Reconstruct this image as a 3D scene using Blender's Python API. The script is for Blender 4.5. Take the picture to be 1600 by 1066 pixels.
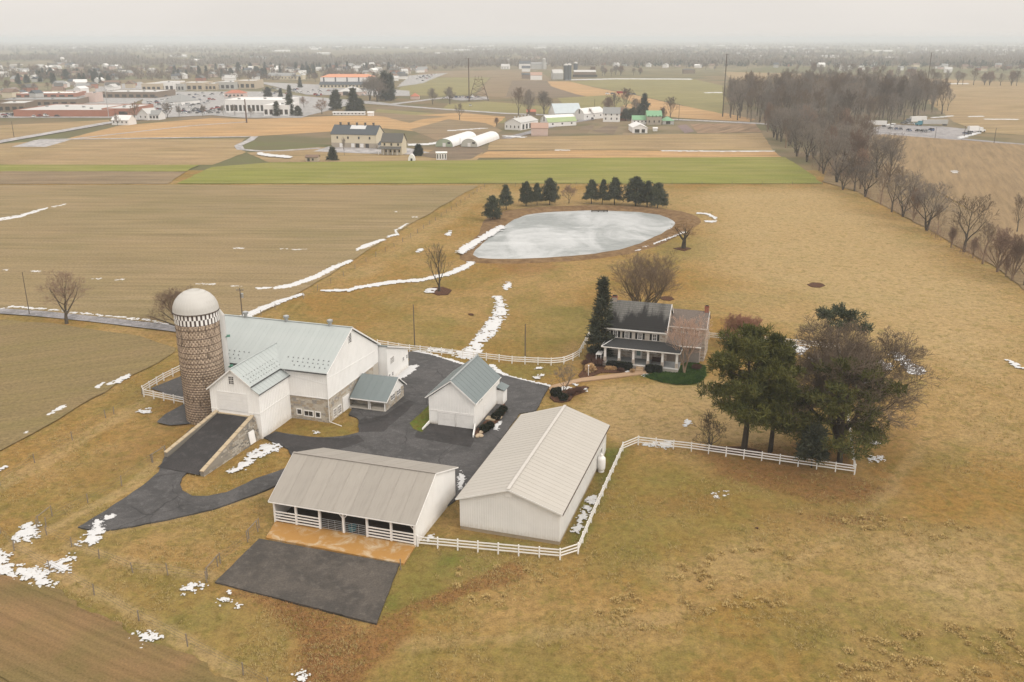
import bpy, bmesh, math, random
import numpy as np
from mathutils import Vector, Matrix
for o in list(bpy.data.objects): bpy.data.objects.remove(o, do_unlink=True)
SC = bpy.context.scene
COL = SC.collection
R = math.radians
# ---------------------------------------------------------------- camera
HAZE = 0.00020
CAM_H, FOC = 58.0, 1430.0                 # metres above the ground; focal length in pixels of the 1600 px wide photograph
PITCH = math.atan((533.0 - 59.5) / FOC)
cam_d = bpy.data.cameras.new('camera'); cam = bpy.data.objects.new('camera', cam_d); COL.objects.link(cam)
cam_d.sensor_width = 36.0; cam_d.lens = 36.0 * FOC / 1600.0
cam_d.clip_start = 1.0; cam_d.clip_end = 60000.0
cam.location = (0, 0, CAM_H)
cam.rotation_euler = (math.pi / 2 - PITCH, 0, 0)
SC.camera = cam
# ---------------------------------------------------------------- sky, sun, exposure
SUN_EL, SUN_AZ = R(40), R(128)
world = bpy.data.worlds.new('World'); SC.world = world; world.use_nodes = True
wn, wl = world.node_tree.nodes, world.node_tree.links
wn.clear()
w_out = wn.new('ShaderNodeOutputWorld'); w_bg = wn.new('ShaderNodeBackground')
w_sky = wn.new('ShaderNodeTexSky'); w_sky.sky_type = 'NISHITA'; w_sky.sun_disc = False
w_sky.sun_elevation = SUN_EL; w_sky.sun_rotation = SUN_AZ; w_sky.dust_density = 4.0; w_sky.air_density = 1.0
w_hs = wn.new('ShaderNodeHueSaturation'); w_hs.inputs['Saturation'].default_value = 0.12
wl.new(w_sky.outputs[0], w_hs.inputs['Color'])
w_tc = wn.new('ShaderNodeTexCoord')
w_no = wn.new('ShaderNodeTexNoise'); w_no.inputs['Scale'].default_value = 2.2; w_no.inputs['Detail'].default_value = 5
w_map = wn.new('ShaderNodeMapping'); w_map.inputs['Scale'].default_value = (1, 1, 3.5)
wl.new(w_tc.outputs['Generated'], w_map.inputs['Vector']); wl.new(w_map.outputs[0], w_no.inputs['Vector'])
w_cr = wn.new('ShaderNodeValToRGB')      # the overcast deck: pale, faintly warm, hardly any structure
w_cr.color_ramp.elements[0].position = 0.3; w_cr.color_ramp.elements[0].color = (0.85, 0.805, 0.755, 1)
w_cr.color_ramp.elements[1].position = 0.7; w_cr.color_ramp.elements[1].color = (0.97, 0.915, 0.855, 1)
wl.new(w_no.outputs['Fac'], w_cr.inputs[0])
# an overcast deck is brightest overhead (the standard overcast sky: luminance rises with the sine of the elevation)
w_sx = wn.new('ShaderNodeSeparateXYZ'); wl.new(w_tc.outputs['Generated'], w_sx.inputs[0])
w_el = wn.new('ShaderNodeMath'); w_el.operation = 'MULTIPLY_ADD'; w_el.use_clamp = False
w_cl = wn.new('ShaderNodeMath'); w_cl.operation = 'MAXIMUM'; w_cl.inputs[1].default_value = 0.0; wl.new(w_sx.outputs[2], w_cl.inputs[0])
wl.new(w_cl.outputs[0], w_el.inputs[0]); w_el.inputs[1].default_value = 10.0; w_el.inputs[2].default_value = 9.8
w_mul = wn.new('ShaderNodeVectorMath'); w_mul.operation = 'SCALE'; wl.new(w_el.outputs[0], w_mul.inputs['Scale'])
wl.new(w_cr.outputs[0], w_mul.inputs[0])
w_mix = wn.new('ShaderNodeMix'); w_mix.data_type = 'RGBA'; w_mix.inputs['Factor'].default_value = 0.88
wl.new(w_hs.outputs[0], w_mix.inputs['A']); wl.new(w_mul.outputs[0], w_mix.inputs['B'])
wl.new(w_mix.outputs['Result'], w_bg.inputs['Color'])
w_bg.inputs['Strength'].default_value = 0.1
wl.new(w_bg.outputs[0], w_out.inputs['Surface'])
sun_d = bpy.data.lights.new('sun', 'SUN'); sun_d.energy = 1.5; sun_d.angle = R(32); sun_d.color = (1.0, 0.95, 0.88)
sun = bpy.data.objects.new('sun', sun_d); COL.objects.link(sun); sun.location = (0, 0, 300)
_d = Vector((math.sin(SUN_AZ) * math.cos(SUN_EL), math.cos(SUN_AZ) * math.cos(SUN_EL), math.sin(SUN_EL)))
sun.rotation_euler = _d.to_track_quat('Z', 'Y').to_euler()
SC.view_settings.view_transform = 'Standard'; SC.view_settings.look = 'None'
SC.view_settings.exposure = 0.0; SC.view_settings.gamma = 1.0; SC.view_settings.use_curve_mapping = False
SC.render.engine = 'CYCLES'
cy = SC.cycles
cy.max_bounces = 5; cy.diffuse_bounces = 2; cy.glossy_bounces = 2; cy.transmission_bounces = 2; cy.transparent_max_bounces = 4
cy.volume_bounces = 1
cy.use_denoising = True
try: cy.denoiser = 'OPENIMAGEDENOISE'; cy.denoising_input_passes = 'RGB_ALBEDO_NORMAL'
except Exception: pass
cy.use_adaptive_sampling = False
cy.sample_clamp_indirect = 4.0
# ---------------------------------------------------------------- survey: where the lines of sight of the photograph meet the ground
_c, _s = math.cos(PITCH), math.sin(PITCH)
def G(x, y, z=0.0):
    u = (x - 800.0) / FOC; v = (y - 533.0) / FOC
    dy = _c - _s * v; dz = -_s - _c * v
    t = (z - CAM_H) / dz
    return (u * t, dy * t)
def GV(x, y, z=0.0):
    p = G(x, y, z); return Vector((p[0], p[1], z))
def HT(x, y, ytop):
    """height of an upright thing whose foot stands at photo point (x, y) and whose top reaches row ytop"""
    gy = G(x, y)[1]; v = (ytop - 533.0) / FOC
    dy = _c - _s * v; dz = -_s - _c * v
    return CAM_H + dz * gy / dy
def MPP(y): # metres per photo pixel across, at the ground on row y
    p = G(801, y); return p[0]
AXIS = R(-17.4)                           # every farm building shares this bearing
# ---------------------------------------------------------------- tags
def tag(o, label=None, cat=None, group=None, kind=None):
    if label: o['label'] = label
    if cat: o['category'] = cat
    if group: o['group'] = group
    if kind: o['kind'] = kind
    return o
def empty(name, loc, rz=0.0):
    o = bpy.data.objects.new(name, None); COL.objects.link(o); o.location = loc; o.rotation_euler = (0, 0, rz)
    o.empty_display_size = 0.5
    return o
def thing(name, label, cat, loc, rz=0.0, group=None):
    return tag(empty(name, loc, rz), label, cat, group)
def link(name, me, parent=None, loc=None, rot=None, scale=None):
    o = bpy.data.objects.new(name, me); COL.objects.link(o)
    if parent: o.parent = parent
    if loc is not None: o.location = loc
    if rot is not None: o.rotation_euler = rot
    if scale is not None: o.scale = scale
    return o
# ---------------------------------------------------------------- mesh collector
class MB:
    def __init__(s): s.v = []; s.f = []; s.m = []; s.cur = 0
    def mat(s, i): s.cur = i; return s
    def add(s, vs, fs):
        n = len(s.v); s.v.extend([tuple(p) for p in vs]); s.f.extend([tuple(i + n for i in f) for f in fs]); s.m.extend([s.cur] * len(fs)); return s
    def box(s, x0, x1, y0, y1, z0, z1):
        if x0 > x1: x0, x1 = x1, x0
        if y0 > y1: y0, y1 = y1, y0
        return s.add([(x0,y0,z0),(x1,y0,z0),(x1,y1,z0),(x0,y1,z0),(x0,y0,z1),(x1,y0,z1),(x1,y1,z1),(x0,y1,z1)],
                     [(3,2,1,0),(4,5,6,7),(0,1,5,4),(1,2,6,5),(2,3,7,6),(3,0,4,7)])
    def hexa(s, b, t):
        return s.add(list(b) + list(t), [(3,2,1,0),(4,5,6,7),(0,1,5,4),(1,2,6,5),(2,3,7,6),(3,0,4,7)])
    def quad(s, a, b, c, d): return s.add([a,b,c,d], [(0,1,2,3)])
    def slab(s, a, b, c, d, t):
        """a sheet a-b-c-d (counter-clockwise from outside) with thickness t below it"""
        A, B, C, D = map(Vector, (a, b, c, d)); n = (B - A).cross(D - A).normalized() * t
        return s.hexa([A - n, B - n, C - n, D - n], [A, B, C, D])
    def prism(s, poly, z0, z1):
        n = len(poly)
        vs = [(p[0],p[1],z0) for p in poly] + [(p[0],p[1],z1) for p in poly]
        return s.add(vs, [tuple(range(n-1,-1,-1)), tuple(range(n,2*n))] + [(i,(i+1)%n,n+(i+1)%n,n+i) for i in range(n)])
    def extrude_y(s, prof, y0, y1):
        """profile in x-z (counter-clockwise seen from -y) swept along y"""
        n = len(prof)
        vs = [(p[0],y0,p[1]) for p in prof] + [(p[0],y1,p[1]) for p in prof]
        return s.add(vs, [tuple(range(n)), tuple(range(2*n-1,n-1,-1))] + [(i,n+i,n+(i+1)%n,(i+1)%n) for i in range(n)])
    def extrude_x(s, prof, x0, x1):
        """profile in y-z swept along x"""
        n = len(prof)
        vs = [(x0,p[0],p[1]) for p in prof] + [(x1,p[0],p[1]) for p in prof]
        return s.add(vs, [tuple(range(n-1,-1,-1)), tuple(range(n,2*n))] + [(i,(i+1)%n,n+(i+1)%n,n+i) for i in range(n)])
    def bar(s, p, q, w, h=None):
        """rectangular bar from p to q"""
        p, q = Vector(p), Vector(q); h = h or w; d = (q - p)
        if d.length < 1e-6: return s
        d.normalize(); up = Vector((0,0,1)) if abs(d.z) < 0.95 else Vector((1,0,0))
        a = d.cross(up).normalized() * w / 2; b = a.cross(d).normalized() * h / 2
        return s.hexa([p-a-b, p+a-b, p+a+b, p-a+b], [q-a-b, q+a-b, q+a+b, q-a+b])
    def tube(s, p, q, r0, r1=None, n=8, cap=True):
        p, q = Vector(p), Vector(q); r1 = r0 if r1 is None else r1; d = (q - p).normalized()
        up = Vector((0,0,1)) if abs(d.z) < 0.95 else Vector((1,0,0))
        a = d.cross(up).normalized(); b = d.cross(a).normalized(); vs = []
        for c, r in ((p, r0), (q, r1)):
            for i in range(n):
                t = 2 * math.pi * i / n; vs.append(c + (a * math.cos(t) + b * math.sin(t)) * r)
        fs = [(i, (i+1) % n, n + (i+1) % n, n + i) for i in range(n)]
        if cap: fs += [tuple(range(n-1,-1,-1)), tuple(range(n, 2*n))]
        return s.add(vs, fs)
    def lathe(s, prof, n=16, c=(0,0), a0=0.0):
        """profile [(r, z)...] round a vertical axis"""
        m = len(prof); vs = []
        for i in range(n):
            t = 2 * math.pi * i / n + a0
            for r, z in prof: vs.append((c[0] + r * math.cos(t), c[1] + r * math.sin(t), z))
        fs = []
        for i in range(n):
            j = (i + 1) % n
            for k in range(m - 1): fs.append((i*m+k, j*m+k, j*m+k+1, i*m+k+1))
        return s.add(vs, fs)
    def mesh(s, name, mats, smooth=False):
        me = bpy.data.meshes.new(name); me.from_pydata(s.v, [], s.f)
        for m in (mats if isinstance(mats, (list, tuple)) else [mats]): me.materials.append(m)
        if s.m and max(s.m) > 0: me.polygons.foreach_set('material_index', s.m)
        if smooth: me.polygons.foreach_set('use_smooth', [True] * len(s.f))
        me.update(); return me
    def build(s, name, mats, parent=None, loc=None, rot=None, smooth=False):
        return link(name, s.mesh(name, mats, smooth), parent, loc, rot)
def np_mesh(name, verts, faces, mats, smooth=False):
    """verts (n,3), faces (m,k) numpy arrays of one face size"""
    me = bpy.data.meshes.new(name); verts = np.asarray(verts, np.float32); faces = np.asarray(faces, np.int32)
    k = faces.shape[1]; me.vertices.add(len(verts)); me.vertices.foreach_set('co', verts.ravel())
    me.loops.add(faces.size); me.loops.foreach_set('vertex_index', faces.ravel())
    me.polygons.add(len(faces)); me.polygons.foreach_set('loop_start', np.arange(len(faces), dtype=np.int32) * k)
    for m in (mats if isinstance(mats, (list, tuple)) else [mats]): me.materials.append(m)
    if smooth: me.polygons.foreach_set('use_smooth', np.ones(len(faces), bool))
    me.update(calc_edges=True); return me
def shade_flat_mats(o): return o
# ---------------------------------------------------------------- materials
class NT:
    def __init__(s, name, rough=0.9, spec=0.25):
        s.m = bpy.data.materials.new(name); s.m.use_nodes = True
        s.n = s.m.node_tree.nodes; s.l = s.m.node_tree.links
        s.b = s.n['Principled BSDF']; s.b.inputs['Roughness'].default_value = rough
        s.b.inputs['Specular IOR Level'].default_value = spec
        s._pos = None
    def put(s, a, b): s.l.new(a, b)
    def pos(s):
        if s._pos is None: s._pos = s.n.new('ShaderNodeNewGeometry').outputs['Position']
        return s._pos
    def obj(s): return s.n.new('ShaderNodeTexCoord').outputs['Object']
    def gen(s): return s.n.new('ShaderNodeTexCoord').outputs['Generated']
    def rnd(s): return s.n.new('ShaderNodeObjectInfo').outputs['Random']
    def mapv(s, vec, scale=(1,1,1), rot=(0,0,0), loc=(0,0,0)):
        n = s.n.new('ShaderNodeMapping'); s.put(vec, n.inputs['Vector'])
        n.inputs['Scale'].default_value = scale; n.inputs['Rotation'].default_value = rot; n.inputs['Location'].default_value = loc
        return n.outputs[0]
    def noise(s, vec, scale, detail=4, rough=0.55, dist=0.0):
        n = s.n.new('ShaderNodeTexNoise'); s.put(vec, n.inputs['Vector']); n.inputs['Scale'].default_value = scale
        n.inputs['Detail'].default_value = detail; n.inputs['Roughness'].default_value = rough; n.inputs['Distortion'].default_value = dist
        return n.outputs['Fac']
    def vor(s, vec, scale, feat='F1', out='Distance'):
        n = s.n.new('ShaderNodeTexVoronoi'); s.put(vec, n.inputs['Vector']); n.inputs['Scale'].default_value = scale; n.feature = feat
        return n.outputs[out]
    def wave(s, vec, scale, dist=0.0, dscale=1.0, axis='X', detail=1.0):
        n = s.n.new('ShaderNodeTexWave'); s.put(vec, n.inputs['Vector']); n.inputs['Scale'].default_value = scale
        n.bands_direction = axis; n.inputs['Distortion'].default_value = dist; n.inputs['Detail Scale'].default_value = dscale; n.inputs['Detail'].default_value = detail
        return n.outputs['Fac']
    def math(s, op, a, b=None, clamp=False):
        n = s.n.new('ShaderNodeMath'); n.operation = op; n.use_clamp = clamp
        for i, x in enumerate((a, b)):
            if x is None: continue
            if isinstance(x, (int, float)): n.inputs[i].default_value = x
            else: s.put(x, n.inputs[i])
        return n.outputs[0]
    def step(s, x, lo, hi, a=0.0, b=1.0):
        n = s.n.new('ShaderNodeMapRange'); s.put(x, n.inputs['Value'])
        n.inputs['From Min'].default_value = lo; n.inputs['From Max'].default_value = hi
        n.inputs['To Min'].default_value = a; n.inputs['To Max'].default_value = b
        n.interpolation_type = 'SMOOTHSTEP'
        return n.outputs[0]
    def mix(s, f, a, b, mode='MIX'):
        n = s.n.new('ShaderNodeMix'); n.data_type = 'RGBA'; n.blend_type = mode
        for key, x in (('Factor', f), ('A', a), ('B', b)):
            i = n.inputs[key] if key != 'Factor' else n.inputs[0]
            if key in 'AB': i = n.inputs[6] if key == 'A' else n.inputs[7]
            if isinstance(x, (int, float)): i.default_value = x
            elif isinstance(x, (tuple, list)): i.default_value = tuple(x) + ((1,) if len(x) == 3 else ())
            else: s.put(x, i)
        return n.outputs[2]
    def ramp(s, f, stops):
        n = s.n.new('ShaderNodeValToRGB'); s.put(f, n.inputs[0]); e = n.color_ramp.elements
        while len(e) < len(stops): e.new(0.5)
        for q, (p, c) in zip(e, stops): q.position = p; q.color = tuple(c) + (1,)
        return n.outputs[0]
    def attr(s, name, out='Color'):
        n = s.n.new('ShaderNodeAttribute'); n.attribute_name = name; return n.outputs[out]
    def sep(s, c):
        n = s.n.new('ShaderNodeSeparateColor'); s.put(c, n.inputs[0]); return n.outputs
    def color(s, c):
        if isinstance(c, (tuple, list)): s.b.inputs['Base Color'].default_value = tuple(c) + (1,)
        else: s.put(c, s.b.inputs['Base Color'])
        return s
    def bump(s, h, strength=0.4, dist=0.1):
        n = s.n.new('ShaderNodeBump'); n.inputs['Strength'].default_value = strength; n.inputs['Distance'].default_value = dist
        s.put(h, n.inputs['Height']); s.put(n.outputs[0], s.b.inputs['Normal']); return s
    def rough(s, x): s.put(x, s.b.inputs['Roughness']); return s
def mul(c, k): return tuple(x * k for x in c)
def paint(name, c, var=0.12, scale=0.6, rough=0.6, streak=True, dirt=(0.30,0.26,0.2), dirtamt=0.18):
    """weathered paint: soft mottling and rain streaks"""
    t = NT(name, rough); p = t.obj()
    n = t.noise(p, scale, 5); st = t.noise(t.mapv(p, (3.0, 3.0, 0.35)), 1.2, 4)
    c1 = t.mix(t.step(n, .3, .7), mul(c, 1 - var), mul(c, 1 + var * .4))
    if streak:      # mud splashed up from the ground
        q = t.n.new('ShaderNodeSeparateXYZ'); t.put(p, q.inputs[0]); sp = t.math('SUBTRACT', t.math('MULTIPLY', t.noise(t.mapv(p, (2, 2, 1)), 1.5, 4), 1.7), q.outputs[2])
        c1 = t.mix(t.step(sp, -.2, .9, 0, .4), c1, (.42,.35,.26))
    if streak: c1 = t.mix(t.math('MULTIPLY', t.step(st, .5, .8), dirtamt), c1, dirt)
    t.color(c1); return t.m
def plain(name, c, rough=0.8, var=0.15, scale=2.0, spec=0.25, metal=0.0):
    t = NT(name, rough, spec); n = t.noise(t.obj(), scale, 4)
    t.color(t.mix(n, mul(c, 1 - var), mul(c, 1 + var))); t.b.inputs['Metallic'].default_value = metal; return t.m
def varied(name, c, rough=0.85, var=0.25, bright=0.3, scale=2.0, hue=None):
    """colour that differs a little from object to object"""
    t = NT(name, rough); n = t.noise(t.obj(), scale, 4); r = t.rnd()
    a = t.mix(r, mul(c, 1 - bright), mul(hue or c, 1 + bright))
    t.color(t.mix(n, mul((1,1,1), 1 - var), (1,1,1), 'MIX')) ; k = t.mix(n, (1-var,)*3, (1+var,)*3)
    t.color(t.mix(1.0, a, k, 'MULTIPLY')); return t.m
# ================================================================ GROUND
rng = np.random.default_rng(7)
def vnoise(x, y, seed=0):
    """smooth value noise in -1..1"""
    xi = np.floor(x).astype(np.int64); yi = np.floor(y).astype(np.int64); xf = x - xi; yf = y - yi
    def h(a, b):
        n = (a * 374761393 + b * 668265263 + seed * 982451653) & 0x7fffffff
        n = ((n ^ (n >> 13)) * 1274126177) & 0x7fffffff
        return ((n ^ (n >> 16)) & 0xffff) / 32767.5 - 1.0
    u = xf * xf * (3 - 2 * xf); v = yf * yf * (3 - 2 * yf)
    return (h(xi, yi) * (1-u) + h(xi+1, yi) * u) * (1-v) + (h(xi, yi+1) * (1-u) + h(xi+1, yi+1) * u) * v
def fbm(x, y, seed=0, oct=4):
    a, s, t = 0.0, 1.0, 0.0
    for k in range(oct): a = a + vnoise(x * 2**k, y * 2**k, seed + k) * s; t += s; s *= 0.5
    return a / t
def sdist(P, poly):
    """signed distance (positive inside) of points to a polygon"""
    poly = np.asarray(poly, float); d = np.full(len(P), 1e18); ins = np.zeros(len(P), bool)
    for a, b in zip(poly, np.roll(poly, -1, 0)):
        e = b - a; w = P - a; t = np.clip((w @ e) / max(e @ e, 1e-9), 0, 1)
        q = w - t[:, None] * e; d = np.minimum(d, (q * q).sum(1))
        c = (a[1] > P[:, 1]) != (b[1] > P[:, 1])
        with np.errstate(divide='ignore', invalid='ignore'):
            xi = (b[0] - a[0]) * (P[:, 1] - a[1]) / (b[1] - a[1]) + a[0]
        ins ^= c & (P[:, 0] < xi)
    d = np.sqrt(d); return np.where(ins, d, -d)
def ldist(P, line):
    line = np.asarray(line, float); d = np.full(len(P), 1e18)
    for a, b in zip(line[:-1], line[1:]):
        e = b - a; w = P - a; t = np.clip((w @ e) / max(e @ e, 1e-9), 0, 1)
        q = w - t[:, None] * e; d = np.minimum(d, (q * q).sum(1))
    return np.sqrt(d)
def sstep(x, a, b):
    t = np.clip((x - a) / (b - a), 0, 1); return t * t * (3 - 2 * t)
def GP(pts): return [G(x, y) for x, y in pts]
# ---- the wide land to the horizon
t = NT('far_land', 1.0, 0.05); p = t.pos()
cell = t.vor(t.mapv(p, (1/420, 1/300, 0), (0,0,.35)), 1.0, 'F1', 'Color'); cs = t.sep(cell)
c1 = t.ramp(cs[0], [(0, (.17,.125,.07)), (.35, (.21,.155,.085)), (.6, (.125,.125,.055)), (.8, (.24,.19,.12)), (1, (.15,.105,.065))])
n1 = t.noise(p, .02, 6); c1 = t.mix(t.step(n1, .42, .62), c1, mul((.14,.125,.065), .9))
t.color(c1); far_land = t.m
b = MB(); b.box(-16000, 16000, -400, 26000, -1.2, -0.32); tag(b.build('ground', far_land), kind='structure')
# ---- meadow: one uneven sheet of winter grass, tinted where it is greener, littered or mown
def meadow_material():
    t = NT('winter_grass', 1.0, 0.05); p = t.pos()
    big = t.noise(p, .035, 5, .6, .4); mid = t.noise(p, .16, 6, .62, .5); fine = t.noise(p, 1.1, 5, .68); hi = t.noise(p, 5.0, 4, .75)
    st = t.noise(t.mapv(p, (.9, .12, 1), (0,0,R(25))), 1.0, 4, .6)
    c = t.mix(t.step(big, .36, .64), (.262,.155,.046), (.315,.205,.083))
    c = t.mix(t.math('MULTIPLY', t.step(t.noise(p, .06, 5, .65, .8), .46, .66), .6), c, (.175,.14,.040))
    c = t.mix(t.math('MULTIPLY', t.step(mid, .5, .72), .6), c, (.19,.155,.045))          # olive
    c = t.mix(t.math('MULTIPLY', t.step(st, .5, .75), .4), c, (.34,.235,.10))
    a = t.attr('tint'); s = t.sep(a); al = t.attr('tint', 'Alpha')
    brk = t.step(t.math('ADD', t.math('MULTIPLY', mid, .5), t.math('MULTIPLY', fine, .5)), .36, .62)
    c = t.mix(t.math('MULTIPLY', s[0], t.math('ADD', .45, t.math('MULTIPLY', brk, .5))), c, (.15,.145,.038))   # green
    c = t.mix(t.math('MULTIPLY', s[1], t.math('ADD', .4, t.math('MULTIPLY', brk, .5))), c, (.235,.115,.045))   # leaf litter
    c = t.mix(t.math('MULTIPLY', s[2], .85), c, (.40,.29,.15))                                              # pale straw
    c = t.mix(t.math('MULTIPLY', al, t.math('ADD', .5, t.math('MULTIPLY', brk, .5))), c, (.075,.115,.018))   # lush green
    c = t.mix(t.math('MULTIPLY', t.step(t.noise(p, .55, 5, .7, .6), .48, .66), .55), c, (.15,.125,.032))
    k = t.ramp(t.math('ADD', t.math('MULTIPLY', fine, .5), t.math('MULTIPLY', hi, .5)), [(.34, (.52,.52,.48)), (.5, (.98,.98,.98)), (.66, (1.42,1.40,1.32))])
    c = t.mix(1.0, c, k, 'MULTIPLY')
    t.color(c); t.bump(t.math('ADD', fine, t.math('MULTIPLY', hi, .6)), .55, .35); return t.m
M_meadow = meadow_material()
ys = [56.0]
while ys[-1] < 425: ys.append(ys[-1] + max(.42, .0052 * ys[-1]))
ys = np.array(ys); ss = np.linspace(-.82, .82, 430)
YY, S2 = np.meshgrid(ys, ss, indexing='ij'); XX = S2 * (YY + 20)
P = np.stack([XX.ravel(), YY.ravel()], 1)
def inpoly(pts, feather, n=1.5, amt=1.0, ns=.25):
    wob = fbm(P[:,0] * ns, P[:,1] * ns, 31, 3) * n
    return amt * sstep(sdist(P, GP(pts)) + wob, -feather, feather)
def online(pts, w, n=.6, amt=1.0):
    wob = fbm(P[:,0] * .3, P[:,1] * .3, 77, 3) * n
    return amt * (1 - sstep(ldist(P, GP(pts)) + wob, w * .3, w))
green = np.zeros(len(P)); rust = green.copy(); pale = green.copy(); lush = green.copy()
for pts, f, a in (
    ([(655,852),(625,885),(600,985),(700,930),(830,880),(880,878),(720,856)], 3, .8),
    ([(950,700),(975,700),(915,860),(880,850)], 1.2, 1.0), ([(720,828),(880,850),(900,862),(660,846)], 1, .7),
    ([(960,720),(1340,745),(1400,800),(1200,830),(1020,900),(920,890)], 6, .55),
    ([(560,655),(572,668),(540,684),(440,680)], .8, .5), ([(600,480),(740,500),(760,560),(620,540)], 6, .4),
    ([(820,470),(930,480),(920,530),(820,560)], 6, .55), ([(650,560),(720,575),(780,590),(850,600),(870,570),(820,570)], 2, .5),
    ([(0,960),(300,900),(480,960),(430,1066),(330,1040),(200,990)], 5, .5), ([(160,880),(330,900),(300,940),(140,900)], 3, .5),
    ([(20,830),(160,720),(260,700),(250,740),(140,800),(60,850)], 4, .4), ([(1240,430),(1420,460),(1450,480),(1250,470)], 10, .5),
    ([(1020,370),(1110,370),(1120,400),(1050,410)], 5, .6), ([(960,720),(1060,740),(1030,800),(930,850)], 3, .5),
    ([(1100,980),(1350,900),(1600,860),(1600,1000),(1200,1066)], 9, .35), ([(600,990),(900,1000),(1000,1066),(560,1066)], 6, .4),
    ([(930,1000),(1100,1010),(1080,1066),(900,1066)], 5, .4), ([(260,560),(282,545),(200,640),(160,640)], 3, .6)):
    green = np.maximum(green, inpoly(pts, f, amt=a))
for pts, f, a in (
    ([(330,915),(440,930),(588,982),(640,965),(640,990),(560,1066),(470,1066),(470,1000),(420,950)], 1.6, 1.0),
    ([(1090,705),(1240,725),(1336,745),(1390,760),(1360,790),(1290,785),(1200,765),(1120,740)], 2.5, .95),
    ([(1340,690),(1420,640),(1440,700),(1400,780),(1345,745)], 4, .5), ([(1090,697),(1260,715),(1335,735),(1330,690),(1250,690)], 1.5, .8),
    ([(1000,775),(1120,770),(1130,800),(1040,800)], 2, .5), ([(1180,790),(1420,800),(1330,830),(1200,815)], 3, .6),
    ([(240,640),(300,600),(305,660),(250,690)], 3, .4), ([(1390,480),(1600,430),(1600,480),(1420,500)], 10, .15),
    ([(300,660),(200,690),(120,760),(180,740),(255,705)], 3, .45), ([(740,405),(860,405),(880,418),(820,432)], 2, .6)):
    rust = np.maximum(rust, inpoly(pts, f, amt=a))
rust = np.maximum(rust, online([(592,978),(640,952),(690,935),(740,915),(800,890)], 2.0, .9, .9))
for pts, f, a in (
    ([(930,600),(1180,590),(1240,640),(1230,700),(1110,690),(960,690),(900,640)], 3, .75),
    ([(1080,300),(1290,293),(1620,480),(1620,640),(1450,580),(1300,490),(1130,430)], 16, .85),
    ([(1360,840),(1600,820),(1600,960),(1480,960),(1380,900)], 6, .6), ([(1060,470),(1150,430),(1320,470),(1400,560),(1240,520)], 9, .5),
    ([(750,300),(1280,292),(1320,310),(1100,330),(800,330)], 8, .35), ([(1400,560),(1620,540),(1620,720),(1460,700)], 10, .4),
    ([(1000,880),(1180,850),(1230,900),(1060,940)], 4, .4)):
    pale = np.maximum(pale, inpoly(pts, f, amt=a))
for L, w, a in (
    ([(1600,520),(1500,560),(1440,700),(1330,830),(1200,900),(1050,960),(900,985),(640,1005)], 1.7, .32),
    ([(1275,295),(1340,345),(1430,420),(1600,520)], 3.0, .5), ([(1210,310),(1300,380),(1440,470),(1600,590)], 2.5, .4),
    ([(0,760),(60,725),(180,655),(280,590)], 2.4, .45), ([(0,860),(130,800),(200,760),(258,712)], 1.4, .5),
    ([(20,850),(90,890),(200,950),(300,1010),(380,1060)], 1.6, .55), ([(110,850),(230,885),(330,900)], 1.5, .5),
    ([(560,430),(700,340),(770,290)], 5, .3), ([(160,831),(300,805),(420,765)], 1.5, .3),
    ([(740,400),(700,420),(620,470)], 6, .2)):
    pale = np.maximum(pale, online(L, w, .8, a))
for pts, f, a in (([(1002,587),(1018,593),(1056,601),(1090,600),(1104,585),(1100,570),(1080,566),(1056,576),(1025,583)], .5, 1.0),
    ([(690,862),(722,866),(720,880),(690,882)], 1.0, .5), ([(888,870),(910,850),(925,810),(905,850)], .8, .4),
    ([(940,680),(960,690),(965,720),(945,760)], 1, .4), ([(600,930),(625,925),(620,950),(605,950)], .8, .6), ([(75,905),(140,945),(260,1010),(250,1015),(120,945)], .8, .6),
    ([(920,515),(960,500),(930,530)], 1.5, .5)):
    lush = np.maximum(lush, inpoly(pts, f, .5, a))
ZZ = -0.16 + fbm(P[:,0] * .09, P[:,1] * .09, 3, 4) * .10 + fbm(P[:,0] * .9, P[:,1] * .9, 9, 2) * .03
ny, nx = YY.shape; idx = np.arange(ny * nx).reshape(ny, nx)
F = np.stack([idx[:-1,:-1].ravel(), idx[:-1,1:].ravel(), idx[1:,1:].ravel(), idx[1:,:-1].ravel()], 1)
me = np_mesh('meadow', np.stack([P[:,0], P[:,1], ZZ], 1), F, M_meadow, True)
at = me.color_attributes.new('tint', 'FLOAT_COLOR', 'POINT')
at.data.foreach_set('color', np.stack([green, rust, pale, lush], 1).astype(np.float32).ravel())
tag(link('meadow', me), kind='structure')
MEADOW_RUST, MEADOW_P = rust, P
# ---- flat sheets: fields, tracks, paving
def resample(poly, step, jit, seed, closed=True):
    out = []; n = len(poly)
    for i in range(n if closed else n - 1):
        a = np.array(poly[i]); b = np.array(poly[(i+1) % n]); L = np.hypot(*(b - a)); k = max(1, int(L / step)); d = (b - a) / max(L, 1e-6); nn = np.array([-d[1], d[0]])
        for j in range(k):
            q = a + (b - a) * j / k
            o = float(fbm(np.array([q[0] * .8 / step]), np.array([q[1] * .8 / step]), seed, 3)[0]) * jit
            out.append(q + nn * o)
    return out
_seed = [100]
def flat(name, pts, mat, z, step=2.0, jit=.3, thick=0.0, world=False):
    _seed[0] += 1
    if not world and max(p[1] for p in pts) < 265: z -= .28
    q = resample(pts if world else GP(pts), step, jit, _seed[0])
    b = MB(); n = len(q)
    area = sum(q[i][0] * q[(i+1) % n][1] - q[(i+1) % n][0] * q[i][1] for i in range(n))
    if area < 0: q = q[::-1]
    if thick: b.prism(q, z - thick, z)
    else: b.add([(p[0], p[1], z) for p in q], [tuple(range(n))])
    return tag(b.build(name, mat), kind='structure')
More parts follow.
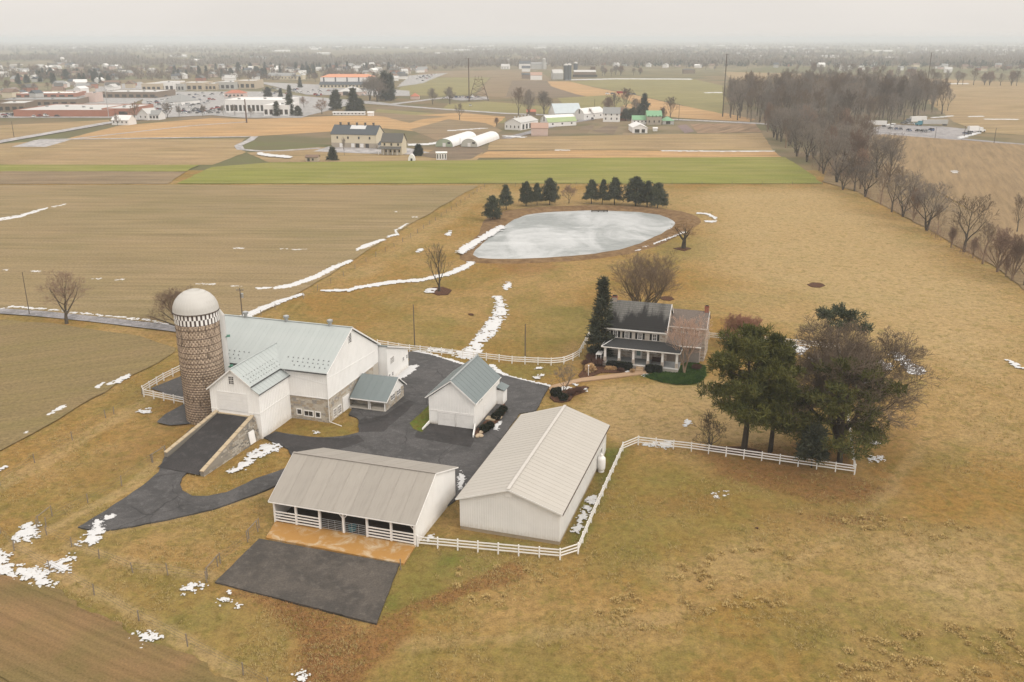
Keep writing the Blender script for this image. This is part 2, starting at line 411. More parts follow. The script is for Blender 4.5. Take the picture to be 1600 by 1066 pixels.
def strip(name, line, w0, mat, z, jit=.1, w1=None, thick=0.0, world=False):
    """a track along a line of photo points, w metres wide"""
    if not world and max(p[1] for p in line) < 245: z -= .28
    L = [np.array(p) for p in (line if world else GP(line))]; w1 = w1 or w0; l, r = [], []
    for i, p in enumerate(L):
        a = L[max(i-1, 0)]; c = L[min(i+1, len(L)-1)]; d = (c - a) / np.hypot(*(c - a)); nn = np.array([-d[1], d[0]])
        w = w0 + (w1 - w0) * i / (len(L) - 1); l.append(p + nn * w / 2); r.append(p - nn * w / 2)
    return flat(name, l + r[::-1], mat, z, max(w0, 2.0), jit, thick, True)
def field_mat(name, a, b, c, ang, row=.35, rowamt=.35, patch=.02, var=.75, fine=1.0):
    t = NT(name, 1.0, 0.05); p = t.pos(); q = t.mapv(p, (1,1,1), (0,0,-ang))
    pt = t.noise(p, patch, 5, .6); stre = t.noise(t.mapv(q, (.012, .16, 1)), 1.0, 5, .6); hi = t.noise(p, fine * 1.6, 5, .75)
    rows = t.noise(t.mapv(q, (.03, row * 2, 1)), 1.0, 3, .6)
    col = t.mix(t.step(pt, .35, .65), a, b); col = t.mix(t.math('MULTIPLY', t.step(stre, .42, .66), var), col, c)
    k = t.ramp(t.math('ADD', t.math('MULTIPLY', hi, 1 - rowamt), t.math('MULTIPLY', rows, rowamt)), [(.34, (.60,.60,.57)), (.5, (1,1,1)), (.66, (1.36,1.34,1.28))])
    t.color(t.mix(1.0, col, k, 'MULTIPLY')); t.bump(hi, .5, .2); return t.m
M_f_olive = field_mat('stubble_olive', (.25,.185,.10), (.21,.165,.083), (.29,.215,.125), R(-2), .22, .35, .02, .5)
M_f_brown = field_mat('stubble_brown', (.225,.16,.085), (.205,.155,.075), (.19,.15,.065), R(28), .4, .3)
M_f_tilled = field_mat('tilled_brown', (.225,.14,.068), (.165,.125,.05), (.26,.175,.09), R(-28), .8, .35, .09, .4, 2.6)
M_f_green = field_mat('winter_cover', (.205,.205,.052), (.235,.215,.07), (.175,.185,.04), R(0), .1, .3)
M_f_corn = field_mat('corn_stubble', (.40,.245,.115), (.36,.235,.115), (.43,.28,.15), R(0), .08, .4)
M_f_tan = field_mat('stubble_tan', (.30,.21,.115), (.26,.19,.095), (.335,.245,.14), R(0), .06, .4)
M_f_dull = field_mat('bare_field', (.225,.16,.10), (.20,.15,.09), (.25,.19,.12), R(0), .06, .4, .01)
M_f_right = field_mat('tilled_reddish', (.255,.18,.10), (.235,.165,.092), (.285,.205,.12), R(68), .2, .45, .02, .3)
M_f_grey = field_mat('dark_field', (.175,.13,.095), (.16,.125,.085), (.20,.15,.105), R(0), .05, .4, .01)
M_f_olgreen = field_mat('hill_pasture', (.225,.20,.085), (.195,.175,.075), (.24,.20,.10), R(0), .05, .3, .01)
def asphalt(name, c, crack=True, wet=.35, scale=1.0):
    t = NT(name, .8, .35); p = t.pos(); n = t.noise(p, .22, 6, .6, .6); hi = t.noise(p, 5, 5, .85); md = t.noise(p, .9, 5, .65)
    col = t.mix(t.step(n, .38, .62), mul(c, .7), mul(c, 1.35)); col = t.mix(t.math('MULTIPLY', t.step(md, .48, .68), .5), col, mul(c, 2.0))
    if crack:
        w = t.n.new('ShaderNodeTexNoise'); t.put(p, w.inputs['Vector']); w.inputs['Scale'].default_value = .5; w.inputs['Detail'].default_value = 5
        wv = t.n.new('ShaderNodeVectorMath'); wv.operation = 'MULTIPLY_ADD'; t.put(w.outputs['Color'], wv.inputs[0]); wv.inputs[1].default_value = (1.6,1.6,0); t.put(p, wv.inputs[2])
        v = t.vor(t.mapv(wv.outputs[0], (1,1,0)), .115 * scale, 'DISTANCE_TO_EDGE'); cr = t.step(v, .002, .012, 1, 0)
        gate = t.step(t.noise(p, .12, 3), .42, .58)
        col = t.mix(t.math('MULTIPLY', cr, t.math('MULTIPLY', gate, .6)), col, (.012,.011,.011))
    col = t.mix(1.0, col, t.ramp(hi, [(.36, (.66,.66,.66)), (.64, (1.36,1.35,1.33))]), 'MULTIPLY')
    t.color(col); t.rough(t.step(n, .35, .65, .62, .9)); t.bump(hi, .3, .03); return t.m
M_asph = asphalt('asphalt', (.058,.055,.055)); M_asph_new = asphalt('asphalt_dark', (.032,.029,.029), False)
M_asph_pad = asphalt('asphalt_worn', (.062,.053,.045), False); M_road = asphalt('road_surface', (.30,.285,.285), False)
M_lane = asphalt('lane_surface', (.20,.19,.195), False)
M_lot = asphalt('lot_surface', (.24,.225,.225), False)
t = NT('snow', .7, .3); n = t.noise(t.pos(), 1.6, 4); t.color(t.mix(n, (.53,.53,.53), (.64,.635,.63))); t.bump(n, .3, .1); M_snow = t.m
# fields, near
flat('field', [(-620,289),(400,289),(748,290),(690,322),(600,375),(515,430),(430,476),(392,497),(345,512),(270,508),(60,487),(-60,478),(-620,430)], M_f_olive, .02, 5, .8)
flat('field', [(-620,448),(-80,497),(60,503),(200,522),(277,543),(275,550),(180,602),(90,655),(0,706),(-120,775),(-620,1040)], M_f_brown, .02, 3, .9)
flat('field', [(-700,640),(-300,790),(0,897),(75,915),(140,957),(215,993),(330,1046),(420,1090),(500,1180),(-700,1180)], M_f_tilled, .02, 1.0, 1.0)
flat('field', [(-620,268),(150,268),(290,268.5),(262,287.5),(-620,287.5)], M_f_dull, .03, 6, 1)
flat('field', [(-620,256.5),(310,258),(292,268),(-620,267.5)], M_f_green, .04, 6, 1)
flat('field', [(276,287),(332,261),(425,254),(700,251),(960,246.5),(1226,245.5),(1262,268),(1286,287)], M_f_green, .03, 6, 1)
flat('field', [(-620,250),(-60,228),(100,217.5),(384,216),(366,230),(385,237),(332,257),(-620,256)], M_f_tan, .05, 8, 1)
# middle distance
flat('field', [(385,238),(500,229),(660,233),(755,238),(745,250),(420,253)], M_f_tan, .04, 5, 1)
flat('field', [(740,246),(762,236),(900,234),(1210,236),(1222,245),(960,246)], M_f_corn, .06, 6, 1)
flat('field', [(765,218),(840,213),(1050,209),(1190,208),(1208,235),(900,233.5),(762,234)], M_f_tan, .07, 6, 1)
flat('field', [(100,217),(185,196),(330,184),(400,186),(520,181),(640,180),(720,176),(790,182),(770,200),(740,212),(650,205),(600,200),(390,213)], M_f_corn, .05, 8, 1)
flat('field', [(640,202),(700,186),(760,192),(785,204),(762,216),(745,224),(690,222)], M_f_dull, .08, 6, 1)
flat('field', [(400,183),(560,178),(600,182),(640,192),(660,186),(700,182),(640,179),(520,170),(430,176)], M_f_dull, .09, 6, 1)
flat('field', [(-30,197),(170,187),(172,192),(60,212),(-30,221)], M_f_tan, .06, 6, 1)
flat('field', [(590,170),(690,178),(790,184),(790,192),(640,190),(580,178)], M_f_olgreen, .045, 6, 1)
flat('field', [(700,162),(760,158),(880,168),(900,178),(800,178),(690,171)], M_f_olgreen, .05, 6, 1)
flat('field', [(620,142),(645,121),(766,121),(740,147),(690,150),(640,148)], M_f_olgreen, .06, 10, 2)
flat('field', [(642,120),(665,111),(810,110),(852,117),(860,124),(766,120.5)], M_f_dull, .07, 10, 2)
flat('field', [(744,148),(768,121),(862,124),(855,127),(880,142),(790,153)], M_f_dull, .08, 10, 2)
flat('field', [(790,151),(800,126),(856,126),(862,134),(900,145),(930,149),(870,153)], M_f_grey, .09, 10, 2)
flat('field', [(855,127),(890,127),(930,137),(990,148),(1060,164),(1130,176),(1180,186),(1170,190),(1060,184),(1000,175),(960,160),(900,147),(862,135)], M_f_corn, .10, 10, 1)
flat('field', [(888,127),(960,124),(1080,123),(1135,135),(1130,178),(1060,163),(990,147),(930,136)], M_f_olgreen, .11, 10, 2)
flat('field', [(870,153),(960,148),(990,160),(950,172),(930,178),(890,170)], M_f_olgreen, .12, 10, 2)
flat('field', [(1440,150),(1475,135),(2000,120),(2000,240),(1534,206),(1490,190)], M_f_tan, .05, 10, 2)
flat('field', [(1130,112),(1330,117),(1690,133),(1690,140),(1440,140),(1150,130)], M_f_tan, .045, 15, 2)
flat('field', [(1338,216),(1380,210),(1500,219),(2000,256),(2000,600),(1600,400),(1520,330),(1440,285),(1380,250)], M_f_right, .04, 6, 1)
flat('field', [(1340,217),(1376,211),(1450,215),(1432,240),(1400,252),(1366,240)], field_mat('green_field_corner', (.20,.20,.07), (.22,.195,.085), (.24,.20,.10), R(60)), .06, 6, 1)
flat('field', [(1300,250),(1338,217),(1400,255),(1450,290),(1540,345),(1620,410),(1620,470),(1560,420),(1440,352),(1340,300),(1285,284)], field_mat('hedge_bottom', (.21,.15,.085), (.23,.165,.095), (.19,.14,.075), R(-40)), .05, 5, 1)
# roads and lanes
strip('road', [(-400,300),(-60,233),(0,221.5),(90,206),(172,191.5),(250,183)], 9, M_road, .12, .2)
strip('road', [(545,159),(600,163),(680,169.5),(790,177),(900,181),(1000,184.5),(1090,188),(1190,193),(1240,197)], 9, M_road, .14, .2)
strip('road', [(600,164),(650,158),(690,153),(740,150.5)], 9, M_road, .15, .2)
flat('car_park', [(690,153),(700,150),(760,151),(765,155),(720,157)], M_lot, .16, 8, .5)
strip('lane', [(60,217.5),(200,216),(384,213.2),(398,213),(390,219),(372,227),(376,233),(405,235.5),(440,235),(500,231)], 4.5, M_road, .12, .2)
strip('lane', [(110,217),(200,207),(300,196),(386,190)], 3.5, M_road, .11, .2)
flat('gravel_yard', [(18,229),(55,218.5),(112,217.5),(72,229)], M_road, .10, 4, .5)
strip('lane', [(-620,438),(-60,480),(0,486),(60,490),(150,499),(272,513.5),(345,524)], 3.6, M_lane, .05, .12)
flat('farm_yard', [(490,236),(515,228),(612,228),(640,231),(672,238),(640,241),(560,239)], M_road, .10, 4, .6)
strip('farm_drive', [(790,216),(822,208),(850,200),(880,193),(925,186)], 7, M_lane, .13, .3)
flat('car_park', [(1358,201),(1386,194),(1470,197),(1530,203),(1512,212),(1500,219),(1440,214),(1360,209)], M_lot, .07, 5, .5)
strip('road', [(1150,190),(1250,197),(1330,203),(1420,210),(1500,216.5),(1600,225.5),(1720,235)], 8, M_lane, .09, .2)
flat('garden_plot', [(655,243),(690,229),(750,231),(756,236),(735,248),(700,250)], M_f_grey, .09, 4, .6)
for q in ([(925,204),(952,194),(968,195),(958,210)], [(972,210),(984,195),(996,195),(990,211)], [(910,197),(930,194),(925,202),(905,203)]):
    flat('garden_plot', q, M_f_grey if q[0][0] != 972 else M_f_dull, .10, 4, .4)
flat('garden_plot', [(1058,196),(1072,194),(1085,205),(1070,208)], field_mat('tilled_purple', (.20,.15,.145), (.18,.14,.13), (.23,.17,.16), R(30)), .10, 4, .4)
flat('garden_plot', [(1078,193),(1180,193),(1190,206),(1090,208)], field_mat('garden_rows', (.24,.16,.105), (.20,.14,.09), (.29,.2,.13), R(60), .1, .6), .10, 4, .4)
# yard paving: the drive loops round a grass island
DRIVE = [(122,824),(165,798),(200,775),(225,757),(247,738),(260,708),(300,668),(331,690),(317,727),(300,732),(285,745),(281,756),(285,767),(300,775),(325,775.5),(355,769),(400,748),(430,738),(454,728),(456,714),(450,702),(439,692),
 (420,686),(412,684),(430,674.5),(450,678),(475,682),(505,684),(535,682),(560,676),(571,666),(567,660),(556,652),(545,648),(553,632),(600,597),(634,580),(640,560),(630,552),(644,549),(675,555),(720,569),(740,575),(781,584),(800,590),(830,597),(858,604),(848,622),(838,642),(812,646),(719,776),(700,790),(640,800),(500,760),(450,748),(432,758),(400,772),(332,796),(300,803),(265,811),(205,823),(155,831)]
flat('driveway', DRIVE, M_asph, .05, .8, .12, .35)
flat('patio', [(671,661),(650,676),(648,684),(735,700),(742,684),(790,640),(788,632),(741,672)], M_asph_new, .062, 1, .1)
flat('patio', [(560,657),(600,650),(640,625),(650,630),(600,675),(560,676)], M_asph_new, .062, 1, .25)
flat('driveway', [(412,684),(432,675),(452,680),(520,686),(560,680),(570,690),(500,712),(458,716),(450,702)], M_asph_new, .058, 1, .2)
flat('lawn', [(670,634),(640,662),(646,671),(659,676),(671,662)], M_meadow, .08, .8, .1)
flat('paddock_paving', [(236,607),(283,588),(320,570),(330,640),(288,627)], M_asph, .05, .8, .1)
flat('silo_apron', [(245,660),(257,648),(290,630),(305,640),(300,662),(265,665)], M_asph, .05, .6, .1)
flat('feedlot_pad', [(336,910),(588,975),(624,882),(405,842)], M_asph_pad, .06, .7, .09, .35)
t = NT('stained_concrete', .75, .3); p = t.pos(); q = t.mapv(p, (1,1,1), (0,0,-AXIS))
n = t.noise(p, .45, 6, .65, .8); n2 = t.noise(p, 1.6, 5, .65); c = t.mix(t.step(n, .30, .52), (.50,.40,.27), (.38,.20,.055))
c = t.mix(t.math('MULTIPLY', t.step(n2, .55, .75), .6), c, (.30,.145,.04)); c = t.mix(t.step(t.noise(p, .7, 4, .6, 1.0), .70, .76), c, (.03,.02,.015)); t.color(c); M_apron = t.m
flat('concrete_apron', [(415,841),(433,812),(650,852),(631,882)], M_apron, .12, .8, .08, .4)
# snow
def snow(pts, cell=.3, h=.12, rag=1.0, z=.03, hole=.0, ns=1.0):
    if max(p[1] for p in pts) < 245: z = -.08
    if cell < .2: cell *= .68
    if not hole and h < .2: hole = .1
    poly = np.array(GP(pts)); _seed[0] += 1
    x0, y0 = poly.min(0) - 1.5; x1, y1 = poly.max(0) + 1.5
    gx = np.arange(x0, x1, cell); gy = np.arange(y0, y1, cell); X, Y = np.meshgrid(gx, gy); Q = np.stack([X.ravel(), Y.ravel()], 1)
    d = sdist(Q, poly) + fbm(Q[:,0] * ns, Q[:,1] * ns, _seed[0], 2) * rag + fbm(Q[:,0] * ns * 3.7, Q[:,1] * ns * 4.6, _seed[0] + 9, 2) * min(rag, .6) * 1.5 + fbm(Q[:,0] * ns * 9.5, Q[:,1] * ns * 12, _seed[0] + 19, 2) * min(rag, .6) * 1.3
    if hole: d = np.minimum(d, (fbm(Q[:,0] * ns * 1.4, Q[:,1] * ns * 1.4, _seed[0] + 50, 3) + .35 - hole) * 2.0)
    Z = z + np.clip(d * .10, -.05, h * .5) + fbm(Q[:,0] * 2, Q[:,1] * 2, 5, 2) * .015
    Q = Q + rng.uniform(-.32, .32, Q.shape) * cell
    n, m = X.shape; ix = np.arange(n * m).reshape(n, m)
    f = np.stack([ix[:-1,:-1].ravel(), ix[:-1,1:].ravel(), ix[1:,1:].ravel(), ix[1:,:-1].ravel()], 1)
    f = f[(d[f] > 0).any(1)]
    if len(f) == 0: return
    u, inv = np.unique(f, return_inverse=True)
    me = np_mesh('snow', np.stack([Q[u,0], Q[u,1], Z[u]], 1), inv.reshape(f.shape), M_snow, True)
    tag(link('snow', me), kind='stuff')
def snowline(line, w, **k):
    L = [np.array(p, float) for p in line]; l, r = [], []
    for i, p in enumerate(L):
        a = L[max(i-1,0)]; c = L[min(i+1,len(L)-1)]; d = (c - a) / max(np.hypot(*(c - a)), 1e-6); nn = np.array([-d[1], d[0]]); ww = (w[i] if isinstance(w, (list,tuple)) else w) * .82
        l.append(p + nn * ww / 2); r.append(p - nn * ww / 2)
    snow([tuple(q) for q in l + r[::-1]], **k)
snow([(356,738),(372,726),(388,712),(405,697),(425,691),(438,694),(436,702),(420,706),(400,716),(385,730),(368,736)], .18, .15, .35)
snow([(640,588),(656,572),(650,568),(636,574),(622,584),(610,590),(622,594)], .25, .3, .3)
snow([(713,757),(716,735),(722,734),(730,748),(724,766),(715,768)], .2, .3, .3)
snowline([(644,548.5),(675,554),(720,568.5),(742,575)], [2,3,3,1.5], cell=.3, h=.25, rag=.25)
snowline([(765,570),(782,584),(800,590),(835,598),(859,603)], [3,4,2,3,2], cell=.3, h=.25, rag=.25)
snow([(121,848),(135,836),(147,826),(146,812),(157,812),(158,830),(153,846),(140,854)], .15, .1, .4, .05)
snow([(160,808),(180,804),(178,809),(165,811)], .12, .06, .3, .06)
snow([(28,836),(42,820),(56,820),(49,844),(30,843)], .15, .1, .6); snow([(78,882),(100,873),(112,872),(106,890),(90,891)], .15, .1, .6, .03, .1)
snow([(-30,850),(2,860),(20,880),(45,890),(68,892),(76,914),(60,910),(30,898),(0,895),(-30,890)], .16, .1, .7, .04, .15)
snow([(284,920),(300,914),(316,918),(300,926),(284,929)], .13, .06, .5, .03, .25); snow([(338,935),(355,929),(352,938),(342,944)], .12, .06, .5, .03, .2)
snow([(365,941),(376,945),(372,949)], .12, .06, .3); snow([(212,990),(232,990),(246,996),(232,1002)], .12, .06, .5, .04, .25); snow([(464,1062),(474,1054),(478,1066)], .12, .06, .5)
snow([(168,600),(183,594),(201,585),(202,587),(186,598),(170,601)], .3, .1, .25, .05); snow([(76,648),(90,638),(102,633),(100,636),(82,646)], .3, .1, .2, .05); snow([(36,676),(46,673),(42,677)], .25, .1, .2); snow([(0,732),(10,726),(8,730),(0,735)], .2, .1, .2)
snow([(217,641),(232,638),(236,644),(220,645)], .15, .08, .4, .0, .2)
snow([(152,604),(164,596),(164,598),(153,606)], .3, .06, .2, .05)
snow([(896,830),(906,808),(916,785),(928,772),(930,776),(920,795),(908,820),(902,832)], .14, .08, .3, .0, .2)
snow([(664,846),(676,832),(678,836),(670,846)], .15, .1, .2)
snowline([(-40,345),(0,343),(30,338),(60,329),(75,325)], [5,5,5,4,2], cell=.5, h=.15, rag=.3); snow([(80,323),(92,321),(104,318),(102,320),(85,324)], .5, .1, .3)
for x, y, w in ((150,436,8),(188,437,9),(310,444,14),(55,424,10),(10,422,4),(374,388,12),(328,444,12),(370,447,8),(467,390,14),(444,389,8),(620,331,4),(648,339,6)):
    snow([(x-w*.7,y-.3),(x+w*.7,y-.6),(x+w*.6,y+.5),(x-w*.5,y+.5)], .3, .08, .5, .03, .12)
snowline([(430,450),(455,446),(490,434),(522,418),(548,407)], [4,6,7,6,3], cell=.35, h=.2, rag=.35, z=.05)
snowline([(558,390),(572,384),(600,374)], [3,6,3], cell=.4, h=.2, rag=.35, z=.05); snowline([(606,370),(620,366),(618,360),(628,355),(636,350)], [2,3,2,2,1.5], cell=.4, h=.15, rag=.3, z=.05)
snowline([(400,451),(425,450)], 3, cell=.3, h=.1, rag=.2, z=.05)
snowline([(-10,485),(20,479),(80,484),(150,492),(230,500),(262,506)], [1,1.5,2,1.5,1.8,1.5], cell=.3, h=.1, rag=.35, z=.05, hole=.25)
snowline([(340,510),(378,497),(410,482),(440,470),(470,460)], [7,11,8,5,3], cell=.3, h=.2, rag=.3)
snowline([(504,454),(545,453),(560,449),(610,441),(660,437),(700,428),(725,418),(738,410)], [2,3,4,5,4,5,8,6], cell=.35, h=.2, rag=.35)
snowline([(737,412),(728,405),(742,408)], [4,5,4], cell=.3, h=.2, rag=.3); snow([(716,395),(723,388),(746,375),(768,362),(784,354),(787,358),(774,366),(751,379),(733,391),(722,399)], .3, .2, .6, .45)
snow([(788,352),(792,342),(799,338),(800,342),(794,353)], .35, .2, .2)
snow([(664,455),(672,450),(682,451),(676,457),(666,457)], .25, .1, .3); snow([(650,393),(658,388),(661,389),(653,394)], .4, .1, .3); snow([(696,367),(704,360),(702,368)], .4, .1, .3)
snow([(722,549),(738,538),(760,508),(775,490),(782,466),(790,486),(785,496),(776,512),(768,522),(756,532),(748,548),(735,560),(712,556)], .25, .15, .6, .0, .06)
snow([(786,450),(796,441),(798,445),(790,452)], .3, .1, .4); snow([(772,463),(780,462),(784,475),(778,470)], .3, .1, .4, .0, .1)
snowline([(670,546),(700,549),(725,552)], 3, cell=.3, h=.15, rag=.3)
snow([(1008,695),(1022,690),(1048,690),(1050,697),(1036,700)], .15, .12, .35, .0, .1); snow([(1068,660),(1076,656),(1080,657),(1072,666)], .15, .1, .3, .0, .1)
snow([(1345,565),(1358,562),(1392,570),(1388,576),(1366,575),(1364,590),(1352,598),(1342,590)], .2, .12, .6, .0, .12)
snow([(1395,550),(1406,551),(1420,566),(1440,576),(1440,583),(1422,584),(1412,570)], .22, .12, .5, .0, .1); snow([(1572,562),(1590,568),(1604,576),(1590,574)], .25, .1, .3)
snow([(1205,535),(1245,538),(1262,545),(1250,552),(1235,545)], .25, .1, .5, .0, .15); snow([(1268,560),(1280,556),(1276,566)], .25, .1, .5, .0, .2)
for x, y in ((1364,690),(1377,715),(1362,717),(1125,772),(1290,610)): snow([(x-4,y-1),(x+4,y-2),(x+5,y+2),(x-3,y+2)], .12, .06, .5, .0, .15)
for x, y in ((843,575),(845,586),(838,590),(495,676),(1009,586),(979,580)): snow([(x-4,y-1),(x+3,y-1),(x+4,y+1),(x-3,y+1)], .12, .06, .3, .03)
snow([(862,608),(880,605),(895,606),(880,611),(868,612)], .15, .1, .3, .03); snow([(895,600),(903,601),(900,604)], .15, .1, .2, .03); snow([(911,609),(916,608),(916,612)], .12, .1, .2, .1)
snow([(770,668),(780,660),(784,662),(774,672)], .15, .1, .3, .1)
snowline([(1090,333),(1105,334),(1118,341),(1118,346),(1102,346)], [1.5,2.5,4,3,3], cell=.4, h=.15, rag=.3)
snowline([(1070,363),(1040,375),(1000,388)], [2.5,2,1.5], cell=.35, h=.15, rag=.3, z=.2)
snowline([(1000,390),(960,397)], 1.2, cell=.35, h=.1, rag=.2, z=.1)
# far snow and pale plastic rows
for L, w in (([(404,240),(420,243),(455,246)], 3.5), ([(640,226),(668,225),(690,222)], 3), ([(1035,235.4),(1140,236),(1208,236)], .9), ([(868,234),(890,234.5)], .8),
             ([(788,212),(820,214.5)], 1.5), ([(884,124.8),(960,123.2),(1080,123.6)], 1.3), ([(1455,184),(1488,181)], 1), ([(1515,182),(1535,181.5)], 1), ([(1540,186),(1590,186.5)], 1.2),
             ([(1320,196),(1330,195)], 1), ([(1385,195),(1398,193)], 2), ([(1500,215),(1530,207)], 2), ([(1104,144.8),(1128,144.4)], 1), ([(0,107.6),(86,106.4)], .9), ([(16,101.6),(34,101.2)], 1),
             ([(1478,131),(1512,130.5)], 1.2), ([(700,204),(760,200)], .8), ([(1488,271),(1492,268)], 1.2), ([(1508,240),(1516,232)], 2)):
    snowline(L, w, cell=1.2 if L[0][1] > 150 else 3, h=.2, rag=.6, z=.22)
# ---- pond
POND = [(737,399),(741,391),(752,381),(768,368),(786,354),(802,343),(822,336),(852,332),(890,330),(925,329),(965,330),(1000,331.5),(1032,336),(1050,343),(1057,350),(1050,358),(1030,368),(1002,381),(968,391),(930,397),(890,401.5),(850,404),(805,405.5),(768,405.5),(746,404)]
t = NT('pond_ice', .45, .4); p = t.pos(); n = t.noise(t.mapv(p, (1,.6,1)), .05, 6, .62, 1.2); n2 = t.noise(p, .3, 6, .7); n3 = t.noise(t.mapv(p, (.25,1,1)), .12, 5, .6, .8)
c = t.mix(t.step(n, .38, .62), (.25,.265,.26), (.445,.455,.455)); c = t.mix(t.math('MULTIPLY', t.step(n3, .5, .68), .55), c, (.545,.555,.555)); c = t.mix(t.math('MULTIPLY', t.step(n2, .55, .75), .3), c, (.20,.21,.20))
t.color(c); t.rough(t.step(n2, .3, .7, .35, .7)); M_ice = t.m
flat('pond_ice', POND, M_ice, .10, 2.5, .5)
t = NT('bank_earth', 1.0, .05); n = t.noise(t.pos(), .5, 6, .65); t.color(t.mix(t.step(n, .35, .65), (.135,.08,.04), (.22,.14,.07))); t.bump(n, .6, .3); M_bank = t.m
q = np.array(resample(GP(POND), 2.5, .5, 444)); cen = q.mean(0); nq = len(q)
d = q - cen; dn = d / np.linalg.norm(d, axis=1)[:, None]; far = sstep(q[:,1], cen[1] - 5, cen[1] + 25)[:, None]
rings = [(q - dn * .5, .09), (q + dn * (1.0 + 1.2 * far), .55), (q + dn * (2.0 + 2.6 * far), .75), (q + dn * (3.5 + 4.5 * far), .45), (q + dn * (5.5 + 7 * far), -.3)]
V = np.concatenate([np.c_[a, np.full(nq, z) * (np.ones(nq) if z <= .1 else (.45 + .75 * far[:,0]))] for a, z in rings])
f = [((k)*nq + i, (k)*nq + (i+1) % nq, (k+1)*nq + (i+1) % nq, (k+1)*nq + i) for k in range(len(rings)-1) for i in range(nq)]
me = np_mesh('pond_bank', V, np.array(f)[:, ::-1], M_bank, True); tag(link('pond_bank', me), kind='structure')
# ---- brick path and beds
t = NT('path_brick', .9, .2); p = t.pos(); br = t.n.new('ShaderNodeTexBrick'); t.put(t.mapv(p, (1,1,1), (0,0,R(20))), br.inputs['Vector']); br.inputs['Scale'].default_value = 2.2
br.inputs['Color1'].default_value = (.42,.27,.16,1); br.inputs['Color2'].default_value = (.36,.23,.14,1); br.inputs['Mortar'].default_value = (.26,.18,.12,1); br.inputs['Mortar Size'].default_value = .03
t.color(t.mix(t.math('MULTIPLY', t.noise(p, 1.0, 4), .5), br.outputs['Color'], (.45,.31,.19))); M_brickpath = t.m
flat('brick_path', [(857.5,607.5),(861,603),(879.5,598),(893,594.5),(906.5,591.3),(931,588),(965,584),(985,581.5),(989.7,570),(1008.8,571.5),(1010,584),(976,588.2),(942.5,592.4),(907.6,596.4),(893,600),(875,605),(860,610)], M_brickpath, .07, .8, .05, .2)
t = NT('bark_mulch', 1.0, .05); n = t.noise(t.pos(), 3.0, 6, .75); t.color(t.mix(t.step(n, .35, .68), (.05,.025,.016), (.14,.07,.042))); t.bump(n, .8, .12); M_mulch = t.m
flat('mulch_bed', [(907,591),(904,586),(908,581),(913,575),(915.5,568),(919,559),(928,550),(940,546),(944,570),(990,577),(989,582),(949,582),(938,582),(922,589)], M_mulch, .03, .6, .15, .15)
flat('mulch_bed', [(859,621),(864,613),(879.5,609),(897.5,606),(913,603),(920.5,605),(913,612),(897.5,618),(891,625.5),(878,628.5),(866,627)], M_mulch, .05, .6, .1, .2)
flat('mulch_bed', [(741,682),(742,674),(787,630),(792,638),(790,645),(782,656),(770,666),(756,677),(748,684)], M_mulch, .075, .6, .1, .2)
flat('mulch_bed', [(1098,701),(1120,697),(1160,698),(1190,704),(1190,712),(1150,708)], M_mulch, .0, .6, .15, .15)
flat('mulch_bed', [(671,456),(676,449),(692,448),(706,453),(700,460),(684,461)], M_mulch, .0, .6, .15, .15)
flat('mulch_bed', [(1052,388),(1068,385),(1080,388),(1070,392)], M_mulch, .0, .6, .2, .15)
for x, y, w in ((736,491,5),(1275,445,14),(1042,466,12),(1182,824,3)):
    flat('bare_patch', [(x-w,y-1),(x-w*.3,y-w*.28),(x+w*.6,y-w*.2),(x+w,y+1),(x+w*.4,y+w*.3),(x-w*.5,y+w*.22)], M_mulch, .0, .6, .25, .12)
# ================================================================ FARMSTEAD BUILDINGS
CA, SA = math.cos(AXIS), math.sin(AXIS)
class Frame:
    """axis-aligned farmstead frame: x along the fronts, y away; on() finds where a line of sight meets one of its planes"""
    def __init__(s, px, py):
        g = G(px, py); s.o = (g[0], g[1], 0.0)
    def on(s, x, y, u=None, v=None, z=None):
        a = (x - 800.0) / FOC; b = (y - 533.0) / FOC
        d = (a, _c - _s * b, -_s - _c * b)
        dl = (d[0] * CA + d[1] * SA, -d[0] * SA + d[1] * CA, d[2])
        ox, oy = -s.o[0], -s.o[1]
        ol = (ox * CA + oy * SA, -ox * SA + oy * CA, CAM_H)
        k, val = (0, u) if u is not None else (1, v) if v is not None else (2, z)
        t = (val - ol[k]) / dl[k]
        return tuple(ol[i] + dl[i] * t for i in range(3))
    def thing(s, name, label, cat, group=None): return thing(name, label, cat, s.o, AXIS, group)
# materials
M_white = paint('white_paint', (.87,.855,.83), .04, .5, .55, True, (.6,.55,.48), .16)
M_white2 = paint('white_trim', (.82,.80,.775), .05, 1.0, .5, False)
M_offwhite = paint('offwhite_metal', (.76,.745,.72), .05, .4, .5, True, (.5,.46,.4), .15)
M_dark = plain('dark_opening', (.018,.015,.013), .9)
t = NT('window_glass', .12, .5); n = t.noise(t.obj(), .8, 2); t.color(t.mix(n, (.022,.02,.02), (.07,.065,.06))); M_glass = t.m
M_glass_grey = plain('window_glass_pale', (.30,.28,.26), .2, .2, 3.0, .5)
def metal_roof(name, c, c2, rough=.5, stain=None, axis_rows=None):
    t = NT(name, rough, .35); p = t.obj(); n = t.noise(p, .35, 5); st = t.noise(t.mapv(p, (.5, .15, .15)), 1.6, 5, .65); r = t.rnd()
    col = t.mix(n, c, c2); col = t.mix(t.math('MULTIPLY', t.step(st, .5, .75), .22), col, stain or mul(c, .8))
    k = t.math('ADD', .975, t.math('MULTIPLY', r, .05)); kk = t.n.new('ShaderNodeCombineColor')
    for i in range(3): t.put(k, kk.inputs[i])
    t.color(t.mix(1.0, col, kk.outputs[0], 'MULTIPLY')); return t.m
M_roof_blue = metal_roof('painted_metal_roof', (.37,.405,.395), (.42,.445,.435), .45)
M_roof_grey = metal_roof('slate_grey_metal', (.155,.185,.19), (.185,.215,.215), .5)
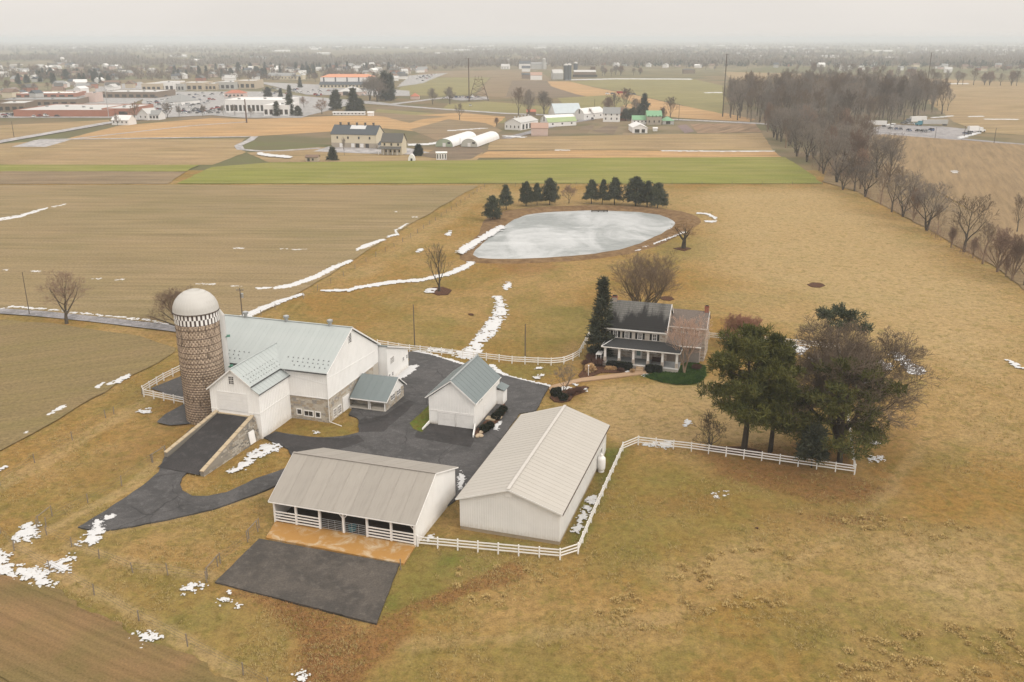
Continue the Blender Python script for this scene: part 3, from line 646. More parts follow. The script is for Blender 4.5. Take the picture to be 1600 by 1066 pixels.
M_roof_beige = metal_roof('beige_metal_roof', (.425,.395,.35), (.46,.43,.385), .5, (.40,.365,.32))
M_trim_dark = plain('dark_flashing', (.06,.06,.06), .6)
M_galv = plain('galvanised_steel', (.42,.43,.43), .4, .2, 4.0, .5, .6)
# the old loafing shed's sheets: darker and rusty towards the eaves end of each sheet
t = NT('weathered_sheet_roof', .6, .3); p = t.obj(); n = t.noise(p, .5, 5); st = t.noise(t.mapv(p, (2.2, .25, .25)), 1.4, 5, .7); sp = t.sep(p); r = t.rnd()
col = t.mix(n, (.30,.272,.238), (.345,.315,.275)); col = t.mix(t.math('MULTIPLY', t.step(st, .42, .72), .3), col, (.20,.178,.158))
k = t.math('ADD', .945, t.math('MULTIPLY', r, .09)); kk = t.n.new('ShaderNodeCombineColor'); [t.put(k, kk.inputs[i]) for i in range(3)]
t.color(t.mix(1.0, col, kk.outputs[0], 'MULTIPLY')); M_roof_old = t.m
def shingle(name, c, algae=None):
    t = NT(name, .95, .1); p = t.obj(); br = t.n.new('ShaderNodeTexBrick'); t.put(t.mapv(p, (1,1,1), (R(40),0,0)), br.inputs['Vector'])
    br.inputs['Scale'].default_value = 3.0; br.inputs['Color1'].default_value = mul(c, .9) + (1,); br.inputs['Color2'].default_value = mul(c, 1.15) + (1,); br.inputs['Mortar'].default_value = mul(c, .6) + (1,); br.inputs['Mortar Size'].default_value = .02
    col = br.outputs['Color']
    if algae:
        st = t.noise(t.mapv(p, (.55, .12, .12)), 1.0, 5, .65); n = t.noise(p, 1.2, 5, .7); q = t.n.new('ShaderNodeSeparateXYZ'); t.put(p, q.inputs[0])
        al = t.math('ADD', t.math('ADD', st, t.math('MULTIPLY', n, .3)), t.step(q.outputs[2], 6.3, 10.2, .32, -.12))   # black algae runs down from below the ridge
        col = t.mix(t.math('MULTIPLY', t.step(al, .52, .78), .93), col, algae)
    t.color(col); return t.m
M_shingle = shingle('asphalt_shingle', (.15,.145,.135), (.022,.021,.021)); M_shingle2 = shingle('brown_shingle', (.17,.14,.12)); M_shingle3 = shingle('dark_shingle', (.05,.05,.05))
SM = [plain('stone_pale', (.48,.43,.36), .95, .25, 3), plain('stone_tan', (.40,.33,.25), .95, .25, 3), plain('stone_grey', (.33,.305,.275), .95, .25, 3), plain('mortar', (.50,.46,.40), .95, .1, 4)]
SM_h = [plain('stone_house_pale', (.46,.40,.34), .95, .25, 3), plain('stone_house_tan', (.34,.265,.205), .95, .25, 3), plain('stone_house_grey', (.26,.225,.20), .95, .3, 3), plain('mortar_house', (.50,.455,.40), .95, .1, 4)]
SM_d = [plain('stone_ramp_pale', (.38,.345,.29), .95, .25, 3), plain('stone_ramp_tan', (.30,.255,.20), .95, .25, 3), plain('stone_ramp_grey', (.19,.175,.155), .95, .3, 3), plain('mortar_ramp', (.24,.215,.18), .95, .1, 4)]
M_coping = plain('limestone_coping', (.46,.37,.25), .9, .15, 2)
t = NT('red_brick', .95, .1); br = t.n.new('ShaderNodeTexBrick'); t.put(t.obj(), br.inputs['Vector']); br.inputs['Scale'].default_value = 5; br.inputs['Color1'].default_value = (.26,.085,.05,1); br.inputs['Color2'].default_value = (.32,.12,.075,1); br.inputs['Mortar'].default_value = (.4,.35,.3,1); t.color(br.outputs['Color']); M_brick = t.m
M_wood_grey = plain('weathered_wood', (.22,.18,.14), .95, .3, 4)
M_soil = plain('barn_floor', (.09,.06,.04), 1.0, .3, 2)
def stones(o, ex, ez, en, w, h, size, seed, skip=(), top=None, gap=.035, proud=.05):
    """rubble facing: uneven courses of separate proud stones on a plane; o corner, ex along, ez up, en outward"""
    rn = random.Random(seed); b = MB(); o, ex, ez, en = map(Vector, (o, ex, ez, en)); y = 0.0
    while y < h - .05:
        ch = min(size * rn.uniform(.55, 1.15), h - y); x = -rn.random() * size
        while x < w:
            sw = size * rn.uniform(1.0, 2.6); x0, x1 = max(x, 0), min(x + sw, w)
            if x1 - x0 > .08 and not any(x1 > a and x0 < c and y + ch > d and y < e for a, c, d, e in skip) and (top is None or y + ch < top((x0 + x1) / 2)):
                d = proud * rn.uniform(.5, 1.3); g = gap / 2; b.mat(rn.choices((0, 1, 2), (5, 4, 2))[0])
                j = lambda: rn.uniform(-.03, .03)
                q = [(x0 + g + j(), y + g + j()), (x1 - g + j(), y + g + j()), (x1 - g + j(), y + ch - g + j()), (x0 + g + j(), y + ch - g + j())]
                A = [o + ex * p[0] + ez * p[1] for p in q]; T = [o + ex * (p[0] * .98 + (x0+x1)/2 * .02) + ez * p[1] + en * d for p in q]
                b.add(A + T, [(4,5,6,7), (0,1,5,4), (1,2,6,5), (2,3,7,6), (3,0,4,7)])
            x += sw
        y += ch
    return b
def stuffpart(o): o['kind'] = 'stuff'; return o
def windowpart(par, c, ex, w, h, en, name='window', cols=2, rows=2, frame=.09, glass=None, shutters=None, fm=None, depth=.06):
    """a framed window: c = centre on the wall, ex along, en outward (unit vectors in the thing's frame)"""
    ex, en = Vector(ex), Vector(en); ez = Vector((0,0,1)); c = Vector(c)
    def bx(b, x0, x1, z0, z1, d0, d1):
        P = [c + ex*x + ez*z + en*d for d in (d0, d1) for x, z in ((x0,z0),(x1,z0),(x1,z1),(x0,z1))]
        b.add(P, [(3,2,1,0),(4,5,6,7),(0,1,5,4),(1,2,6,5),(2,3,7,6),(3,0,4,7)])
    b = MB(); f = frame
    bx(b, -w/2-f, -w/2, -h/2-f, h/2+f, -.02, depth); bx(b, w/2, w/2+f, -h/2-f, h/2+f, -.02, depth)
    bx(b, -w/2, w/2, h/2, h/2+f, -.02, depth); bx(b, -w/2, w/2, -h/2-f, -h/2, -.02, depth + .03)
    m = .035
    for i in range(1, cols): x = -w/2 + w * i / cols; bx(b, x - m/2, x + m/2, -h/2, h/2, .02, depth - .015)
    for i in range(1, rows): z = -h/2 + h * i / rows; k = m if i * 2 != rows else m * 1.8; bx(b, -w/2, w/2, z - k/2, z + k/2, .02, depth - .012)
    fr = b.build(name, fm or M_white2, par)
    g = MB(); bx(g, -w/2, w/2, -h/2, h/2, .0, .025); g.build('pane', glass or M_glass, fr)
    if shutters:
        for s in (-1, 1):
            q = MB(); x = s * (w/2 + f + shutters/2 + .02); bx(q, x - shutters/2, x + shutters/2, -h/2 - .05, h/2 + .05, 0, .05)
            for k in range(7): z = -h/2 + h * (k + .5) / 7; bx(q, x - shutters/2 + .05, x + shutters/2 - .05, z - .03, z + .03, .05, .065)
            q.build('shutter', plain_black, fr)
    return fr
plain_black = plain('black_shutter', (.012,.011,.011), .6)
def roof_panels(par, a, b, x0, x1, w, mat, th=.05, rib=.016, name='roof_panel', sub=1):
    """standing-seam sheets down one slope: a = (y, z) at the ridge, b = (y, z) at the eave, along x from x0 to x1"""
    n = max(1, round((x1 - x0) / w)); w = (x1 - x0) / n; m = MB()
    (ya, za), (yb, zb) = a, b
    pts = [(0.004,ya,za),(0.004,yb,zb),(w-.004,yb,zb),(w-.004,ya,za)]
    if yb > ya: pts = [pts[3], pts[2], pts[1], pts[0]]
    m.slab(*pts, th); d = Vector((0, yb - ya, zb - za)).normalized(); nn = Vector((1,0,0)).cross(d); nn = nn if nn.z > 0 else -nn
    for k in range(sub):
        x = w * (k / sub) + .02
        m.bar(Vector((x, ya, za)) + nn * rib * .5, Vector((x, yb, zb)) + nn * rib * .5, .022, rib)
    me = m.mesh(name, mat); out = []
    for i in range(n): out.append(link(name, me, par, (x0 + w * i, 0, 0)))
    return out
# ---------------------------------------------------------------- bank barn
FB = Frame(515, 660)
barn = FB.thing('bank_barn', 'big white bank barn with pale blue-grey metal roof and stone ground storey', 'barn')
RZ, RV = 13.2, 8.8
prof = [(.06,3.95),(18.44,3.95),(18.44,7.0),(RV,RZ-.22),(.06,8.42)]
b = MB(); b.extrude_x(prof, -24.0, 0.0); b.build('upper_wall', M_white, barn)
b = MB(); b.box(-23.95, -.06, .12, 18.4, -.6, 3.95); b.build('stone_wall', SM[3], barn)
skipF = [(6.85 - 5.9 + 1.05, 6.85 - 4.8 + 1.05, .6, 1.65)]
wF = [FB.on(467.5,643.5,v=0), FB.on(482,646.5,v=0), FB.on(496.5,648.5,v=0)]
sk = [(wF[0][0] + 6.85 - .6, wF[0][0] + 6.85 + .6, wF[0][2] - .6, wF[0][2] + .6), (wF[1][0] + 6.85 - 1.1, wF[1][0] + 6.85 + 1.1, wF[1][2] - .6, wF[1][2] + .6), (wF[2][0] + 6.85 - .6, wF[2][0] + 6.85 + .6, wF[2][2] - .6, wF[2][2] + .6)]
stuffpart(stones((-6.85,.12,-.4), (1,0,0), (0,0,1), (0,-1,0), 6.8, 4.3, .34, 3, [(a, c, d + .4, e + .4) for a, c, d, e in sk]).build('stonework', SM, barn))
stuffpart(stones((-.06,.1,-.4), (0,1,0), (0,0,1), (1,0,0), 16.2, 4.25, .34, 4, [(1.2, 4.4, .3, 2.2), (4.5, 7.0, .2, 2.9)]).build('stonework', SM, barn))
for (c, w) in zip(wF, (.74, 1.5, .74)):
    windowpart(barn, (c[0], .10, c[2]), (1,0,0), w, .8, (0,-1,0), cols=1 if w < 1 else 2, rows=1, frame=.13, depth=.1)
for v0, v1 in ((1.45, 2.5), (2.85, 4.15)):
    windowpart(barn, (-.02, (v0+v1)/2, .85), (0,1,0), v1 - v0 - .2, 1.25, (1,0,0), cols=2, rows=3, frame=.12, glass=M_glass_grey)
b = MB(); b.box(-.03, .07, 4.6, 6.9, -.1, 2.35); b.mat(0)
for k in range(5): b.box(.07, .10, 4.6 + k * .575 - .02, 4.6 + k * .575 + .02, -.1, 2.35)
b.build('sliding_door', M_white2, barn)
b = MB()  # board-and-batten lines on the upper walls
for k in range(1, 16): b.box(-6.85 + k * .45 - .012, -6.85 + k * .45 + .012, .03, .06, 3.95, 8.35)
for k in range(1, 41):
    y = k * .45; zt = (RZ - .3) - (RV - y) * (RZ - 8.6) / RV if y < RV else (RZ - .3) - (y - RV) * (RZ - 7.1) / (18.9 - RV)
    b.box(0, .03, y - .012, y + .012, 3.95, zt)
stuffpart(b.build('battens', M_white, barn))
b = MB(); b.box(-6.85, .06, -.02, .055, 3.88, 3.98); b.box(.0, .05, 0, 16.5, 3.88, 3.98); b.bar((-6.7, .02, 7.2), (-.05, .02, 6.4), .05, .10); b.bar((.03,.3,7.3), (.03,18,6.3), .06, .05); b.build('band_board', M_white2, barn)
roof_panels(barn, (RV, RZ), (-.5, 8.42), -24.4, .35, .9, M_roof_blue)
roof_panels(barn, (RV, RZ), (18.95, 7.1), -24.4, .35, .9, M_roof_blue)
b = MB(); b.bar((-24.45, RV, RZ + .05), (.4, RV, RZ + .05), .30, .07); b.build('ridge_cap', M_roof_blue, barn)
for x0, x1 in ((-6.9, .35), (-23, -15.5)): b = MB(); b.bar((x0, -.58, 8.30), (x1, -.58, 8.30), .12, .14); b.build('gutter', M_trim_dark, barn)
b = MB(); b.bar((.37, RV, RZ - .10), (.37, -.5, 8.30), .05, .22); b.bar((.37, RV, RZ - .10), (.37, 18.95, 7.0), .05, .24); b.build('barge_board', M_white2, barn)
b = MB()  # snow guards in staggered rows above the eave
for r_, y in enumerate((.35, 1.05, 1.75)):
    z = 8.42 + (y + .5) * (RZ - 8.42) / (RV + .5)
    for k in range(27):
        x = -24.0 + k * .9 + (.45 if r_ % 2 else .2)
        if -15.6 < x < -6.6 and (y < 1.2 or abs(x + 11.2) < 3.4): continue
        b.box(x - .08, x + .08, y - .03, y + .06, z, z + .18)
stuffpart(b.build('snow_guards', plain('guard_grey', (.25,.265,.265), .6), barn))
for u in (-19.6, -11.8, -3.7):
    b = MB(); b.lathe([(.0,-.5),(.30,-.5),(.30,.45),(.46,.5),(.46,.85),(.34,.9),(.0,1.05)], 14)
    for k in range(14): a = 2*math.pi*k/14; b.bar((.47*math.cos(a), .47*math.sin(a), .5), (.47*math.cos(a), .47*math.sin(a), .85), .03)
    b.build('ventilator', M_galv, barn, (u, RV, RZ + .05))
v0, z0 = FB.on(546, 522, u=0)[1:]; zb = FB.on(546, 536, u=0)[2]
b = MB(); b.mat(0); yc = v0 - .05; b.box(.0, .035, yc - .5, yc + .5, zb, z0); b.mat(1)
for k in range(6): z = zb + (z0 - zb) * (k + .5) / 6; b.hexa([(.03,yc-.46,z-.09),(.09,yc-.46,z-.11),(.09,yc+.46,z-.11),(.03,yc+.46,z-.09)], [(.03,yc-.46,z-.05),(.09,yc-.46,z-.08),(.09,yc+.46,z-.08),(.03,yc+.46,z-.05)])
b.box(.02, .1, yc - .56, yc - .48, zb - .06, z0 + .06); b.box(.02, .1, yc + .48, yc + .56, zb - .06, z0 + .06)
b.build('gable_louvre', [M_dark, M_white2], barn)
b = MB(); b.tube((.06,-.06,8.3), (.06,-.06,.12), .055); b.tube((.06,-.06,.14), (2.6,-.9,.06), .055); b.build('downspout', M_white2, barn)
# cross wing over the bank
WL, WR, WV = -15.4, -8.05, -8.56
b = MB(); b.extrude_y([(WL,-.6),(WR,-.6),(WR,8.42),(-11.17,10.66),(WL,7.3)], WV, 1.6); b.build('wing_wall', M_white, barn)
b = MB(); b.extrude_y([(WR+.02,-.6),(-6.85,-.6),(-6.85,7.25),(WR+.02,8.0)], WV + .03, .06); b.build('lean_to_wall', M_white, barn)
b = MB()
for k in range(1, 19): b.box(-6.85, -6.82, WV + k * .45 - .012, WV + k * .45 + .012, -.3, 7.1)
for k in range(1, 16):
    x = WL + k * .45; zt = 7.2 + (x - WL) * .79 if x < -11.17 else 10.5 - (x + 11.17) * .72
    b.box(x - .012, x + .012, WV - .03, WV, -.3 if x < -14.2 or x > -8.7 else 7.0, zt)
stuffpart(b.build('battens', M_white, barn))
b = MB(); b.bar((-6.82, WV, 4.1), (-6.82, -.1, 4.1), .06, .1); b.box(WL, -6.82, WV - .05, WV + .0, 3.9, 4.0) ; b.build('band_board', M_white2, barn)
def xslope(name, a, c, y0, y1, w, mat, th=.05):
    n = max(1, round((y1 - y0) / w)); w = (y1 - y0) / n; m = MB(); (xa, za), (xb, zb) = a, c
    pts = [(xa,.004,za),(xa,w-.004,za),(xb,w-.004,zb),(xb,.004,zb)]
    if xb > xa: pts = pts[::-1]
    m.slab(*pts, th); d = Vector((xb-xa,0,zb-za)).normalized(); nn = d.cross(Vector((0,1,0))); nn = nn if nn.z > 0 else -nn
    m.bar(Vector((xa,.02,za)) + nn*.02, Vector((xb,.02,zb)) + nn*.006, .02, .014)
    return m.mesh(name, mat), n, w
def roof_x(par, a, c, y0, y1, w, mat):
    me, n, w = xslope('roof_panel', a, c, y0, y1, w, mat)
    for i in range(n): link('roof_panel', me, par, (0, y0 + w * i, 0))
roof_x(barn, (-11.17, 10.86), (-15.7, 7.22), WV - .35, 4.1, .9, M_roof_blue)
roof_x(barn, (-11.17, 10.86), (-7.85, 8.42), WV - .35, 4.1, .9, M_roof_blue)
roof_x(barn, (-8.0, 8.16), (-6.55, 7.28), WV - .25, .45, .9, M_roof_blue)
b = MB(); b.bar((-11.17, WV - .38, 10.90), (-11.17, 4.2, 10.90), .26, .06); b.build('ridge_cap', M_roof_blue, barn)
for p, q, w, h in (((-7.84, WV - .3, 8.33), (-7.84, .2, 8.33), .10, .16), ((-6.52, WV - .25, 7.2), (-6.52, .4, 7.2), .10, .12), ((-8.0, .5, 8.14), (-6.55, .5, 7.24), .06, .12)): b = MB(); b.bar(p, q, w, h); b.build('gutter', M_trim_dark, barn)
b = MB(); b.bar((-11.17, WV-.37, 10.74), (-15.7, WV-.37, 7.1), .05, .2); b.bar((-11.17, WV-.37, 10.74), (-7.85, WV-.37, 8.32), .05, .14); b.build('barge_board', M_white2, barn)
b = MB()
for r_ in range(3):
    for k in range(12):
        y = WV + .4 + k * .75 + (.3 if r_ % 2 else 0); x = -8.3 - r_ * .55; z = 10.86 - (x + 11.17) * .735
        b.box(x-.03, x+.05, y-.06, y+.06, z, z+.15)
stuffpart(b.build('snow_guards', M_galv, barn))
ca = FB.on(361.2, 594.5, v=WV); windowpart(barn, (ca[0], WV, ca[2]), (1,0,0), .85, 1.2, (0,-1,0), cols=3, rows=4, frame=.1)
dr = MB(); dr.box(-14.05, -13.96, WV - .06, WV, 3.3, 6.85); dr.box(-8.92, -8.83, WV - .06, WV, 3.3, 6.85); dr.box(-14.05, -8.83, WV - .07, WV, 6.85, 6.97)
dr = dr.build('garage_door', M_white2, barn)
for k in range(6): q = MB(); q.box(-13.95, -8.93, WV - .05, WV + .02, 3.32 + k * .585, 3.32 + k * .585 + .57); q.build('panel', M_white2, dr)
# the earth ramp with its stone walls
ramp = FB.thing('barn_ramp', 'blacktopped earth ramp between stone walls rising to the white barn door', 'ramp')
def rampz(v): return max(.05, 3.34 * (v + 22.2) / (22.2 - 8.56))
b = MB(); rows = 14
for k in range(rows + 1):
    s = k / rows; L = Vector((-14.15, WV, 3.34)).lerp(Vector((-15.6, -21.8, .06)), s); Rr = Vector((-8.55, WV, 3.34)).lerp(Vector((-8.5, -22.2, .06)), s)
    zz = 3.34 * (1 - s) ** 1.0 + .07; b.v += [(L.x, L.y, zz), ((L.x + Rr.x) / 2, (L.y + Rr.y) / 2, zz + .06), (Rr.x, Rr.y, zz)]
for k in range(rows):
    for j in range(2): i = k * 3 + j; b.f.append((i, i + 3, i + 4, i + 1)); b.m.append(0)
b.build('ramp_surface', M_asph_new, ramp, smooth=True)
def wallbody(p0, p1, z0, z1, th, side, batter=0.0):
    """a wall along p0-p1 whose top falls from z0 to z1; side = +1 outer face on +x"""
    b = MB(); o = th * side
    (x0, y0), (x1, y1) = p0, p1
    b.hexa([(x0,y0,-.5),(x0+o+batter*side,y0,-.5),(x1+o,y1,-.5),(x1,y1,-.5)], [(x0,y0,z0),(x0+o,y0,z0),(x1+o,y1,z1),(x1,y1,z1)]) if side > 0 else \
    b.hexa([(x0+o-batter,y0,-.5),(x0,y0,-.5),(x1,y1,-.5),(x1+o,y1,-.5)], [(x0+o,y0,z0),(x0,y0,z0),(x1,y1,z1),(x1+o,y1,z1)])
    return b
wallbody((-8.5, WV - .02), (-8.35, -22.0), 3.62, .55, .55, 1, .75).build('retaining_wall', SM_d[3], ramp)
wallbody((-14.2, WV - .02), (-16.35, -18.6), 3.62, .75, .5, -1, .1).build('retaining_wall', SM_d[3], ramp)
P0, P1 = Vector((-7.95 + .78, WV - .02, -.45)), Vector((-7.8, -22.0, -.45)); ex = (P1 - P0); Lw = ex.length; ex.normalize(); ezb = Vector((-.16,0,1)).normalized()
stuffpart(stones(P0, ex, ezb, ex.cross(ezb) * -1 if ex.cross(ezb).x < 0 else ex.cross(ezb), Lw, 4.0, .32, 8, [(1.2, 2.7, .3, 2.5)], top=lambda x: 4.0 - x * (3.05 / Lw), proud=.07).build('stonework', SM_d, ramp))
for p, q in (((-8.22, WV, 3.66), (-8.08, -22.1, .6)), ((-14.45, WV, 3.66), (-16.6, -18.7, .8))):
    d = Vector(q) - Vector(p); n = 9
    for k in range(n): w = MB(); w.bar(Vector(p) + d * (k / n + .003), Vector(p) + d * ((k + 1) / n - .003), .62, .12); w.build('coping_stone', M_coping, ramp)
b = MB(); b.box(-14.2, -8.5, WV - .32, WV - .06, 3.2, 3.5); b.build('sill_stone', M_coping, ramp)
b = MB(); c0 = P0 + ex * 1.3; c1 = P0 + ex * 2.6; N_ = Vector((.12, 0, .0)); b.hexa([c0 + Vector((0,0,.45)), c1 + Vector((0,0,.45)), c1 + Vector((.14,0,.45)), c0 + Vector((.14,0,.45))], [c0 + Vector((-.28,0,2.35)), c1 + Vector((-.28,0,2.35)), c1 + Vector((-.10,0,2.35)), c0 + Vector((-.10,0,2.35))]); b.build('door', M_white2, ramp)
# ---------------------------------------------------------------- milk house
mh = FB.thing('milk_house', 'small stone milk house with grey roof and corner porch against the barn', 'outbuilding')
b = MB(); b.extrude_x([(8.4,-.5),(13.9,-.5),(13.9,2.2),(11.3,3.6),(8.4,2.2)], .1, 6.68); b.box(3.9, 6.68, 7.15, 8.4, -.5, .42); b.box(6.4, 6.68, 6.95, 8.4, -.5, 2.0); b.build('stone_wall', SM[3], mh)
wr = [(8.75, 9.35), (9.55, 10.15), (11.15, 11.75), (11.95, 12.55)]
stuffpart(stones((6.68, 6.95, -.4), (0,1,0), (0,0,1), (1,0,0), 6.95, 2.5, .3, 11, [(a - 6.95 - .1, c - 6.95 + .1, 1.45, 2.6) for a, c in wr], proud=.04).build('stonework', SM, mh))
stuffpart(stones((.1, 8.4, -.4), (1,0,0), (0,0,1), (0,-1,0), 6.5, 2.4, .3, 12, [(3.9, 5.0, .9, 2.4)], proud=.04).build('stonework', SM, mh))
b = MB(); b.add([(6.72,7.0,2.05),(6.72,13.95,2.05),(6.72,11.3,4.15),(6.66,7.0,2.05),(6.66,13.95,2.05),(6.66,11.3,4.15)], [(0,1,2),(5,4,3),(0,3,4,1),(1,4,5,2),(2,5,3,0)]); b.build('gable_boards', M_white, mh)
for a, c in wr: windowpart(mh, (6.71, (a+c)/2, 1.55), (0,1,0), c - a, .75, (1,0,0), cols=1, rows=2, frame=.09)
windowpart(mh, (4.55, 8.36, 1.5), (1,0,0), .8, .6, (0,-1,0), cols=2, rows=1, frame=.08)
roof_panels(mh, (11.3, 4.38), (6.35, 1.85), .35, 7.05, 1.1, M_roof_grey); roof_panels(mh, (11.3, 4.38), (14.45, 2.05), .35, 7.05, 1.1, M_roof_grey)
b = MB(); b.bar((.5,6.32,1.74), (7.1,6.32,1.74), .08, .17); b.bar((7.08,6.35,1.75), (7.08,11.3,4.28), .05, .16); b.bar((7.08,11.3,4.28), (7.08,14.45,1.95), .05, .16); b.build('fascia', M_white2, mh)
for x in (3.6, 3.88, 6.5): w = MB(); w.box(x-.07, x+.07, 6.62, 6.78, -.2, 1.72); w.build('post', M_white2, mh)
b = MB(); b.box(.1, 6.7, 6.5, 8.4, -.4, .12); b.build('porch_floor', SM[3], mh)
# ---------------------------------------------------------------- rear lean-to
an = FB.thing('rear_lean_to', 'long white lean-to with low sloping roof behind the big barn gable', 'outbuilding')
AU = 1.6
b = MB(); b.extrude_x([(18.6,-.6),(27.6,-.6),(27.6,3.55),(18.6,6.75)], -14, AU); b.build('wall', M_white, an)
b = MB(); b.slab((-14.3,18.5,7.0), (AU+.3,18.5,7.0), (AU+.3,28.2,3.62), (-14.3,28.2,3.62), .16); b.build('roof', M_roof_grey, an)
b = MB(); b.bar((AU+.33,18.3,6.98), (AU+.33,28.3,3.55), .06, .22); b.build('fascia', M_white2, an)
c = FB.on(612.5, 562.5, u=AU); windowpart(an, (AU, c[1], c[2]), (0,1,0), 1.5, 1.05, (1,0,0), cols=4, rows=4, frame=.08, glass=M_glass_grey)
for x, y in ((630,561),(635.5,557)): c = FB.on(x, y, u=AU); windowpart(an, (AU, c[1], c[2]), (0,1,0), .55, .6, (1,0,0), cols=2, rows=2, frame=.08)
for x in (19.3, 20.6): windowpart(an, (AU, x, 1.15), (0,1,0), .5, .6, (1,0,0), cols=1, rows=2, frame=.07)
b = MB()
for k in range(1, 20): y = 18.6 + k * .45; b.box(AU, AU + .03, y - .012, y + .012, -.3, 6.6 - (y - 18.6) * .355)
stuffpart(b.build('battens', M_white, an))
# ---------------------------------------------------------------- silo
FS = Frame(325, 651)
silo = FS.thing('silo', 'tall concrete stave silo with white dome and a black and white chequered band', 'silo')
SR, ST = 3.3, 16.2
t = NT('silo_stave', .95, .1); tc = t.attr('tone'); sp = t.n.new('ShaderNodeSeparateXYZ'); t.put(t.obj(), sp.inputs[0]); p = t.obj()
n = t.noise(p, 3.0, 4); st = t.noise(t.mapv(p, (2.0,2.0,.22)), 1.6, 4, .65)
c = t.mix(1.0, tc, t.mix(n, (.85,.85,.85), (1.12,1.1,1.08)), 'MULTIPLY')
hi = t.step(sp.outputs[2], 10.0, 16.2); dk = t.math('MULTIPLY', hi, t.step(st, .50, .66)); c = t.mix(t.math('MULTIPLY', dk, .85), c, (.035,.026,.02))
sm = t.math('MULTIPLY', t.step(st, .55, .75), .35); c = t.mix(sm, c, (.10,.07,.05)); t.color(c); M_stave = t.m
rn = random.Random(5); V, F, T = [], [], []
NS, NR = 76, 22; ch = (ST + .3) / NR
for r_ in range(NR):
    for k in range(NS):
        a0 = 2*math.pi*(k + .01)/NS; a1 = 2*math.pi*(k + .99)/NS; off = (k % 2) * ch * .5
        z0 = -.3 + r_ * ch + .012 + off; z1 = -.3 + (r_+1) * ch - .012 + off
        if z1 > ST: z1 = ST
        if z1 - z0 < .05: continue
        pr = rn.uniform(0, .015); tone = rn.uniform(.82, 1.18) * (.55 if rn.random() < .035 else 1); b0 = len(V)
        for (rr) in (SR - .05, SR + pr):
            for a, z in ((a0,z0),(a1,z0),(a1,z1),(a0,z1)): V.append((rr*math.cos(a), rr*math.sin(a), z)); T.append((.42*tone,.325*tone,.245*tone,1))
        for f in ((4,5,6,7),(0,1,5,4),(1,2,6,5),(2,3,7,6),(3,0,4,7)): F.append(tuple(b0+i for i in f))
me = np_mesh('staves', np.array(V), np.array(F), M_stave); at = me.color_attributes.new('tone', 'FLOAT_COLOR', 'POINT'); at.data.foreach_set('color', np.array(T, np.float32).ravel())
stuffpart(link('staves', me, silo))
b = MB(); b.lathe([(0,-.5),(SR-.012,-.5),(SR-.012,ST),(0,ST)], 76); b.build('barrel', plain('silo_joint', (.24,.18,.125), 1.0), silo)
M_hoop = plain('rusty_hoop', (.075,.05,.035), .8)
hoopz = [15.4, 14.1, 12.9, 11.8, 10.9, 10.1, 9.4]; z = 8.8
while z > .3: hoopz.append(z); z -= .42
def hoop_mesh(): 
    b = MB(); n = 48
    for k in range(n):
        a, c = 2*math.pi*k/n, 2*math.pi*(k+1)/n; b.bar(((SR+.04)*math.cos(a),(SR+.04)*math.sin(a),0), ((SR+.04)*math.cos(c),(SR+.04)*math.sin(c),0), .05, .06)
    return b.mesh('hoop', M_hoop)
hm = hoop_mesh()
for z in hoopz: link('hoop', hm, silo, (0,0,z))
b = MB(); b.lathe([(SR+.01,ST-.05),(SR+.02,ST-.05),(SR+.02,18.0),(SR-.2,18.0)], 60); b.build('band_ground', plain('band_dark', (.07,.045,.04), .8), silo)
chq = MB(); n = 32
for row in range(2):
    for k in range(n):
        a0 = 2*math.pi*(k + (.5 if row else 0))/n; a1 = a0 + 2*math.pi/n*.54; z0 = ST + .02 + (.88 if row == 1 else 0); r0, r1 = SR, SR + .06
        P_ = [(rr*math.cos(a), rr*math.sin(a), zz) for rr in (r0, r1) for a, zz in ((a0,z0),(a1,z0),(a1,z0+.86),(a0,z0+.86))]
        chq.add(P_, [(4,5,6,7),(0,1,5,4),(1,2,6,5),(2,3,7,6),(3,0,4,7)])
stuffpart(chq.build('white_blocks', M_white2, silo))
dome = [(SR + .16, 17.95)] + [((SR + .14) * math.cos(a), 18.0 + 3.25 * math.sin(a)) for a in [R(x) for x in range(0, 90, 8)]] + [(.0, 21.27)]
b = MB(); b.lathe(dome, 60); M_dome = metal_roof('dome_metal', (.49,.472,.44), (.545,.525,.49), .45); b.build('dome', M_dome, silo, smooth=True)
b = MB()
for k in range(40):
    a = 2*math.pi*k/40; pr = [((SR+.15)*math.cos(x), 18.0 + 3.26*math.sin(x)) for x in (0, R(15), R(30), R(45), R(60), R(75), R(84))]
    for (r0, z0), (r1, z1) in zip(pr[:-1], pr[1:]): b.bar((r0*math.cos(a), r0*math.sin(a), z0), (r1*math.cos(a), r1*math.sin(a), z1), .05, .03)
b.build('dome_ribs', M_dome, silo)
b = MB(); b.lathe([(SR+.14,17.86),(SR+.22,17.86),(SR+.22,18.02),(SR+.1,18.02)], 60); b.build('rim', plain('rim_dark', (.10,.075,.06), .8), silo)
b = MB(); b.box(-1.1,-.85,-.95,-.7,20.75,20.95); b.build('dome_hatch', M_trim_dark, silo)
ca, sa = math.cos(R(36)), math.sin(R(36)); b = MB(); m = 8
def chp(r, w, z): return (r * ca - w * sa, r * sa + w * ca, z)
prof = [(SR, -.55)] + [(SR + .35 + .5*math.sin(math.pi*k/m), -.55*math.cos(math.pi*k/m)) for k in range(m+1)] + [(SR, .55)]
pv = [chp(r, w, z) for z in (1.5, 16.8) for r, w in prof]; n = len(prof); b.add(pv, [(i,(i+1)%n,n+(i+1)%n,n+i) for i in range(n)] + [tuple(range(n,2*n))])
b.build('chute', plain('chute_metal', (.52,.51,.49), .5, .1, 1.0), silo)
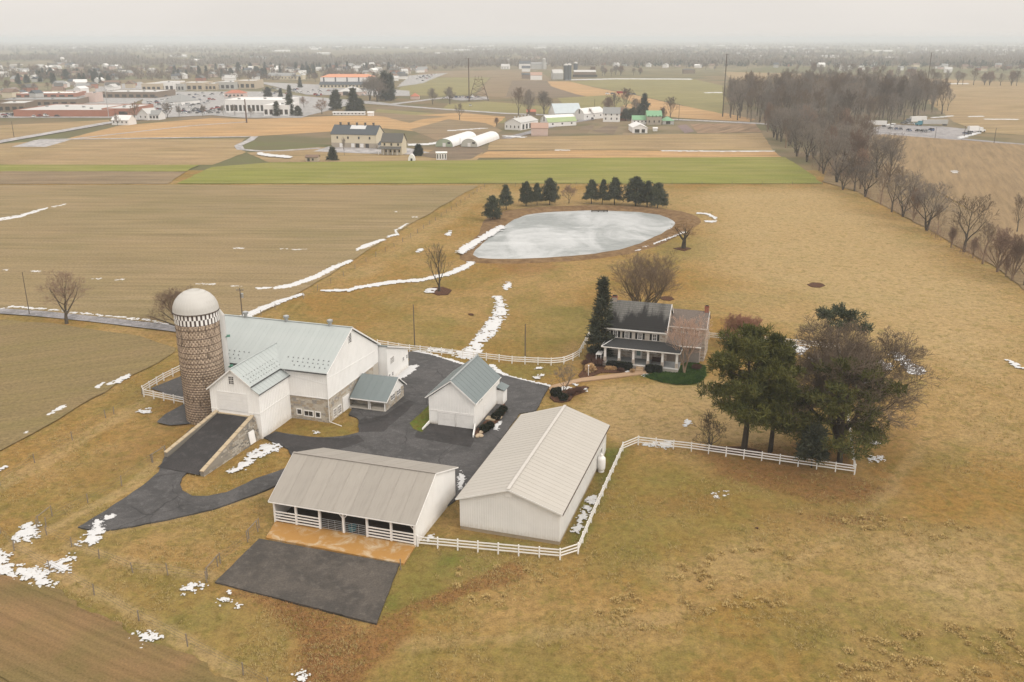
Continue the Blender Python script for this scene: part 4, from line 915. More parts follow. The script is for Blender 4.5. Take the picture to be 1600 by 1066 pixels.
b = MB(); top = [chp(r, w, 16.8) for r, w in prof] + [chp(SR - .3, w * .7, 18.6) for r, w in prof]; b.add(top, [(i,(i+1)%n,n+(i+1)%n,n+i) for i in range(n)] + [tuple(range(n,2*n))]); b.build('chute_hood', M_dome, silo)
for z in (13.2, 8.2, 3.6): w = MB(); p_ = [chp(r, ww, zz) for zz in (z, z + .09) for r, ww in ((SR+.6,-.5),(SR+1.35,-.5),(SR+1.35,.5),(SR+.6,.5))]; w.add(p_, [(3,2,1,0),(4,5,6,7),(0,1,5,4),(1,2,6,5),(2,3,7,6),(3,0,4,7)]); w.build('platform', plain('green_paint', (.05,.16,.11), .6), silo)
# ---------------------------------------------------------------- garage
FG = Frame(671, 662)
gar = FG.thing('garage', 'white two-door garage with steep slate-grey roof in the middle of the yard', 'garage')
b = MB(); b.extrude_y([(0,.25),(7.6,.25),(7.6,4.35),(3.86,7.45),(0,4.5)], 0, 12.5); b.build('wall', M_white, gar)
b = MB(); b.box(.03, 7.57, .03, 12.47, -.5, .25); b.build('foundation', SM[3], gar)
b = MB()
for k in range(1, 17):
    x = k * .45; zt = 4.4 + x * .8 if x < 3.86 else 7.4 - (x - 3.86) * .82; b.box(x-.012, x+.012, -.03, 0, 2.5, zt)
for k in range(1, 28): b.box(7.6, 7.63, k*.45-.012, k*.45+.012, .25, 4.3)
stuffpart(b.build('battens', M_white, gar))
b = MB(); b.box(-.02, 7.62, -.05, 0, 2.38, 2.46); b.box(1.3, 4.4, -.07, 0, 2.24, 2.34); b.box(4.5, 7.55, -.07, 0, 2.24, 2.34); b.build('band_board', M_white2, gar)
for x0, x1 in ((1.58, 4.33), (4.59, 7.36)):
    f = MB(); f.box(x0-.07, x0, -.08, .0, .0, 2.24); f.box(x1, x1+.07, -.08, .0, .0, 2.24); f.box(x0, x1, -.08, 0, 2.17, 2.24); f = f.build('garage_door', M_white2, gar)
    for k in range(4): q = MB(); q.box(x0+.02, x1-.02, -.045, 0, .02+k*.54, .02+k*.54+.52); q.build('panel', M_white2, f)
roof_x(gar, (3.86, 7.86), (-.45, 4.62), -.35, 12.3, 1.25, M_roof_grey); roof_x(gar, (3.86, 7.86), (7.95, 4.42), -.35, 12.3, 1.25, M_roof_grey)
b = MB(); b.bar((3.86,-.38,7.90), (3.86,12.35,7.90), .3, .06); b.build('ridge_cap', plain('ridge_metal', (.30,.32,.32), .5), gar)
b = MB(); b.bar((3.86,-.37,7.72), (-.45,-.37,4.5), .05, .16); b.bar((3.86,-.37,7.72), (7.95,-.37,4.32), .05, .18); b.bar((7.97,-.35,4.32), (7.97,12.3,4.32), .08, .14); b.bar((-.47,-.35,4.5), (-.47,12.3,4.5), .08, .14); b.build('barge_board', M_white2, gar)
for y in (2.35, 3.35): windowpart(gar, (7.6, y, 3.85), (0,1,0), .6, .45, (1,0,0), cols=2, rows=1, frame=.06)
b = MB(); b.hexa([(7.6,0,-.4),(7.78,0,-.4),(8.55,-3.05,-.4),(8.35,-3.05,-.4)], [(7.6,0,1.0),(7.78,0,1.0),(8.55,-3.05,.45),(8.35,-3.05,.45)]); b.build('wing_wall', M_white2, gar)
b = MB(); b.hexa([(-.1,0,-.4),(.06,0,-.4),(0,-2.7,-.4),(-.16,-2.7,-.4)], [(-.1,0,.5),(.06,0,.5),(0,-2.7,.28),(-.16,-2.7,.28)]); b.build('wing_wall', M_white2, gar)
b = MB(); b.box(7.6, 8.75, 10.9, 13.0, -.4, 2.5); b.build('lean_to_wall', M_white, gar)
b = MB(); b.slab((7.62,10.7,3.15), (9.1,10.7,2.6), (9.1,13.3,2.6), (7.62,13.3,3.15), .07); b.build('lean_to_roof', M_roof_grey, gar)
b = MB(); b.box(8.0, 9.6, 3.9, 5.2, -.2, .28); b.build('doorstep', M_coping, gar)
b = MB(); b.box(7.6, 7.66, 4.0, 5.0, .3, 2.4); b.build('door', M_white2, gar)
for x, y, w in ((750,682,.55),(746,683,.4),(752,676.5,.4),(780,654,.5)):
    p = FG.on(x, y, z=0); s = MB(); s.lathe([(0,-.1),(w*.9,-.05),(w,.18),(w*.7,.36),(w*.2,.42),(0,.4)], 9, a0=x); o = s.build('boulder', plain('boulder_stone', (.46,.36,.25), .95, .25, 3), None, Vector(FG.o) + Matrix.Rotation(AXIS,3,'Z') @ Vector(p) + Vector((0,0,.07)), (0,0,x)); o.scale = (1.25,.85,.8)
    tag(o, 'rounded tan boulder edging the shrub bed beside the garage', 'boulder', 'boulders in the garage bed')
# ---------------------------------------------------------------- large machinery shed
FM = Frame(719, 825)
sh = FM.thing('machinery_shed', 'long off-white steel machinery shed with beige roof inside the white fence corner', 'shed')
b = MB(); b.extrude_y([(0,.3),(12.8,.3),(12.8,4.15),(6.4,6.32),(0,4.15)], 0, 27); b.build('wall', M_offwhite, sh)
b = MB(); b.box(.04, 12.76, .04, 26.96, -.5, .3); b.build('foundation', plain('stained_block', (.33,.27,.19), .95, .25, 1.5), sh)
b = MB()
for k in range(1, 43): x = k * .3; zt = 4.1 + x * .338 if x < 6.4 else 6.27 - (x - 6.4) * .338; b.box(x-.03, x+.03, -.035, 0, .3, zt)
for k in range(1, 90): b.box(12.8, 12.835, k*.3-.03, k*.3+.03, .3, 4.1)
stuffpart(b.build('siding_ribs', M_offwhite, sh))
roof_x(sh, (6.4, 6.52), (-.4, 4.24), -.4, 27.4, .92, M_roof_beige); roof_x(sh, (6.4, 6.52), (13.2, 4.24), -.4, 27.4, .92, M_roof_beige)
b = MB(); b.bar((6.4,-.42,6.57), (6.4,27.42,6.57), .4, .05); b.build('ridge_cap', plain('ridge_beige', (.52,.49,.45), .5), sh)
b = MB(); b.bar((6.4,-.42,6.42), (-.4,-.42,4.14), .04, .2); b.bar((6.4,-.42,6.42), (13.2,-.42,4.14), .04, .2); b.build('barge_board', M_offwhite, sh)
b = MB(); b.bar((13.22,-.4,4.13), (13.22,27.4,4.13), .05, .2); b.bar((-.42,-.4,4.13), (-.42,27.4,4.13), .05, .2); b.build('eave_trim', plain('brown_trim', (.075,.05,.04), .6), sh)
b = MB(); b.box(5.95, 6.75, -.08, -.03, 5.35, 6.0); b.build('gable_louvre', M_white2, sh)
windowpart(sh, (12.82, 23.3, 1.9), (0,1,0), 1.0, .75, (1,0,0), cols=2, rows=1, frame=.08)
b = MB(); b.box(12.8, 12.87, 24.6, 25.5, .1, 2.2); b.build('door', M_white2, sh)
p = FM.on(937.5, 735, z=0)
tank = thing('propane_tank', 'upright white propane tank standing by the shed side wall', 'tank', Vector(FM.o) + Matrix.Rotation(AXIS,3,'Z') @ Vector((p[0]+.15,p[1],0)))
b = MB(); b.lathe([(0,.1),(.42,.1),(.56,.3),(.6,.5),(.6,1.75),(.55,2.0),(.4,2.15),(0,2.25)], 20); b.build('body', M_white2, tank, smooth=True)
b = MB(); b.lathe([(0,2.2),(.22,2.2),(.22,2.5),(.16,2.58),(0,2.6)], 12); b.build('valve_cap', M_white2, tank)
b = MB(); b.lathe([(.40,-.3),(.46,-.3),(.46,.15),(.40,.15)], 16); b.build('foot_ring', M_white2, tank)
# ---------------------------------------------------------------- open loafing shed
FO = Frame(650, 853)
lo = FO.thing('loafing_shed', 'open-fronted white cattle shed with rust-streaked sheet roof above the concrete apron', 'shed')
LW = -19.3
def sideprof(y): return 3.05 + (y + .4) * (6.7 - 3.1) / 6.5 if y < 6.1 else 6.7 - (y - 6.1) * .355
for x in (LW, -.12):
    b = MB(); b.extrude_x([(.0,-.5),(13.4,-.5),(13.4,sideprof(13.4)-.1),(6.1,6.6),(.0,sideprof(0)-.1)], x, x + .12); b.build('side_wall', M_white, lo)
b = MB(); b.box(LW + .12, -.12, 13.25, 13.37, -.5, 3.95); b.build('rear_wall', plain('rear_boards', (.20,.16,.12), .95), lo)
b = MB(); b.box(LW + .12, -.12, .4, 13.25, -.3, .10); b.build('floor', M_soil, lo)
roof_panels(lo, (6.1, 6.82), (-.55, 3.14), LW - .3, .3, 2.17, M_roof_old, .05, .022, sub=1); roof_panels(lo, (6.1, 6.82), (13.85, 4.05), LW - .3, .3, 2.17, M_roof_old, .05, .022, sub=1)
b = MB(); b.bar((LW-.32,6.1,6.86), (.32,6.1,6.86), .3, .06); b.build('ridge_cap', plain('ridge_dull', (.30,.27,.24), .6), lo)
b = MB(); b.bar((.32,6.1,6.72), (.32,-.55,3.05), .05, .16); b.bar((.32,6.1,6.72), (.32,13.85,3.95), .05, .16); b.bar((LW-.32,6.1,6.72), (LW-.32,-.55,3.05), .05, .16); b.bar((LW-.3,-.57,3.04), (.3,-.57,3.04), .05, .14); b.build('barge_board', M_white2, lo)
px = [LW + .12, -16.15, -12.85, -9.6, -6.4, -3.2, -.12]
b = MB(); b.box(LW + .1, -.1, -.02, .16, 2.86, 3.08); b.build('header_beam', M_white2, lo)
for i, x in enumerate(px):
    w = MB(); w.box(x-.13, x+.13, -.06, .2, -.3, 2.9)
    if i in (3, 6): 
        if i == 3: w.bar((x+.1,.07,2.1), (x+.75,.07,2.85), .1)
        w.bar((x-.1,.07,2.1), (x-.75,.07,2.85), .1)
    w.build('post', M_white2, lo)
for i in (0, 1, 4, 5):
    for z in (.38, .78, 1.18, 1.58): w = MB(); w.box(px[i]+.1, px[i+1]-.1, -.12, -.07, z-.09, z+.09); w.build('rail', M_white2, lo)
for z in (.38, .78, 1.18, 1.58):
    w = MB(); w.bar((LW-.03, .1, z), (LW-.03, 2.6, z), .05, .16); w.build('rail', M_white2, lo)
for i in (2, 3):
    x0, x1 = px[i] + .25, px[i+1] - .25; w = MB()
    for z in (.3, .55, .8, 1.05, 1.35, 1.6): w.tube((x0,-.02,z), (x1,-.02,z), .022, n=5)
    for k in range(4): x = x0 + (x1 - x0) * k / 3; w.tube((x,-.02,.28), (x,-.02,1.62), .025, n=5)
    w.build('gate', M_galv, lo)
for x in px[1:-1]: w = MB(); w.box(x-.1, x+.1, 6.0, 6.2, 0, 6.5); w.build('inner_post', M_wood_grey, lo)
tr = FO.thing('water_trough', 'teal plastic trough inside the middle bay of the cattle shed', 'trough'); b = MB(); b.lathe([(0,.1),(.45,.1),(.55,.75),(.5,.75),(.42,.2),(0,.2)], 14, (-8.9,.9)); b.build('tub', plain('teal_plastic', (.02,.14,.17), .5), tr)
# ---------------------------------------------------------------- farmhouse
FH = Frame(943, 571)
ho = FH.thing('farmhouse', 'stone farmhouse with dark shingled roof, black shutters and a pillared front porch', 'house')
HV, HB, EZ = 3.5, 12.5, 6.72; HR = 8.0; HRZ = FH.on(1000, 472.3, v=HR)[2]
HL, HRt = -.35, 10.75
b = MB(); b.extrude_x([(HV,-.5),(HB,-.5),(HB,EZ),(HR,HRZ-.25),(HV,EZ)], HL, HRt); b.build('wall', SM_h[3], ho)
FLZ = .85
wc = [FH.on(x, y, v=HV) for x, y in ((961.7,522.5),(979.7,523.5),(1000,525),(1022.7,527))]; wz = sum(c[2] for c in wc) / 4
dc = FH.on(997.7, 554, v=HV)
gw = [FH.on(x, y, v=HV) for x, y in ((960.5,548.5),(978.5,549.5),(1021,553))]
skip = [(c[0]-HL-.95, c[0]-HL+.95, wz-.75, wz+.75) for c in wc] + [(dc[0]-HL-.6, dc[0]-HL+.6, .7, 3.2)] + [(c[0]-HL-.95, c[0]-HL+.95, 2.2, 3.7) for c in gw]
stuffpart(stones((HL, HV, 0), (1,0,0), (0,0,1), (0,-1,0), HRt-HL, EZ - .1, .3, 21, skip, proud=.04).build('stonework', SM_h, ho))
gz = lambda y: EZ + (y) * (HRZ - EZ) / (HR - HV) if y < HR - HV else HRZ - (y - HR + HV) * (HRZ - EZ) / (HB - HR)
stuffpart(stones((HRt, HV, 0), (0,1,0), (0,0,1), (1,0,0), HB-HV, 10.2, .3, 22, [], top=lambda y: gz(y) - .3, proud=.04).build('stonework', SM_h, ho))
stuffpart(stones((HL, HB, 0), (0,-1,0), (0,0,1), (-1,0,0), HB-HV, 10.2, .3, 23, [], top=lambda y: gz(HB-HV-y) - .3, proud=.04).build('stonework', SM_h, ho))
for c in wc: windowpart(ho, (c[0], HV, wz), (1,0,0), .68, 1.1, (0,-1,0), cols=2, rows=4, frame=.11, shutters=.42, glass=M_glass)
for c in gw: windowpart(ho, (c[0], HV, 3.0), (1,0,0), .9, 1.5, (0,-1,0), cols=2, rows=4, frame=.11, shutters=.45)
dd = MB(); dd.box(dc[0]-.62, dc[0]-.48, HV-.09, HV, FLZ, 3.2); dd.box(dc[0]+.48, dc[0]+.62, HV-.09, HV, FLZ, 3.2); dd.box(dc[0]-.62, dc[0]+.62, HV-.10, HV, 3.05, 3.3); dd.box(dc[0]-.48, dc[0]+.48, HV-.05, HV, FLZ, 3.05); dd = dd.build('front_door', M_white2, ho)
q = MB(); q.box(dc[0]-.36, dc[0]+.36, HV-.075, HV-.04, 1.4, 2.85); q.build('door_glass', plain('door_teal', (.22,.30,.29), .3), dd)
def roof_plane(par, pts, th, mat, name='roof'): b = MB(); b.slab(*pts, th); return b.build(name, mat, par)
er = .45; sl = (HRZ - EZ) / (HR - HV); ez2 = EZ - er * sl + .12
roof_plane(ho, [(HL-.25,HV-er,ez2),(HRt+.25,HV-er,ez2),(HRt+.25,HR,HRZ+.1),(HL-.25,HR,HRZ+.1)], .16, M_shingle, 'front_roof')
roof_plane(ho, [(HRt+.25,HB+er,ez2),(HL-.25,HB+er,ez2),(HL-.25,HR+.01,HRZ+.1),(HRt+.25,HR+.01,HRZ+.1)], .16, M_shingle, 'rear_roof')
b = MB(); b.box(HL-.27, HRt+.27, HV-er-.06, HV-er+.06, ez2-.28, ez2-.04); b.box(HL-.1, HRt+.1, HV-.16, HV-.02, EZ-.62, EZ-.3); b.build('cornice', M_white2, ho)
b = MB()
for x in (HL-.28, HRt+.28): b.bar((x,HV-er,ez2-.06), (x,HR,HRZ+.02), .07, .26); b.bar((x,HR,HRZ+.02), (x,HB+er,ez2-.06), .07, .26)
b.build('barge_board', M_white2, ho)
def chimney(x0, x1, y0, y1, z0, z1):
    b = MB(); b.box(x0, x1, y0, y1, z0, z1); b.box(x0-.06, x1+.06, y0-.06, y1+.06, z1-.22, z1); b.mat(1); b.box(x0+.12, x1-.12, y0+.12, y1-.12, z1, z1+.12); return b
chimney(HL+.02, HL+.98, HR-.35, HR+.4, HRZ-.6, HRZ+.85).build('chimney', [M_brick, M_dark], ho)
# porch
PE = 3.85
PW0, PW1 = -.05, 13.65
b = MB(); b.box(PW0-.15, PW1+.15, -.12, HV, FLZ-.14, FLZ); b.build('porch_floor', plain('porch_grey', (.27,.275,.27), .7), ho)
b = MB(); b.box(PW0-.1, PW1+.1, -.05, HV-.01, -.4, FLZ-.14); b.build('porch_base', SM_h[3], ho)
b = MB(); b.box(PW0-.17, PW1+.17, -.18, -.125, FLZ-.2, FLZ+.02); b.build('porch_edge', M_white2, ho)
for x in (.2, 2.85, 5.5, 8.2, 10.85, 13.45):
    w = MB(); w.box(x-.2, x+.2, -.02, .38, FLZ+.9, PE-.32); w.box(x-.25, x+.25, -.07, .43, PE-.46, PE-.32); w = w.build('pillar', M_white2, ho)
    q = MB(); q.box(x-.25, x+.25, -.07, .43, FLZ-.02 if x > 1 else -.3, FLZ+.9); q.build('pillar_base', SM_h[0], w)
b = MB(); b.box(PW0-.1, PW1+.1, -.06, .3, PE-.32, PE-.05); b.box(PW0-.1, PW0+.2, .3, HV, PE-.32, PE-.05); b.build('porch_beam', M_white2, ho)
zt = 4.45
b = MB(); A, B_, C_, D_ = (PW0-.4,-.38,PE), (PW1+.4,-.38,PE), (10.6,HV-.02,zt+.05), (1.3,HV-.02,zt)
b.add([A,B_,C_,D_,(PW0-.4,HV,PE),(PW1+.4,HV,PE)], [(0,1,2,3),(0,3,4),(1,5,2),(0,4,5,1)]); b.build('porch_roof', M_shingle3, ho)
b = MB(); b.bar((PW0-.42,-.40,PE-.06), (PW1+.42,-.40,PE-.06), .05, .17); b.bar((PW0-.42,-.38,PE-.06), (PW0-.42,HV,PE-.06), .05, .17); b.bar((PW1+.42,-.38,PE-.06), (PW1+.42,HV,PE-.06), .05, .17); b.bar(A, D_, .14, .04); b.build('porch_fascia', M_white2, ho)
b = MB(); b.box(6.2, 7.6, -.75, -.15, -.2, .55); b.box(6.2, 7.6, -1.25, -.75, -.2, .28); b.build('porch_step', plain('step_stone', (.42,.30,.19), .9), ho)
sw = FH.thing('porch_bench', 'dark porch swing bench between the right-hand porch pillars', 'bench'); b = MB(); b.box(8.7,10.4,1.4,1.95,1.25,1.32); b.box(8.7,10.4,1.95,2.02,1.32,1.95)
for x in (8.72, 10.34): b.box(x, x+.06, 1.4, 1.95, FLZ, 1.6)
b.build('seat', plain('dark_wood', (.05,.025,.018), .6), sw)
# rear kitchen wing
GV0 = 8.5; GE = FH.on(1075, 511, v=GV0 - .3)[2]; GR = GV0 + 3.4; GRZ = FH.on(1075, 484.5, v=GR)[2]; GX0, GX1 = HRt, FH.on(1103.7, 512.8, v=GV0-.3)[0] - .1
b = MB(); b.extrude_x([(GV0,-.5),(GV0+6.8,-.5),(GV0+6.8,GE),(GR,GRZ-.2),(GV0,GE)], GX0, GX1); b.build('wing_wall', SM_h[3], ho)
wg = [FH.on(x, y, v=GV0) for x, y in ((1053,518),(1071.5,519),(1088.5,521))]
stuffpart(stones((GX0, GV0, 0), (1,0,0), (0,0,1), (0,-1,0), GX1-GX0, GE-.15, .3, 31, [(c[0]-GX0-.55, c[0]-GX0+.55, c[2]-.8, c[2]+.8) for c in wg], proud=.04).build('stonework', SM_h, ho))
stuffpart(stones((GX1, GV0, 0), (0,1,0), (0,0,1), (1,0,0), 6.8, 8.0, .3, 32, [], top=lambda y: (GE + y*.5 if y < 3.4 else GE + (6.8-y)*.5) - .2, proud=.04).build('stonework', SM_h, ho))
for c in wg: windowpart(ho, (c[0], GV0, c[2]), (1,0,0), .68, 1.15, (0,-1,0), cols=2, rows=4, frame=.11)
windowpart(ho, (wg[2][0] + .3, GV0, 2.2), (1,0,0), .8, 1.3, (0,-1,0), cols=2, rows=4, frame=.11)
s2 = (GRZ - GE) / 3.4
roof_plane(ho, [(GX0-.1,GV0-.35,GE-.25*s2+.08),(GX1+.2,GV0-.35,GE-.25*s2+.08),(GX1+.2,GR,GRZ+.08),(GX0-.1,GR,GRZ+.08)], .14, M_shingle2, 'wing_front_roof')
roof_plane(ho, [(GX1+.2,GV0+7.1,GE-.25*s2+.08),(GX0-.1,GV0+7.1,GE-.25*s2+.08),(GX0-.1,GR+.01,GRZ+.08),(GX1+.2,GR+.01,GRZ+.08)], .14, M_shingle2, 'wing_rear_roof')
b = MB(); b.box(GX0, GX1+.22, GV0-.4, GV0-.32, GE-.3, GE-.1); b.bar((GX1+.23,GV0-.35,GE-.1), (GX1+.23,GR,GRZ+.02), .06, .22); b.build('wing_cornice', M_white2, ho)
chimney(GX1-.75, GX1+.02, GR-.33, GR+.33, GRZ-.5, GRZ+1.1).build('chimney', [M_brick, M_dark], ho)
b = MB(); b.slab((10.8,HV+.3,3.95), (GX1-.4,HV+2.6,3.3), (GX1-.4,GV0-.05,4.6), (10.8,GV0-.05,5.3), .14); b.build('side_porch_roof', M_shingle2, ho)
b = MB(); b.bar((10.8,HV+.25,3.86), (GX1-.4,HV+2.55,3.2), .06, .2); b.build('side_porch_fascia', M_white2, ho)
b = MB(); b.box(10.8, GX1-.7, 6.3, 8.45, -.4, 3.6); b.build('side_porch_wall', SM_h[2], ho)
# basement hatch by the left corner, low white rail
b = MB(); b.box(-1.6, -.5, .2, 2.4, 1.9, 2.0); [b.box(x-.05, x+.05, y-.05, y+.05, -.2, 1.95) for x in (-1.5,-.6) for y in (.3,2.3)]; b.build('side_canopy', M_white2, ho)
# ================================================================ TREES
def prisms(segs, n=3):
    """segs (m,8): p0, p1, r0, r1 -> open n-sided tapered tubes"""
    S = np.asarray(segs, float); a, b = S[:, :3], S[:, 3:6]; d = b - a; L = np.linalg.norm(d, axis=1, keepdims=True); d = d / np.maximum(L, 1e-9)
    up = np.where(np.abs(d[:, 2:3]) < .9, np.array([[0,0,1.0]]), np.array([[1.0,0,0]])); u = np.cross(d, up); u /= np.maximum(np.linalg.norm(u, axis=1, keepdims=True), 1e-9); w = np.cross(d, u)
    V = []
    for k in range(n):
        t = 2 * math.pi * k / n; o = u * math.cos(t) + w * math.sin(t); V.append(a + o * S[:, 6:7]); V.append(b + o * S[:, 7:8])
    V = np.stack(V, 1); m = len(S); base = (np.arange(m) * 2 * n)[:, None]
    F = np.concatenate([base + np.array([[2*k, 2*((k+1) % n), 2*((k+1) % n) + 1, 2*k + 1]]) for k in range(n)], 0)
    return V.reshape(-1, 3), F
def grow(seed, limbs=9, kids=(7, 6, 5), trunk=.22, stems=1, spread=55, rise=.25, fan=.0, wob=.16, reach=.62, droop=0.0, twist=1.0, lead=.6):
    """a leafless tree about one unit tall: returns (wood segments, twig segments)"""
    rn = random.Random(seed); wood, twig = [], []
    def vec(th, ph): return Vector((math.sin(th) * math.cos(ph), math.sin(th) * math.sin(ph), math.cos(th)))
    def branch(p, d, L, r, lev):
        n = (4, 4, 3, 2, 1)[min(lev, 4)]; pts = [(p.copy(), r)]; q, e = p.copy(), d.copy()
        for k in range(n):
            e = (e + Vector((rn.uniform(-1,1), rn.uniform(-1,1), rn.uniform(-1,1))) * wob * twist + Vector((0,0, rise * .25 - (droop if lev >= 2 else 0)))).normalized()
            q2 = q + e * L / n; r1 = r * (1 - .72 * (k + 1) / n); (wood if lev <= 1 else twig).append((*q, *q2, pts[-1][1], r1)); q = q2; pts.append((q.copy(), r1))
        if lev - 1 < len(kids):
            nk = kids[lev - 1] if lev >= 1 else limbs
            ph0 = rn.uniform(0, 6.28)
            for k in range(nk):
                t = .28 + .72 * (k + rn.random() * .6) / nk; i = min(int(t * n), n - 1); f = t * n - i
                a, ra = pts[i]; b_, rb = pts[i + 1]; s = a.lerp(b_, f); axis = (b_ - a).normalized()
                th = R(spread) * rn.uniform(.55, 1.1); ph = ph0 + k * 2.4 + rn.uniform(-.4, .4)
                side = axis.orthogonal().normalized(); side.rotate(Matrix.Rotation(ph, 3, axis))
                nd = (axis * math.cos(th) + side * math.sin(th) + Vector((0,0, rise * .5))).normalized()
                branch(s, nd, L * reach * rn.uniform(.7, 1.1) * (1.15 - .55 * t), max(ra + (rb - ra) * f, .001) * .55, lev + 1)
    for s in range(stems):
        ph = 6.283 * s / max(stems, 1) + rn.uniform(-.3, .3); d0 = vec(fan * rn.uniform(.6, 1.2) if stems > 1 else rn.uniform(0, .05), ph)
        p = Vector((0,0,0)); r0 = .028 if stems == 1 else .02; q = p + d0 * trunk; wood.append((*p, *q, r0 * 1.25, r0))
        m = q.copy(); e = d0.copy(); rr = r0; nl = limbs; tt = lead
        pts = [(q.copy(), r0)]
        for k in range(4):
            e = (e + Vector((rn.uniform(-1,1), rn.uniform(-1,1), .4)) * wob * .6).normalized(); m2 = m + e * tt / 4; r1 = rr * .62; wood.append((*m, *m2, rr, r1)); m = m2; rr = r1; pts.append((m.copy(), rr))
        ph0 = rn.uniform(0, 6.28)
        for k in range(nl):
            t = (k + rn.random() * .5) / nl; i = min(int(t * 4), 3); f = t * 4 - i; s_ = pts[i][0].lerp(pts[i+1][0], f); r_ = pts[i][1] + (pts[i+1][1] - pts[i][1]) * f
            th = R(spread) * rn.uniform(.7, 1.2) * (1.1 - .5 * t); d = vec(th, ph0 + k * 2.4 + rn.uniform(-.4, .4)); d = (d + Vector((0,0,rise))).normalized()
            branch(s_, d, .52 * rn.uniform(.8, 1.1) * (1.12 - .5 * t), r_ * .62, 1)
    return wood, twig
def fit(wood, twig, H, W, tr, tw):
    """scale a unit tree to height H, crown width W, trunk radius tr and thinnest twig tw"""
    A = np.array(wood, float); B_ = np.array(twig, float) if twig else np.zeros((0, 8))
    al = np.concatenate([A, B_]); z = max(al[:, 5].max(), 1e-6); xy = np.percentile(np.hypot(al[:, 3], al[:, 4]), 99.3); sz = H / z; sx = (W / 2) / xy
    for M in (A, B_):
        M[:, [0, 1, 3, 4]] *= sx; M[:, [2, 5]] *= sz
    k = tr / A[:, 6].max(); 
    for M in (A, B_):
        M[:, 6:8] = np.maximum(M[:, 6:8] * k, tw)
    if len(B_): B_[:, 7] = np.maximum(B_[:, 7] * .6, tw * .6)
    return A, B_
def bark(name, c, c2, var=.25):
    t = NT(name, 1.0, .05); n = t.noise(t.obj(), .8, 4); r = t.rnd(); col = t.mix(n, c, c2); k = t.math('ADD', 1 - var, t.math('MULTIPLY', r, var * 2)); kk = t.n.new('ShaderNodeCombineColor'); [t.put(k, kk.inputs[i]) for i in range(3)]
    t.color(t.mix(1.0, col, kk.outputs[0], 'MULTIPLY')); return t.m
M_bark = bark('bark_grey', (.085,.068,.05), (.135,.112,.085)); M_twig = bark('twig_brown', (.135,.095,.065), (.19,.14,.10)); M_twig_g = bark('twig_grey', (.18,.15,.122), (.25,.212,.178))
M_twig_r = bark('twig_reddish', (.20,.13,.092), (.27,.185,.135)); M_bark_d = bark('bark_dark', (.045,.035,.025), (.075,.06,.045)); M_bark_t = bark('bark_tan', (.20,.14,.09), (.28,.2,.14))
def bare_meshes(name, H, W, seed, tr=.25, tw=.014, twmat=None, bkmat=None, **kw):
    w, t_ = grow(seed, **kw); A, B_ = fit(w, t_, H, W, tr, tw)
    V, F = prisms(A, 5); a = np_mesh(name + '_trunk', V, F, bkmat or M_bark, True); V, F = prisms(B_, 3); c = np_mesh(name + '_crown', V, F, twmat or M_twig); return a, c
def put_tree(name, label, loc, parts, rz=0, sc=(1,1,1), group=None, cat='tree'):
    r = thing(name, label, cat, loc, rz, group); r.scale = sc
    for n, me in parts: link(n, me, r)
    return r
def bare_tree(name, label, px, py, top, wpx, seed, rz=0, **kw):
    g = G(px, py); H = HT(px, py, top); W = wpx * MPP(py); a, c = bare_meshes(name, H, W, seed, **kw)
    return put_tree(name, label, (g[0], g[1], -.1), (('trunk', a), ('crown', c)), rz)
# -- needles
def tufts(C, D, size, rn, per=8, wid=.16, lift=.35):
    """sprays of thin needle blades: C centres (m,3), D outward directions (m,3)"""
    m = len(C); C = np.repeat(C, per, 0); D = np.repeat(D, per, 0); s = size * rn.uniform(.6, 1.25, (m * per, 1))
    d = D * .75 + rn.normal(0, .62, (m * per, 3)); d[:, 2] += lift; d /= np.linalg.norm(d, axis=1, keepdims=True)
    q = np.cross(d, rn.normal(0, 1, (m * per, 3))); q /= np.maximum(np.linalg.norm(q, axis=1, keepdims=True), 1e-9)
    o = C + rn.normal(0, size * .25, (m * per, 3)); e = o + d * s; w = q * s * wid
    V = np.stack([o - w * .6, o + w * .6, e + w * .35, e - w * .35], 1).reshape(-1, 3); F = np.arange(m * per * 4).reshape(-1, 4)
    return V, F
def leafmat(name, c, c2, yellow=None, var=.35):
    t = NT(name, .8, .25); p = t.obj(); n = t.noise(p, .55, 4, .6); n2 = t.noise(p, 2.6, 3); r = t.rnd()
    col = t.mix(t.step(n, .34, .66), c, c2); 
    if yellow: col = t.mix(t.math('MULTIPLY', t.step(n2, .52, .72), .55), col, yellow)
    k = t.math('ADD', 1 - var * .5, t.math('MULTIPLY', r, var)); kk = t.n.new('ShaderNodeCombineColor'); [t.put(k, kk.inputs[i]) for i in range(3)]
    t.color(t.mix(1.0, col, kk.outputs[0], 'MULTIPLY')); t.b.inputs['Transmission Weight'].default_value = 0.0; return t.m
M_pine = leafmat('pine_needles', (.050,.056,.012), (.115,.112,.024), (.21,.175,.045)); M_spruce = leafmat('spruce_needles', (.034,.040,.024), (.078,.083,.05), (.13,.125,.075)); M_yew = leafmat('yew_leaves', (.008,.011,.005), (.022,.026,.011), (.034,.034,.013))
M_bluepine = leafmat('pond_pine_needles', (.040,.050,.028), (.085,.092,.052), (.15,.145,.09))
